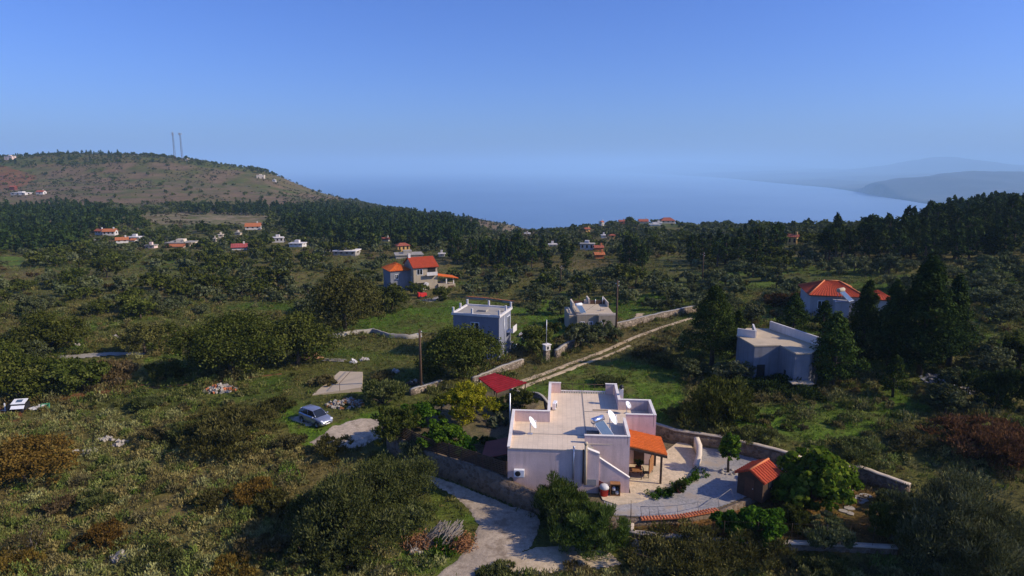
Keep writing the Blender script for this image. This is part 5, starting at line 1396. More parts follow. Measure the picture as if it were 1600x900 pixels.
FH = [
 (13, 250, 12, 6, 'pale pink house among trees on the crest of the left hill', 'plaster', 'white', 'flat', 0),
 (407, 279, 12, 5, 'pale beige two storey house on the seaward shoulder of the left hill', 'cream', 'cap', 'flat', .2),
 (428, 284, 5, 3, 'tiny pale hut below the beige house on the hill shoulder', 'white', 'white', 'flat', 0),
 (28, 305, 22, 3.5, 'long low white building on the left slope below the hill', 'white', 'white', 'flat', 0),
 (62, 304, 11, 4, 'small white house with reddish roof right of the long low white building', 'white', 'tileredfar', 'gable', 0),
 (19, 297, 8, 5, 'small red brown house above the long low white building', 'darkred', 'tileredfar', 'gable', 0),
 (170, 368, 18, 6, 'right half of the white orange roofed pair at the left edge of the valley', 'white', 'tilefar', 'gable', .15),
 (153, 367, 13, 6, 'left half of the white pair in the valley, with a pinkish roof', 'white', 'tileredfar', 'gable', -.35),
 (191, 380, 17, 5, 'white house with orange roof in the valley, left of the small white block', 'white', 'tilefar', 'gable', .5),
 (208, 377, 18, 6, 'small white block with a patch of orange roof in the valley', 'white', 'white', 'flat', 0),
 (278, 386, 38, 6, 'long house with pale flat roof and orange lean-to in the valley', 'cream', 'concrete', 'flat', .05),
 (234, 388, 14, 4, 'low pinkish shed at the left end of the long valley house', 'plaster', 'concrete', 'flat', 0),
 (395, 359, 23, 5, 'white house with long orange roof under the pine slope', 'white', 'tilefar', 'gable', .25),
 (374, 391, 23, 4.5, 'white house with dark pink roof among the valley trees', 'white', 'pinksheet', 'gable', .3),
 (345, 372, 7, 5, 'pale ruin standing among the dark trees of the valley', 'cream', 'cream', 'flat', .2),
 (336, 380, 3.5, 7, 'narrow pale tower among the dark trees of the valley', 'cream', 'cream', 'flat', 0),
 (371, 367, 9, 3, 'small pale hut left of the long orange roof', 'cream', 'concrete', 'flat', 0),
 (434, 379, 18, 7, 'white boxy flat roofed house beside the dark tree', 'white', 'cap', 'flat', .15),
 (462, 386, 22, 5, 'white flat house half hidden behind a round dark tree', 'white', 'white', 'flat', -.1),
 (538, 400, 36, 7, 'long house with white slab roofs and square pillars in the valley', 'concrete', 'cap', 'flat', -.08),
 (631, 393, 20, 9, 'ochre yellow house with a red roof above the big orange roofed house', 'yellow', 'tileredfar', 'hip', .4),
 (640, 404, 44, 5, 'flat concrete building just behind the big orange roofed house', 'concrete', 'concrete', 'flat', .25),
 (602, 377, 10, 3, 'small pink roofed hut under the pines', 'white', 'tileredfar', 'gable', 0),
 (690, 401, 9, 4, 'small pale hut in front of the middle pines', 'white', 'cap', 'flat', 0),
 (942, 353, 6, 6, 'white gabled house with a pink side near the headland', 'white', 'tileredfar', 'gable', .9),
 (928, 350, 9, 4, 'pale house at the left end of the seaside ridge', 'cream', 'concrete', 'flat', 0),
 (918, 363, 9, 5, 'small orange roofed house on the slope facing the sea', 'yellow', 'tileredfar', 'gable', .3),
 (917, 391, 22, 9, 'pale grey two storey house left of the stacked orange roofs', 'white', 'concrete', 'flat', -.2),
 (937, 404, 14, 6, 'house with the lower of the stacked orange roofs', 'tilecap', 'tilefar', 'gable', .1),
 (936, 392, 13, 5, 'house with the upper of the stacked orange roofs', 'tilecap', 'tileredfar', 'gable', .1),
 (957, 374, 9, 6, 'small ochre house on the slope above the stacked orange roofs', 'yellow', 'tileredfar', 'hip', 0),
 (944, 372, 8, 4, 'small white house beside the ochre house on the slope', 'white', 'cap', 'flat', 0),
 (1044, 349, 22, 4, 'wide house with red roof on top of the seaside ridge', 'cream', 'tileredfar', 'hip', 0),
 (1030, 351, 9, 3, 'low white shed in front of the wide red roofed ridge house', 'white', 'cap', 'flat', 0),
 (1024, 353, 16, 2, 'long low pale wall like building below the wide ridge house', 'white', 'white', 'flat', 0),
 (1075, 349, 15, 5, 'grey house beside the wide red roofed ridge house', 'grey', 'concrete', 'flat', 0),
 (1091, 350, 9, 4, 'small orange roofed house at the right of the ridge group', 'tilecap', 'tilefar', 'hip', 0),
 (1006, 349, 14, 3, 'low pale orange roofed house left of the wide ridge house', 'cream', 'tileredfar', 'gable', 0),
 (972, 350, 9, 4, 'small reddish house at the left part of the ridge', 'tilecap', 'tileredfar', 'gable', 0),
 (1154, 351, 9, 6, 'small grey stone tower on the ridge right of the houses', 'grey', 'grey', 'flat', 0),
 (1237, 383, 14, 13, 'tall ochre yellow house right of the dark pines', 'yellow', 'tileredfar', 'gable', -.6),
 (824, 368, 9, 3, 'low pale shed beneath the headland', 'white', 'cap', 'flat', 0),
 (864, 385, 12, 2.5, 'low white roofed shed among the trees right of the headland', 'white', 'cap', 'flat', 0),
]
for i, (px, py, wp, hp, lab, wl, rf, kd, yw) in enumerate(FH):
    wing = (-12, 26, 2.2, 'cream', 'tilefar') if px == 278 else ((-2, 8, 2.2, 'white', 'tilefar') if px == 208 else None)
    far_house(px, py, wp, hp, lab, wl, rf, kd, yw, nwin=max(1, min(4, int(wp / 6))), wing=wing)

# lattice masts on the hill crest
def mast(px, pyt, pyb, label, plat):
    p = gp(px, pyb + 6); k = ppm(p); H_ = (pyb + 6 - pyt) / k; root = empty('antenna_mast', p, .3, label, 'mast', None)
    b = MB(); n = 12; w0, w1 = 1.6, .8
    L = [[Vector((math.cos(a) * (w0 + (w1 - w0) * i / n), math.sin(a) * (w0 + (w1 - w0) * i / n), H_ * i / n)) for i in range(n + 1)] for a in (0.3, 2.4, 4.5)]
    for l in L: b.tube([l[0], l[-1]], .15, 5)
    b.build('legs', M['shutter'], root)
    b = MB()
    for i in range(n):
        for j in range(3): b.tube([L[j][i], L[(j + 1) % 3][i + 1]], .08, 4); b.tube([L[j][i + 1], L[(j + 1) % 3][i + 1]], .07, 4)
    b.build('bracing', M['shutter'], root)
    b = MB()
    if plat:
        for a in (0, 2.1, 4.2): b.obox(Vector((math.cos(a) * 2.2, math.sin(a) * 2.2, H_ - 1)), (.6, 1.4, 2.6), rz=a)
        b.lathe([(2.4, 0), (2.4, .2)], 12, (0, 0, H_ - 2.6))
    else:
        for a in (0, 2.1, 4.2): b.obox(Vector((math.cos(a) * 1.2, math.sin(a) * 1.2, H_ - 2.6)), (.4, .9, 4.4), rz=a)
        b.tube([(0, 0, H_), (0, 0, H_ + 2.5)], .15, 5)
    b.build('antennas', M['steel'], root)
mast(273.5, 208, 245, 'left of the two tall antenna masts on the hill crest, slim with a spike', False)
mast(285, 209, 246, 'right of the two tall antenna masts on the hill crest, with a wider head', True)
far_house(292, 252, 5, 3, 'small pale equipment hut at the foot of the antenna masts', 'cream', 'cap', 'flat', 0, cat='hut', nwin=1)
# overhead cables
wire(tp_(PA), onz(780, 505, 3.0), .8, 'black cable from the brown utility pole to the blue grey building')
wire(tp_(PB), Vector((onz(905, 492, 2.6).x, onz(905, 492, 2.0).y, 2.0)), .7, 'black cable from the dark utility pole to the beige house')
wire(tp_(PB), tp_(PC), 1.6, 'long black cable between the two utility poles left of centre', .02)
# ---------------------------------------------------------------- vegetation
def leaf_mat(name, lo, mid, hi, trans=.22, hue=.012, val=.26, attr='tint'):
    m = bpy.data.materials.new(name); m.use_nodes = True; t = m.node_tree; t.nodes.remove(t.nodes['Principled BSDF'])
    a = N(t, 'ShaderNodeAttribute', attribute_name=attr)
    c = ramp(t, a.outputs['Fac'], [(0, lo), (.5, mid), (1, hi)])
    oi = t.nodes.new('ShaderNodeObjectInfo')
    h = t.nodes.new('ShaderNodeHueSaturation')
    mr = N(t, 'ShaderNodeMapRange'); mr.inputs[3].default_value = .5 - hue; mr.inputs[4].default_value = .5 + hue; t.links.new(oi.outputs['Random'], mr.inputs[0]); t.links.new(mr.outputs[0], h.inputs['Hue'])
    ml = N(t, 'ShaderNodeMath', operation='MULTIPLY'); ml.inputs[1].default_value = 7.31; fr = N(t, 'ShaderNodeMath', operation='FRACT'); t.links.new(oi.outputs['Random'], ml.inputs[0]); t.links.new(ml.outputs[0], fr.inputs[0])
    m2 = N(t, 'ShaderNodeMapRange'); m2.inputs[3].default_value = 1 - val; m2.inputs[4].default_value = 1 + val; t.links.new(fr.outputs[0], m2.inputs[0]); t.links.new(m2.outputs[0], h.inputs['Value'])
    t.links.new(c, h.inputs['Color'])
    d = N(t, 'ShaderNodeBsdfDiffuse'); tr = N(t, 'ShaderNodeBsdfTranslucent'); mx = N(t, 'ShaderNodeMixShader'); mx.inputs[0].default_value = trans
    t.links.new(h.outputs[0], d.inputs['Color']); t.links.new(h.outputs[0], tr.inputs['Color'])
    t.links.new(d.outputs[0], mx.inputs[1]); t.links.new(tr.outputs[0], mx.inputs[2]); t.links.new(mx.outputs[0], t.nodes['Material Output'].inputs['Surface'])
    return m
def cover_mat(name, trans=.2):
    m = bpy.data.materials.new(name); m.use_nodes = True; t = m.node_tree; t.nodes.remove(t.nodes['Principled BSDF'])
    a = N(t, 'ShaderNodeAttribute', attribute_name='leafcol')
    d = N(t, 'ShaderNodeBsdfDiffuse'); tr = N(t, 'ShaderNodeBsdfTranslucent'); mx = N(t, 'ShaderNodeMixShader'); mx.inputs[0].default_value = trans
    t.links.new(a.outputs['Color'], d.inputs['Color']); t.links.new(a.outputs['Color'], tr.inputs['Color'])
    t.links.new(d.outputs[0], mx.inputs[1]); t.links.new(tr.outputs[0], mx.inputs[2]); t.links.new(mx.outputs[0], t.nodes['Material Output'].inputs['Surface'])
    return m
M['cover'] = cover_mat('mixed_scrub_leaves')
LM = {
 'olive': leaf_mat('olive_leaves', (.042, .052, .018), (.096, .112, .042), (.185, .198, .10)),
 'oak': leaf_mat('oak_leaves', (.026, .037, .006), (.068, .082, .014), (.138, .148, .034)),
 'pine': leaf_mat('pine_needles', (.011, .022, .006), (.028, .046, .011), (.064, .088, .022), .12),
 'conifer': leaf_mat('conifer_needles', (.014, .028, .006), (.034, .058, .011), (.080, .105, .024), .12),
 'scrub': leaf_mat('brown_scrub_leaves', (.055, .042, .014), (.120, .096, .036), (.21, .175, .08), hue=.03),
 'browngreen': leaf_mat('brownish_green_leaves', (.040, .040, .010), (.090, .085, .022), (.17, .155, .05)),
 'redscrub': leaf_mat('red_scrub_leaves', (.045, .024, .010), (.10, .046, .020), (.16, .085, .04)),
 'orange': leaf_mat('orange_autumn_leaves', (.065, .044, .010), (.150, .092, .018), (.22, .15, .035), .3),
 'yellow': leaf_mat('yellow_green_leaves', (.065, .080, .006), (.19, .185, .010), (.34, .29, .02), .35),
 'citrus': leaf_mat('citrus_leaves', (.022, .055, .006), (.055, .120, .010), (.14, .23, .02), .3),
 'fig': leaf_mat('broad_fresh_leaves', (.024, .055, .006), (.075, .13, .012), (.21, .26, .03), .35),
 'oleander': leaf_mat('oleander_leaves', (.022, .044, .007), (.062, .100, .018), (.16, .20, .05), .25),
 'sage': leaf_mat('grey_green_bush_leaves', (.040, .052, .013), (.095, .112, .030), (.18, .19, .068)),
 'cactus': leaf_mat('cactus_pads', (.05, .07, .03), (.11, .13, .06), (.20, .20, .12)),
}
M['bark'] = solid('grey_brown_bark', (.085, .062, .045), .95, .3, 4)
M['baretwig'] = solid('bare_grey_twigs', (.17, .14, .12), .95, .25, 4)

def unit(r, n):
    v = r.normal(size=(n, 3)); return v / (np.linalg.norm(v, axis=1)[:, None] + 1e-9)
def leaf_cloud(r, C, R, per, size, up=.35, asp=.55, jit=.45, spray=False):
    """leaf-sized rhombic faces spread through clumps; returns verts, clump-varied tint"""
    n = len(C) * per; ci = np.repeat(np.arange(len(C)), per)
    d = unit(r, n); rad = r.random(n) ** .45
    P = C[ci] + d * R[ci] * rad[:, None]
    nn = d * .7 + unit(r, n) * .75 + np.array([0, 0, up]); nn /= np.linalg.norm(nn, axis=1)[:, None]
    t1 = np.cross(nn, unit(r, n)); t1 /= np.linalg.norm(t1, axis=1)[:, None] + 1e-9; t2 = np.cross(nn, t1)
    if spray:        # upright sprays: the long axis points up and outward
        t1 = np.array([0, 0, .9]) + d * .7 + unit(r, n) * .55; t1 /= np.linalg.norm(t1, axis=1)[:, None]
        t2 = np.cross(t1, unit(r, n)); t2 /= np.linalg.norm(t2, axis=1)[:, None] + 1e-9
    s = size * (1 + jit * (r.random(n) * 2 - 1))
    a = t1 * s[:, None]; b = t2 * (s * asp)[:, None]
    V = np.stack([P - a, P + b, P + a, P - b], 1).reshape(-1, 3)
    tint = np.clip(.5 + (r.normal(size=len(C)) * .20)[ci] + r.normal(size=n) * .17, 0, 1)
    return V, tint
def crown_clumps(r, kind, w, h, K):
    """clump centres and radii for a crown whose foot is at z=0"""
    if kind in ('round', 'bush'):
        # a handful of unequal lobes, each carrying clumps mostly on its outside
        nl = int(np.clip(K / 10, 5, 13)); bush = kind == 'bush'
        a = r.random() * 6.283 + np.arange(nl) * 2.399 + r.normal(size=nl) * .35
        rr = .5 * w * np.sqrt((np.arange(nl) + .3) / nl) * r.uniform(.55, .78, nl)
        top = 1 - .55 * (rr / (.5 * w)) ** 1.6
        lz = h * (top * r.uniform(.34, .66, nl) if not bush else top * r.uniform(.18, .58, nl))
        L = np.stack([rr * np.cos(a), rr * np.sin(a), lz], 1)
        lr = np.stack([w * r.uniform(.17, .29, nl)] * 2 + [np.minimum(h * r.uniform(.20, .36, nl), h * .98 - lz)], 1)
        i = r.integers(0, nl, K); d = unit(r, K); d[:, 2] = np.where(r.random(K) < .7, np.abs(d[:, 2]), d[:, 2])
        C = L[i] + d * lr[i] * (.55 + .45 * r.random(K) ** .5)[:, None]
        C[:, 2] = np.maximum(C[:, 2], h * (.05 if bush else .13))
        q_ = 1.25 if (not bush and K > 180) else 1.0
        R = np.tile(np.array([w * .085, w * .085, h * .075]), (K, 1)) * q_ * (.6 + .9 * r.random(K))[:, None]
    elif kind == 'pine':
        t = np.sort(r.random(K)) ; z = h * (.16 + .82 * t); prof = np.where(t < .2, .55 + t * 2.2, (1 - t) ** .82 * 1.12 + .03)
        a = r.random(K) * 6.283; rr = w / 2 * prof * (.35 + .6 * r.random(K) ** .5) * (1 + .22 * np.sin(a * 2 + t * 9))
        C = np.stack([rr * np.cos(a), rr * np.sin(a), z], 1)
        R = np.stack([w * .13 * (.5 + prof), w * .13 * (.5 + prof), np.full(K, h * .052)], 1) * (.7 + .6 * r.random(K))[:, None]
    elif kind == 'umbrella':
        t = r.random(K); z = h * (.42 + .54 * t); prof = np.sqrt(np.clip(1 - ((t - .35) / .68) ** 2, .02, 1))
        a = r.random(K) * 6.283; rr = w / 2 * prof * (.3 + .65 * r.random(K) ** .5) * (1 + .2 * np.sin(a * 3 + t * 5))
        C = np.stack([rr * np.cos(a), rr * np.sin(a), z], 1)
        R = np.tile(np.array([w * .15, w * .15, h * .07]), (K, 1)) * (.7 + .6 * r.random(K))[:, None]
    else:  # column
        t = r.random(K); z = h * (.05 + .93 * t); prof = np.clip(np.sin(math.pi * (.12 + .86 * t)) ** .7, .1, 1) * (1 - .35 * t)
        a = r.random(K) * 6.283; rr = w / 2 * prof * (.3 + .55 * r.random(K))
        C = np.stack([rr * np.cos(a), rr * np.sin(a), z], 1); R = np.stack([w * .2 * prof + .05, w * .2 * prof + .05, np.full(K, h * .07)], 1)
    return C, R
def trunk_mb(r, w, h, kind, C):
    b = MB(); rb = max(.05, min(.34, h * .035))
    if kind in ('pine', 'column', 'umbrella'):
        b.tube([(0, 0, -.3), (r.normal() * .05, 0, h * .3), (r.normal() * .1, r.normal() * .1, h * .62), (0, 0, h * .93)], [rb, rb * .8, rb * .5, rb * .12], 7)
        for c in C[:: max(1, len(C) // 14)]: b.tube([(0, 0, c[2] - h * .03), tuple(c)], [rb * .3, rb * .08], 5)
    elif kind == 'bush':
        for c in C[:: max(1, len(C) // 8)]: b.tube([(c[0] * .1, c[1] * .1, -.1), (c[0] * .5, c[1] * .5, c[2] * .55), tuple(c)], [rb * .6, rb * .4, rb * .12], 5)
    else:
        f = Vector((r.normal() * .12, r.normal() * .12, h * .28)); b.tube([(0, 0, -.3), f * .5, f], [rb * 1.25, rb, rb * .85], 8)
        for c in C[:: max(1, len(C) // 9)]:
            q = Vector(c); b.tube([f, f.lerp(q, .5) + Vector((0, 0, -h * .02)), q], [rb * .6, rb * .4, rb * .1], 6)
    return b
def quads(n): return np.arange(n * 4, dtype=np.int32).reshape(-1, 4)
_uid = [100]
def rs():
    _uid[0] += 1; return np.random.default_rng(_uid[0])
def plant_data(shape, w, h, K, per, leaf, asp=.55):
    r = rs(); C, R = crown_clumps(r, shape, w, h, K); sp = shape == 'bush' and asp < .6
    V, T = leaf_cloud(r, C, R, per, leaf * (1.35 if sp else 1), asp=asp * (.55 if sp else 1), spray=sp)
    return V, T, trunk_mb(r, w, h, shape, C)
def crown_mesh(name, V, T, mat): return np_mesh(name, V, quads(len(T)), mat, {'tint': ('FACE', 'FLOAT', T)})
def joined_mesh(name, V, T, tb, mat, bark):
    """crown and trunk in one mesh, for trees too far off to show their parts"""
    tv = np.array(tb.v, np.float32); tf = [f for f in tb.f if len(f) == 4]
    F = np.concatenate([quads(len(T)), np.array(tf, np.int32) + len(V)]); VV = np.concatenate([V, tv])
    tint = np.concatenate([T, np.zeros(len(tf))]); mi = np.concatenate([np.zeros(len(T), int), np.ones(len(tf), int)])
    return np_mesh(name, VV, F, [mat, bark], {'tint': ('FACE', 'FLOAT', tint)}, mat_idx=mi)

NAMES = {'olive': 'olive_tree', 'oak': 'oak_tree', 'pine': 'pine_tree', 'conifer': 'conifer_tree', 'cypress': 'cypress_tree'}
def single(px, py, wpx, hpx, shape, leafkind, name, cat, label, K=60, per=90, leaf=.14, asp=.55, group=None, bark='bark', rz=0, parts=('crown', 'trunk'), place=None, ground=None):
    """one surveyed plant of its own shape"""
    p = place or gp(px, py); k = ppm(p); w = wpx / k; h = hpx / k * .95
    if K < 300: K, leaf = int(K * 1.6), leaf * .82
    V, T, tb = plant_data(shape, w, h, K, per, leaf, asp)
    root = empty(name, p, rz, label, cat, group)
    mesh_obj(parts[0], crown_mesh(parts[0], V, T, LM[leafkind]), root)
    tb.build(parts[1], M[bark], root)
    return root
BU = ('foliage', 'stems')
# the plants one can tell apart
single(716, 590, 116, 98, 'round', 'oak', 'oak_tree', 'tree', 'big round dark green tree between the utility pole and the blue grey building', 240, 76, .18)
single(548, 842, 190, 158, 'bush', 'sage', 'shrub', 'bush', 'huge dark olive bush in the lower middle, left of the gravel drive', 330, 130, .095, parts=BU)
single(622, 792, 128, 142, 'bush', 'sage', 'shrub', 'bush', 'tall grey green bush leaning over the gravel drive below the fence', 190, 110, .09, parts=BU)
single(628, 824, 96, 62, 'bush', 'sage', 'shrub', 'bush', 'lower olive bush between the huge bush and the cut branches', 80, 90, .12, parts=BU)
single(880, 822, 100, 105, 'bush', 'oleander', 'oleander_bush', 'bush', 'tall leafy oleander in front of the pink house wall', 110, 120, .16, .30, parts=BU)
single(925, 855, 118, 85, 'bush', 'oleander', 'oleander_bush', 'bush', 'wide oleander right of the taller one, above the concrete pad', 110, 110, .16, .30, parts=BU)
single(1515, 890, 230, 200, 'bush', 'olive', 'olive_tree', 'tree', 'very large grey green olive tree filling the lower right corner', 420, 130, .10, .42)
single(1272, 782, 132, 104, 'bush', 'fig', 'fig_tree', 'tree', 'bright green broad leafed tree beside the wooden shed', 110, 60, .26, .75)
single(1292, 846, 90, 46, 'bush', 'olive', 'shrub', 'bush', 'low grey green bush just above the long low garden wall', 60, 90, .12, parts=BU)
single(1390, 842, 80, 66, 'bush', 'oak', 'shrub', 'bush', 'dark round bush at the right end of the low garden wall', 60, 90, .13, parts=BU)
single(1190, 842, 80, 66, 'bush', 'citrus', 'shrub', 'bush', 'dark green leafy bush below the shed and the tan lid', 60, 80, .18, .6, parts=BU)
single(1142, 838, 60, 56, 'bush', 'citrus', 'shrub', 'bush', 'dark green leafy bush just right of the tile coping', 50, 80, .17, .6, parts=BU)
single(1245, 826, 60, 46, 'bush', 'oak', 'shrub', 'bush', 'small dark bush behind the low garden wall, below the fig', 40, 80, .13, parts=BU)
single(1402, 796, 70, 40, 'bush', 'olive', 'shrub', 'bush', 'grey green bush against the dark garden wall at the right', 60, 80, .13, parts=BU)
single(1138, 738, 30, 68, 'umbrella', 'citrus', 'sapling', 'tree', 'slim dark sapling standing alone in the gravel yard', 34, 60, .13, .6)
single(1062, 766, 26, 22, 'bush', 'oak', 'shrub_foliage', 'plant', 'round dark foliage of the potted shrub at the terrace edge', 24, 50, .08, place=onz(1062, 766, PZ + .5), parts=BU)
single(0, 0, 16, 16, 'bush', 'oak', 'pot_plant_foliage', 'plant', 'dark leaves rising from the bright red pot under the porch', 14, 40, .09, place=hw(10.95, 3.85, PZ + .55), parts=BU)
single(735, 652, 84, 74, 'round', 'yellow', 'yellow_tree', 'tree', 'bright yellow green tree left of the pink house', 110, 80, .13, place=onz(733, 658, LZ))
single(690, 690, 78, 52, 'bush', 'citrus', 'citrus_tree', 'tree', 'bright green citrus bush right behind the slatted fence', 60, 80, .17, .6, place=onz(690, 698, LZ))
single(728, 700, 50, 34, 'bush', 'citrus', 'citrus_tree', 'tree', 'small green citrus bush behind the slatted fence nearest the house', 40, 80, .15, .6, place=onz(728, 706, LZ))
single(655, 660, 74, 52, 'bush', 'citrus', 'citrus_tree', 'tree', 'green citrus tree at the back of the yard left of the yellow tree', 60, 80, .17, .6, place=onz(655, 664, LZ))
single(618, 684, 80, 66, 'bush', 'oak', 'shrub', 'bush', 'dark leafy bush at the end of the pale parking strip', 70, 80, .15, parts=BU)
single(650, 718, 60, 50, 'bush', 'olive', 'shrub', 'bush', 'grey green bush over the left end of the slatted fence', 50, 80, .12, parts=BU)
single(690, 640, 34, 34, 'round', 'oak', 'shrub', 'bush', 'small dark tree at the left foot of the yellow tree', 30, 60, .13, place=onz(690, 640, LZ))
single(766, 690, 30, 24, 'bush', 'pine', 'shrub', 'bush', 'small black green bush at the left edge of the pink house', 24, 60, .12, place=onz(763, 696, LZ), parts=BU)
single(808, 632, 54, 42, 'bush', 'oak', 'shrub', 'bush', 'dark green bush beside the red shelter at the house corner', 44, 60, .14, place=onz(812, 640, LZ), parts=BU)
single(782, 640, 40, 34, 'bush', 'pine', 'shrub', 'bush', 'dark bush under the near edge of the red shelter', 34, 60, .13, place=onz(783, 645, LZ), parts=BU)
for i, (x, y, s) in enumerate([(768, 664, 20), (780, 656, 16), (790, 662, 16)]):
    single(x, y, s, s * 1.2, 'bush', 'cactus', 'prickly_pear', 'cactus', 'pale prickly pear pads between the yellow tree and the house', 16, 14, .2, .8, group='prickly pears by the yellow tree', place=onz(x, y + 3, LZ), parts=('pads', 'stems'))
single(600, 630, 78, 52, 'bush', 'sage', 'shrub', 'bush', 'brown olive bush beside the tan cistern roof', 70, 80, .15, parts=BU)
single(1112, 572, 90, 132, 'pine', 'conifer', 'conifer_tree', 'tree', 'tall dark conifer at the right end of the rutted track', 130, 70, .20, .4)
single(1150, 560, 50, 80, 'pine', 'conifer', 'conifer_tree', 'tree', 'dark conifer between the tall one and the bare grey house', 60, 70, .18, .4)
single(1126, 662, 118, 100, 'bush', 'oak', 'shrub', 'bush', 'broad round yellowish green bush behind the pink house to the right', 120, 70, .17, parts=BU)
single(1300, 606, 78, 126, 'pine', 'conifer', 'conifer_tree', 'tree', 'dark conifer against the right side of the bare grey house', 110, 70, .20, .4)
single(1238, 532, 54, 78, 'pine', 'conifer', 'conifer_tree', 'tree', 'feathery dark conifer behind the bare grey house', 60, 60, .2, .4)
single(1284, 545, 46, 80, 'pine', 'conifer', 'conifer_tree', 'tree', 'dark conifer below the red roofed white house', 50, 60, .2, .4)
single(1345, 570, 62, 140, 'column', 'pine', 'pine_tree', 'tree', 'narrow black green pine covering the right half of the red roofed house', 100, 60, .22, .4)
single(1436, 588, 104, 196, 'pine', 'pine', 'pine_tree', 'tree', 'tallest broad dark pine at the right, beyond the stone heap', 190, 60, .26, .4)
single(1482, 572, 64, 150, 'pine', 'pine', 'pine_tree', 'tree', 'dark pine at the right side of the tallest broad one', 100, 60, .24, .4)
single(1388, 580, 58, 150, 'pine', 'pine', 'pine_tree', 'tree', 'dark pine between the narrow one and the tallest broad one', 100, 60, .24, .4)
single(1395, 620, 44, 70, 'pine', 'conifer', 'conifer_tree', 'tree', 'small feathery conifer in front of the dark pines at the right', 46, 60, .16, .4)
single(362, 584, 160, 116, 'round', 'oak', 'oak_tree', 'tree', 'broad dark oak left of the log pile', 260, 70, .19)
single(465, 570, 110, 98, 'round', 'oak', 'oak_tree', 'tree', 'dark oak behind the log pile', 180, 64, .2)
single(540, 516, 120, 112, 'round', 'browngreen', 'oak_tree', 'tree', 'large brownish green oak at the left end of the green field', 150, 60, .26)
single(612, 488, 66, 56, 'round', 'oak', 'oak_tree', 'tree', 'dark oak below the big orange roofed house', 70, 60, .24)
single(655, 462, 40, 30, 'round', 'oak', 'oak_tree', 'tree', 'small dark tree before the wall of the big orange roofed house', 34, 50, .26)
single(690, 470, 36, 28, 'bush', 'oak', 'shrub', 'bush', 'dark bush right of the red cart', 30, 50, .24, parts=BU)
single(78, 558, 116, 84, 'round', 'oak', 'oak_tree', 'tree', 'dark round oak at the left behind the pale path', 130, 60, .22)
single(30, 625, 120, 84, 'round', 'oak', 'oak_tree', 'tree', 'dark oak at the left edge above the white trailer', 120, 60, .2)
single(112, 612, 100, 66, 'round', 'oak', 'oak_tree', 'tree', 'oak right of the left edge oak, below the pale path', 90, 60, .2)
single(175, 598, 80, 48, 'bush', 'scrub', 'shrub', 'bush', 'brownish bush below the middle of the pale path', 60, 60, .18, parts=BU)
single(226, 552, 74, 62, 'round', 'browngreen', 'oak_tree', 'tree', 'brown yellow tree left of the broad dark oak', 70, 60, .2)
single(262, 590, 60, 32, 'bush', 'oak', 'shrub', 'bush', 'low dark bush at the left foot of the broad dark oak', 40, 60, .18, parts=BU)
single(360, 694, 150, 84, 'bush', 'browngreen', 'shrub', 'bush', 'wide brown bush left of the silver car', 130, 80, .15, parts=BU)
single(300, 690, 80, 50, 'bush', 'sage', 'shrub', 'bush', 'low dull bush at the left end of the wide brown bush', 60, 70, .14, parts=BU)
single(42, 756, 140, 84, 'round', 'orange', 'orange_tree', 'tree', 'rusty orange tree at the left edge of the scrub', 120, 70, .14)
single(162, 850, 74, 42, 'bush', 'orange', 'shrub', 'bush', 'small rusty orange bush in the lower left scrub', 50, 80, .11, parts=BU)
single(400, 782, 90, 42, 'bush', 'orange', 'shrub', 'bush', 'ochre bush at the left of the huge dark bush', 50, 80, .12, parts=BU)
single(1545, 712, 170, 64, 'bush', 'redscrub', 'shrub', 'bush', 'broad dark red bush at the right edge above the big olive', 120, 80, .14, parts=BU)
single(1250, 480, 60, 34, 'bush', 'redscrub', 'shrub', 'bush', 'rusty red bush left of the red roofed white house', 50, 60, .2, parts=BU)
single(1212, 478, 50, 26, 'bush', 'redscrub', 'shrub', 'bush', 'rusty red bush among the scrub behind the tall conifer', 40, 60, .2, parts=BU)
single(1220, 612, 110, 28, 'bush', 'pine', 'shrub', 'bush', 'low dark bushes along the foot of the bare grey house', 60, 60, .16, parts=BU)
single(906, 546, 52, 50, 'round', 'olive', 'olive_tree', 'tree', 'olive tree in front of the beige house, left one', 50, 60, .18)
single(944, 534, 58, 40, 'round', 'olive', 'olive_tree', 'tree', 'olive tree in front of the beige house, right one', 40, 60, .18)
single(922, 530, 40, 30, 'bush', 'browngreen', 'shrub', 'bush', 'ochre green bush between the two olives at the beige house', 34, 60, .16, parts=BU)
single(893, 528, 26, 34, 'bush', 'oak', 'shrub', 'bush', 'dark bush at the left corner of the beige house', 30, 60, .16, parts=BU)
single(835, 545, 40, 44, 'round', 'olive', 'olive_tree', 'tree', 'olive tree left of the meter pillar', 50, 60, .18)
single(858, 530, 34, 34, 'round', 'oak', 'olive_tree', 'tree', 'dark olive tree behind the meter pillar', 40, 60, .18)
single(1075, 893, 190, 74, 'bush', 'browngreen', 'shrub', 'bush', 'broad brown dry bush at the bottom edge right of the concrete pad', 120, 90, .11, parts=BU)
single(1170, 880, 120, 66, 'bush', 'browngreen', 'shrub', 'bush', 'dry twiggy brown bush below the low garden wall', 70, 60, .12, parts=BU, bark='baretwig')
single(1290, 900, 90, 40, 'bush', 'sage', 'shrub', 'bush', 'low olive bush under the low garden wall at the bottom', 50, 80, .11, parts=BU)
single(700, 858, 60, 26, 'bush', 'citrus', 'shrub', 'bush', 'small green plants at the foot of the cut branches', 30, 60, .12, parts=BU)
single(50, 862, 80, 60, 'bush', 'scrub', 'shrub', 'bush', 'bare grey twiggy bush at the lower left edge', 40, 16, .1, bark='baretwig', parts=BU)
single(1560, 640, 90, 110, 'bush', 'pine', 'shrub', 'bush', 'dark shaded thicket at the right edge above the dark red bush', 80, 60, .18, parts=BU)
single(1590, 580, 60, 80, 'round', 'oak', 'oak_tree', 'tree', 'dark tree cut by the right edge of the picture', 60, 60, .2)
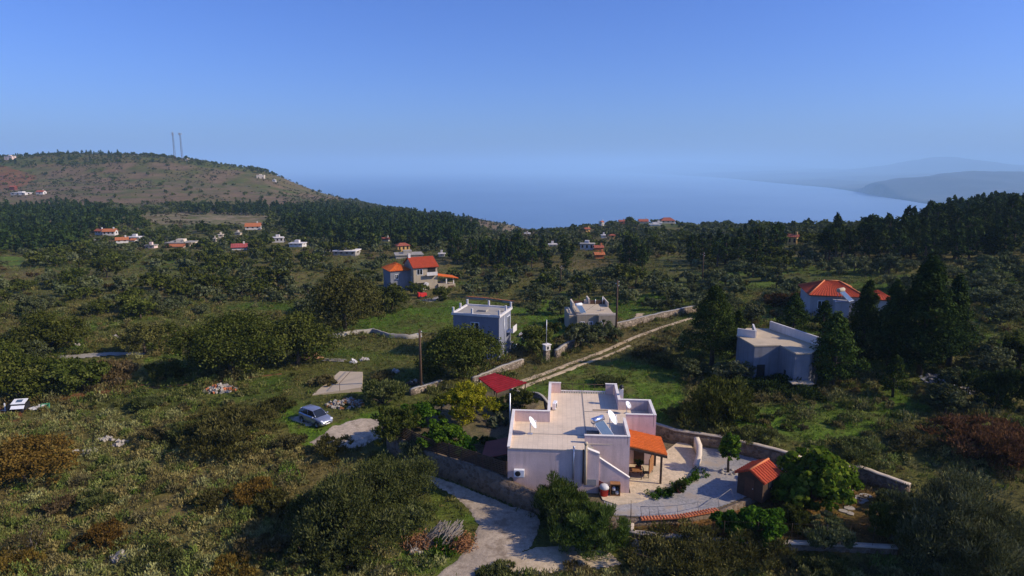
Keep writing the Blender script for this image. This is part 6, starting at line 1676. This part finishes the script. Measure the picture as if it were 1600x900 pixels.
for i, (x, y, w_, h_, lk, lab) in enumerate([(430, 800, 70, 44, 'browngreen', 'brown bush between the ochre bush and the huge dark bush'), (250, 690, 70, 40, 'scrub', 'brown grey bush left of the wide brown bush'), (455, 700, 60, 34, 'scrub', 'brown bush just below the silver car'),
    (410, 866, 80, 48, 'scrub', 'grey brown bush low in the middle of the scrub'), (480, 880, 90, 50, 'sage', 'pale sage bush at the bottom edge below the huge dark bush'), (540, 890, 90, 56, 'sage', 'pale sage bush at the bottom edge, next to the verge of the drive'), (520, 712, 70, 40, 'browngreen', 'brownish bush at the near end of the parking strip'),
    (225, 640, 60, 24, 'sage', 'low sage bush in the left meadow before the rubble heap'), (330, 790, 60, 30, 'browngreen', 'low brownish bush in the middle of the scrub'), (150, 790, 70, 30, 'sage', 'low sage bush in the scrub above the small rusty bush'), (90, 800, 60, 30, 'scrub', 'low grey brown bush in the scrub below the rusty orange tree'),
    (20, 890, 90, 40, 'orange', 'rusty bush in the lower left corner'), (360, 900, 90, 30, 'orange', 'russet dry bush on the bottom edge of the scrub'), (250, 880, 70, 36, 'sage', 'sage bush low in the scrub right of the pale rock ledge'), (780, 902, 70, 18, 'sage', 'dry olive bush on the bottom edge before the concrete pad'), (900, 906, 90, 16, 'scrub', 'dry brown bush on the bottom edge before the concrete pad'),
    (1180, 690, 80, 34, 'sage', 'olive bush behind the stone boundary wall near the sapling'), (1330, 716, 110, 40, 'sage', 'olive bush behind the garden wall above the broad leafed tree'), (1420, 700, 80, 40, 'scrub', 'brown bush left of the broad dark red bush'), (1060, 652, 50, 24, 'sage', 'low olive bush at the foot of the broad yellowish bush, on its left'),
    (600, 596, 40, 20, 'scrub', 'low brown bush behind the cistern bush'), (430, 640, 60, 26, 'browngreen', 'low brownish bush behind the silver car on the left'), (505, 600, 40, 18, 'scrub', 'low dry bush left of the tan cistern roof'), (1016, 558, 56, 28, 'scrub', 'grey brown bush on the right verge of the rutted track'), (1044, 572, 66, 32, 'browngreen', 'brownish bush between the track and the tall dark conifer'), (950, 600, 50, 18, 'sage', 'low olive bush in the grass behind the pink house')]):
    single(x, y, w_, h_, 'bush', lk, 'shrub', 'bush', lab, 44, 60, .11 if y > 650 else .15, parts=BU)
def strip_hedge():
    p = onz(1066, 768, PZ); r = rs(); root = None
    a = [onz(1022, 780, PZ), onz(1050, 772, PZ), onz(1075, 757, PZ), (onz(1102, 742, PZ))]; C = []
    for q, s in zip(a[:-1], a[1:]):
        for i in range(22): C.append(np.array(q.lerp(s, r.random())) + np.array([r.normal() * .28, r.normal() * .28 + .25, .12 + r.random() * .22]))
    C = np.array(C) - np.array(p); V, T = leaf_cloud(r, C, np.full((len(C), 3), .28), 50, .08)
    o = mesh_obj('hedge', crown_mesh('hedge', V, T, LM['citrus'])); o.location = p; tag(o, 'low green planting strip between the tan terrace and the gravel yard', 'hedge')
strip_hedge()

# ---------------------------------------------------------------- trees in number: prototypes, then copies
PROTO = {}
def protos(kind, shape, leafkind, w, h, n, K, per, leaf, asp=.55):
    near, far = [], []
    for i in range(n):
        V, T, tb = plant_data(shape, w, h, K, per, leaf, asp); near.append((crown_mesh(kind + '_crown', V, T, LM[leafkind]), None, tb))
    for i in range(n):
        V, T, tb = plant_data(shape, w, h, max(14, K // 2), max(16, per // 4), leaf * 2.0, asp); far.append(joined_mesh(kind + '_tree', V, T, tb, LM[leafkind], M['bark']))
    tr = []
    for me, _, tb in near:
        o = tb.build('trunk', M['bark']); tr.append(o.data); bpy.data.objects.remove(o)
    low = []
    for i in range(3):
        r = rs(); C, R = crown_clumps(r, shape, w, h, 26 if shape != 'column' else 14); V, T = leaf_cloud(r, C, R * 1.5, 7, leaf * 3.6, asp=.7); low.append((V, T))
    PROTO[kind] = dict(near=[(a[0], b) for a, b in zip(near, tr)], far=far, low=low, leaf=leafkind, w=w, h=h)
protos('olive', 'round', 'olive', 4.6, 3.7, 5, 100, 44, .14)
protos('oak', 'round', 'oak', 5.6, 4.2, 5, 110, 44, .155)
protos('pine', 'pine', 'pine', 5.0, 9.5, 5, 110, 40, .21, .4)
protos('stone_pine', 'umbrella', 'pine', 5.5, 9.0, 3, 80, 36, .24, .4)
protos('cypress', 'column', 'pine', 2.0, 9.0, 2, 60, 40, .16, .4)
protos('shrub', 'bush', 'sage', 2.4, 1.5, 4, 30, 46, .14)
protos('brown_shrub', 'bush', 'scrub', 2.4, 1.5, 3, 30, 46, .14)
protos('red_shrub', 'bush', 'redscrub', 2.6, 1.6, 2, 30, 46, .14)

KEEP = [[(515,524),(600,486),(700,466),(815,468),(830,520),(800,540),(760,520),(660,530),(585,530)], [(795,615),(865,560),(1085,478),(1100,505),(990,550),(840,615)],
        [(888,468),(975,468),(980,530),(890,530)], [(1150,505),(1275,505),(1262,608),(1160,604)], [(598,396),(706,396),(712,472),(640,474),(598,455)], [(1253,440),(1390,440),(1390,472),(1335,500),(1258,494)],
        [(400,530),(660,530),(660,680),(400,680)], [(820,570),(1068,560),(1072,660),(1050,690),(860,640)], [(700,474),(800,474),(805,566),(765,566)], [(560,600),(1450,600),(1450,900),(560,900)],
        [(-400,600),(280,590),(440,570),(470,700),(480,900),(-400,900)], [(80,546),(240,546),(240,562),(80,566)], [(975,488),(1012,488),(1005,515),(975,515)], [(1130,605),(1460,605),(1470,700),(1130,700)], [(216,336),(300,334),(430,338),(400,350),(240,350)], [(0,400),(42,400),(38,418),(0,418)], [(750,462),(815,462),(815,480),(725,478)], [(1035,400),(1080,412),(1075,424),(1000,420)], [(845,500),(862,500),(862,570),(845,570)]]
KEEP_LOW = [[(470,550),(660,555),(650,640),(470,610)], [(1300,470),(1350,440),(1390,470)]]
PINEZ = [[(-60,322),(120,322),(218,342),(226,378),(205,352),(110,392),(-60,402)], [(440,352),(560,336),(700,337),(748,352),(735,374),(700,388),(600,390),(450,372)], [(282,326),(440,326),(560,330),(560,340),(440,342),(290,338)], [(700,398),(830,402),(950,404),(950,424),(800,424),(695,418)],
         [(950,403),(1060,404),(1130,396),(1245,396),(1250,424),(1100,418),(960,424)], [(1275,398),(1400,384),(1440,352),(1660,315),(1660,395),(1480,415),(1280,412)]]
CREST = [[(-60,236),(190,236),(190,256),(90,262),(-60,262)]]
HOUSES = [(a, b_, c, d_) for a, b_, c, d_, *_ in FH] + [(273, 251, 8, 10), (285, 252, 12, 10)]
PLACED = [(o.location.x, o.location.y) for o in S.objects if o.parent is None and o.get('category') in ('tree', 'bush') ]
def zone(px, py, r):
    u = r.random()
    if any(inpoly(px, py, z) for z in CREST): return 'oak' if u < .5 else ('pine' if u < .6 else None)
    if any(inpoly(px, py, z) for z in PINEZ):
        if px < 230: return ('pine' if u < .45 else 'oak') if u < .8 else None
        if px > 1270: return ('pine' if u < .6 else 'stone_pine') if u < .9 else None
        if px > 590 and py < 350: u *= 1.9
        return ('pine' if u < .5 else 'stone_pine' if u < .72 else 'oak') if u < .88 else None
    if any(inpoly(px, py, z) for z in BROWN): return 'oak' if u < .05 else ('shrub' if u < .10 else None)
    if px > 1060 and py > 395: return 'olive' if u < .50 else 'brown_shrub' if u < .56 else 'shrub' if u < .62 else 'red_shrub' if (u < .65 and px < 1300) else None
    if py < 400 and px > 840: return 'olive' if u < .5 else 'oak' if u < .66 else 'shrub' if u < .75 else None
    if px < 560: return 'oak' if u < .24 else 'olive' if u < .50 else 'shrub' if u < .58 else 'brown_shrub' if u < .64 else None
    return 'olive' if u < .46 else 'brown_shrub' if u < .64 else 'oak' if u < .72 else 'shrub' if u < .76 else None
def scatter_trees():
    r = np.random.default_rng(77); out = []
    rings = [(62, 150, 4.3), (150, 300, 4.9), (300, 520, 5.6), (520, 1150, 7.0)]
    X, Y = [], []
    for y0, y1, sp in rings:
        ys = np.arange(y0, y1, sp)
        for yy in ys:
            xs = np.arange(-1.05 * yy, 1.05 * yy, sp); X.append(xs + r.uniform(-.42, .42, len(xs)) * sp); Y.append(yy + r.uniform(-.42, .42, len(xs)) * sp)
    X = np.concatenate(X); Y = np.concatenate(Y); Zz = TZ(X, Y); PX, PY, K_ = proj(X, Y, Zz)
    # what the hill hides need not be built: skip ground behind the crest lines
    o = np.argsort(Y); pl_ = np.array(PLACED)
    ok = (PX > -130) & (PX < 1730) & (PY > 236) & (Zz > -120)
    for i in o:
        if not ok[i]: continue
        px, py, k = PX[i], PY[i], 1000 / K_[i]
        kind = zone(px, py, r)
        if kind is None: continue
        if kind in ('olive', 'oak') and float(fbm(X[i:i+1] / 26, Y[i:i+1] / 26, 211, 3)[0]) > .11: continue      # natural clearings
        P_ = PROTO[kind]; s = r.uniform(.62, 1.12) if kind != 'oak' else r.choice([r.uniform(.6, .95), r.uniform(1.0, 1.5)])
        if kind in ('pine', 'stone_pine'):
            s *= .9 if Y[i] > 240 else .95
            if px > 1270: s *= 1.05
        if any(inpoly(px, py, z) for z in CREST): s *= .8
        if any(inpoly(px, py, z) for z in BROWN): s *= .8
        hp = P_['h'] * s * k; wp = P_['w'] * s * k
        if any(inpoly(px, py - f * hp, z) for z in KEEP for f in (0, .35, .7)): continue
        bad = False
        for hx, hy, hwid, hh in HOUSES:
            if abs(px - hx) < hwid * .5 + wp * .42 and py > hy - 1.5 and py - hp < hy - hh * .55: bad = True; break
        if bad: continue
        if Y[i] < 260 and len(pl_) and np.min(np.hypot(pl_[:, 0] - X[i], pl_[:, 1] - Y[i])) < 3.4: continue
        out.append((X[i], Y[i], Zz[i], kind, s, px, py))
    return out
TREES = scatter_trees()
def where(px, py):
    if px > 1270 and py < 415: return 'on the pine hill at the right edge'
    if py < 262 and px < 300: return 'on the crest of the left hill'
    if any(inpoly(px, py, z) for z in BROWN): return 'on the bare brown slope of the left hill'
    if px > 1060 and py > 395: return 'on the right slope'
    if px > 840 and py < 400: return 'on the ridge above the sea'
    if px < 235 and py < 405: return 'in the wood at the left edge'
    if 280 < px < 760 and py < 395: return 'in the wood below the headland'
    if px < 600: return 'in the scrubby valley on the left'
    return 'in the middle valley'
DESC = {'olive': ('olive_tree', 'tree', 'rounded grey green olive tree', 'olive trees'), 'oak': ('oak_tree', 'tree', 'rounded dark green oak', 'oaks'), 'pine': ('pine_tree', 'tree', 'dark pointed pine', 'pines'),
        'stone_pine': ('pine_tree', 'tree', 'dark round topped pine', 'round topped pines'), 'cypress': ('cypress_tree', 'tree', 'slender dark cypress', 'cypresses'), 'shrub': ('shrub', 'bush', 'low olive coloured shrub', 'low shrubs'),
        'brown_shrub': ('shrub', 'bush', 'low brown shrub', 'brown shrubs'), 'red_shrub': ('shrub', 'bush', 'low rusty red shrub', 'rusty red shrubs')}
LIMIT = {'olive': 285, 'oak': 260, 'pine': 190, 'stone_pine': 100, 'cypress': 40, 'shrub': 110, 'brown_shrub': 110, 'red_shrub': 40}
def plant_all():
    r = np.random.default_rng(5); cnt = {}; rest = {}
    for x, y, z, kind, s, px, py in TREES:      # nearest first
        cnt[kind] = cnt.get(kind, 0) + 1; P_ = PROTO[kind]
        sc = (s * r.uniform(.88, 1.12), s * r.uniform(.88, 1.12), s * r.uniform(.85, 1.15)); rz = r.random() * 6.283
        if cnt[kind] > LIMIT[kind]:
            rest.setdefault((P_['leaf'], kind), []).append((x, y, z, sc, rz)); continue
        nm, cat, d, grp = DESC[kind]; wh = where(px, py)
        if y < 125:
            cm, tm = P_['near'][r.integers(len(P_['near']))]
            o = bpy.data.objects.new(nm, None); o.empty_display_size = .3; S.collection.objects.link(o)
            for n_, me in ((('foliage' if cat == 'bush' else 'crown'), cm), (('stems' if cat == 'bush' else 'trunk'), tm)):
                c = bpy.data.objects.new(n_, me); c.parent = o; S.collection.objects.link(c)
        else:
            o = bpy.data.objects.new(nm, P_['far'][r.integers(len(P_['far']))]); S.collection.objects.link(o)
        o.location = (x, y, z - .05); o.rotation_euler = (0, 0, rz); o.scale = sc
        tag(o, d + ' ' + wh, cat, grp + ' ' + wh)
    names = {'olive': 'olive_grove', 'oak': 'oak_scrub', 'pine': 'pine_wood', 'stone_pine': 'pine_wood', 'cypress': 'cypress_wood', 'shrub': 'undergrowth', 'brown_shrub': 'undergrowth', 'red_shrub': 'undergrowth'}
    for (lf, kind), L in rest.items():
        Vs, Ts = [], []
        for x, y, z, sc, rz in L:
            V, T = PROTO[kind]['low'][r.integers(3)]; c, s_ = math.cos(rz), math.sin(rz); W = V * np.array(sc)
            Vs.append(np.stack([W[:, 0] * c - W[:, 1] * s_ + x, W[:, 0] * s_ + W[:, 1] * c + y, W[:, 2] + z], 1)); Ts.append(np.clip(T + r.normal() * .12, 0, 1))
        V = np.concatenate(Vs); T = np.concatenate(Ts)
        o = mesh_obj(names[kind], crown_mesh(names[kind], V, T, LM[lf])); tag(o, 'far off ' + DESC[kind][3] + ' that read as one mass', kind='stuff')
    print('TREES', len(TREES), cnt)
plant_all()
# two lone trees on the skyline of the right ridge, and the dark one in the notch of the coast
single(1317, 356, 11, 18, 'round', 'scrub', 'tree', 'tree', 'leafless grey tree standing up on the right skyline before the sea', 24, 14, .3, bark='baretwig')
single(1333, 356, 11, 14, 'umbrella', 'pine', 'pine_tree', 'tree', 'small flat topped pine on the right skyline beside the leafless tree', 20, 24, .5)
single(1163, 372, 9, 24, 'column', 'pine', 'cypress_tree', 'tree', 'single dark cypress below the small grey tower on the ridge', 26, 26, .4)
single(847, 370, 11, 16, 'pine', 'pine', 'pine_tree', 'tree', 'lone dark pointed pine in the notch between headland and ridge', 26, 26, .5)
single(740, 387, 6, 18, 'column', 'pine', 'cypress_tree', 'tree', 'single thin cypress below the headland', 24, 26, .4)
single(139, 402, 10, 24, 'column', 'pine', 'cypress_tree', 'tree', 'dark cypress left of the long flat valley house', 26, 26, .35)
single(894, 402, 7, 24, 'column', 'pine', 'cypress_tree', 'tree', 'thin dark cypress below the pale grey ridge house', 24, 26, .35)

# ---------------------------------------------------------------- ground cover nobody could count
def cover(name, X, Y, rad, hgt, per, leaf, colfun, label, seed, asp=.5, up=.5, spray=False):
    r = np.random.default_rng(seed); Zg = TZ(X, Y); n = len(X)
    C = np.stack([X, Y, Zg + hgt * .45], 1); R = np.stack([rad, rad, hgt * .6], 1)
    V, T = leaf_cloud(r, C, R, per, leaf, up=up, asp=asp, spray=spray)
    base = colfun(X, Y, Zg, r); col = np.repeat(base, per, 0) * (.55 + .9 * T)[:, None]
    col = np.concatenate([np.clip(col, .003, .9), np.ones((len(col), 1))], 1)
    V.reshape(-1, 4, 3)[:, :, 2]
    o = mesh_obj(name, np_mesh(name, V, quads(len(T)), M['cover'], {'leafcol': ('FACE', 'FLOAT_COLOR', col)}))
    return tag(o, label, kind='stuff')
def samples(n, y0, y1, seed, k=1.05):
    r = np.random.default_rng(seed); y = np.sqrt(r.random(n) * (y1 * y1 - y0 * y0) + y0 * y0); x = (r.random(n) * 2 - 1) * y * k; return x, y
HARD = [[(668,752),(676,738),(705,748),(790,792),(838,812),(842,830),(832,852),(800,872),(750,905),(660,915),(705,880),(735,850),(745,825),(736,800),(712,778),(685,765)],
        [(735,900),(800,868),(838,856),(900,850),(955,864),(975,882),(920,892),(830,898),(790,905)], [(478,692),(503,678),(520,666),(565,653),(606,655),(606,680),(560,700),(500,702)], [(485,620),(570,616),(570,584),(530,582)], [(455,660),(470,632),(520,640),(525,664),(500,672)], [(80,557),(232,549),(228,556),(88,564)], [(984,512),(993,488),(1010,488),(1000,500)], [(340,613),(350,600),(370,610)]]
TRK = [G(t1), G(t2)]
def clear(x, y, tol=.45):
    z = TZ(x, y); px, py, _ = proj(x, y, z); ok = (polydist(x, y, PLOT) > .35) & (polydist(x, y, PLOTL) > .35)
    for h_ in HARD: ok &= ~inpoly(px, py, h_)
    for t_ in TRK: ok &= linedist(x, y, t_) > tol
    return ok, px, py
SCRUB = [[(-250,655),(60,660),(200,640),(330,650),(450,690),(480,720),(470,800),(560,840),(640,860),(700,880),(640,960),(-300,960)], [(760,905),(1000,890),(1000,960),(700,960)], [(990,862),(1500,870),(1500,960),(990,960)], [(1160,690),(1460,690),(1600,720),(1600,760),(1400,750),(1340,725),(1230,705)], [(-250,615),(60,660),(-250,655)]]
def in_any(px, py, L):
    m = np.zeros(px.shape, bool)
    for p_ in L: m |= inpoly(px, py, p_)
    return m
PAL = np.array([[.185, .195, .056], [.255, .250, .095], [.140, .175, .040], [.215, .175, .062], [.270, .235, .085], [.160, .138, .062], [.115, .185, .026], [.235, .165, .055]])
def pal_cols(weights):
    def f(X, Y, Z, r):
        n1 = fbm(X / 7, Y / 7, 91, 3) * 2.2; n2 = fbm(X / 2.5, Y / 2.5, 95, 2) * 2
        i = np.clip(((n1 * .5 + .5) * 5 + r.normal(size=len(X)) * 1.5 + n2), 0, 7.99).astype(int)
        return PAL[i] * (1 + r.normal(size=len(X)) * .15)[:, None]
    return f
def domes(n, y0, y1, seed, tol, rmin, rmax, polys, excl=None):
    """rounded low bushes: each a handful of clumps over one dome, sharing a colour"""
    r = np.random.default_rng(seed); x, y = samples(n, y0, y1, seed); ok, px, py = clear(x, y, tol); ok &= in_any(px, py, polys) & (px > -160) & (px < 1760)
    if excl is not None: ok &= ~in_any(px, py, excl)
    ok &= r.random(len(x)) < np.clip(.6 + fbm(x / 7, y / 7, 171, 3) * 2.0, .12, 1)
    x, y = x[ok], y[ok]; m = 16; R = rmin + (rmax - rmin) * r.random(len(x)) ** 1.8
    col = pal_cols(None)(x, y, None, r); ds = unit(r, len(x) * m); ds[:, 2] = np.abs(ds[:, 2])
    C = np.repeat(np.stack([x, y, TZ(x, y) + .02], 1), m, 0) + ds * np.repeat(np.stack([R, R, R * r.uniform(.75, 1.15, len(x))], 1), m, 0) * (.45 + .5 * r.random(len(x) * m) ** .5)[:, None]
    return C, np.repeat(R, m), np.repeat(col, m, 0) * (1 + r.normal(size=len(x) * m) * .12)[:, None]
C, Rr, cc = domes(5600, 33, 80, 201, .45, .35, 1.15, SCRUB)
def dome_cover(name, C, Rr, cc, per, leaf, label, seed):
    r = np.random.default_rng(seed); RR = np.stack([Rr * .38, Rr * .38, Rr * .36], 1); V, T = leaf_cloud(r, C, RR, per, leaf, up=.2, asp=.30, spray=True)
    col = np.repeat(cc, per, 0) * (.55 + .9 * T)[:, None]; col = np.concatenate([np.clip(col, .003, .9), np.ones((len(col), 1))], 1)
    tag(mesh_obj(name, np_mesh(name, V, quads(len(T)), M['cover'], {'leafcol': ('FACE', 'FLOAT_COLOR', col)})), label, kind='stuff')
dome_cover('scrub', C, Rr, cc, 18, .12, 'dense rounded sage and brown scrub over the lower left slope', 9)
x, y = samples(16000, 33, 80, 202); ok, px, py = clear(x, y); ok &= in_any(px, py, SCRUB); x, y = x[ok], y[ok]; r_ = np.random.default_rng(8); s_ = r_.uniform(.15, .45, len(x))
cover('weeds', x, y, s_, s_ * r_.uniform(.9, 1.6, len(x)), 22, .12, pal_cols(None), 'weeds and dry stems between the scrub bushes', 10, up=.2, asp=.24, spray=True)
C, Rr, cc = domes(5200, 56, 150, 221, 2.3, .4, 1.3, [[(-200, 470), (1800, 470), (1800, 720), (1040, 690), (-200, 700)]], GREEN[:5] + SCRUB + [KEEP[6], KEEP[7]])
dome_cover('undergrowth', C, Rr, cc * np.array([.72, .72, .72]), 12, .17, 'rounded low scrub among the trees of the middle ground', 11)
def near_cols(X, Y, Z, r): g = ground_color(X, Y, Z) * (1.25 + r.normal(size=len(X)) * .3)[:, None]; d = (r.random(len(X)) < .20 + fbm(X / 5, Y / 5, 111, 3) * .8)[:, None]; return np.where(d, g * .3 + np.array([.135, .105, .042]), g)
x, y = samples(52000, 36, 135, 203); ok, px, py = clear(x, y, .32); ok &= ~in_any(px, py, SCRUB) & (px > -120) & (px < 1720); x, y = x[ok], y[ok]; r_ = np.random.default_rng(18)
gs = r_.uniform(.14, .36, len(x)) * np.clip(1 + fbm(x / 4, y / 4, 191, 3) * 2.2, .5, 2.2); cover('grass', x, y, gs * 1.3, gs, 10, .13, near_cols, 'grass and weeds over the meadows and fields', 19, asp=.22, up=.1, spray=True)
def mid_cols(X, Y, Z, r):
    g = ground_color(X, Y, Z); i = r.integers(0, len(PAL), len(X)); return (g * .45 + PAL[i] * .5) * (1 + r.normal(size=len(X)) * .2)[:, None]
x, y = samples(17000, 48, 270, 205); ok, px, py = clear(x, y, 1.7); green = in_any(px, py, GREEN); ok &= (~green | (np.random.default_rng(3).random(len(x)) < .06)) & (px > -120) & (px < 1720) & ~in_any(px, py, SCRUB + KEEP_LOW)
ok &= (fbm(x / 14, y / 14, 131, 3) > -.12) | (y > 150)
x, y = x[ok], y[ok]; r_ = np.random.default_rng(28); s_ = r_.uniform(.35, 1.0, len(x)); cover('undergrowth', x, y, s_ * np.clip(y / 90, .55, 1), s_ * np.clip(y / 90, .55, 1) * r_.uniform(.6, 1.1, len(x)), 30, .17, mid_cols, 'low weeds and undergrowth between the trees', 29, asp=.32, spray=True)
x, y = samples(22000, 270, 1150, 207); z_ = TZ(x, y); px, py, _ = proj(x, y, z_); ok = (px > -130) & (px < 1720) & (z_ > -150) & (fbm(x / 55, y / 55, 151, 4) + fbm(x / 14, y / 14, 161, 2) * .6 > -.02); x, y = x[ok], y[ok]; r_ = np.random.default_rng(38); s_ = .7 + 2.2 * r_.random(len(x)) ** 2.2 * (1.4 + fbm(x / 40, y / 40, 141, 3) * 2.4)
def hill_cols(X, Y, Z, r): i = r.integers(0, 4, len(X)); return np.array([[.034, .042, .016], [.066, .062, .030], [.052, .050, .024], [.11, .084, .050]])[i]
cover('hillside_scrub', x, y, s_, s_ * .8, 10, .75, hill_cols, 'scattered dark scrub on the far slopes', 39, asp=.7)
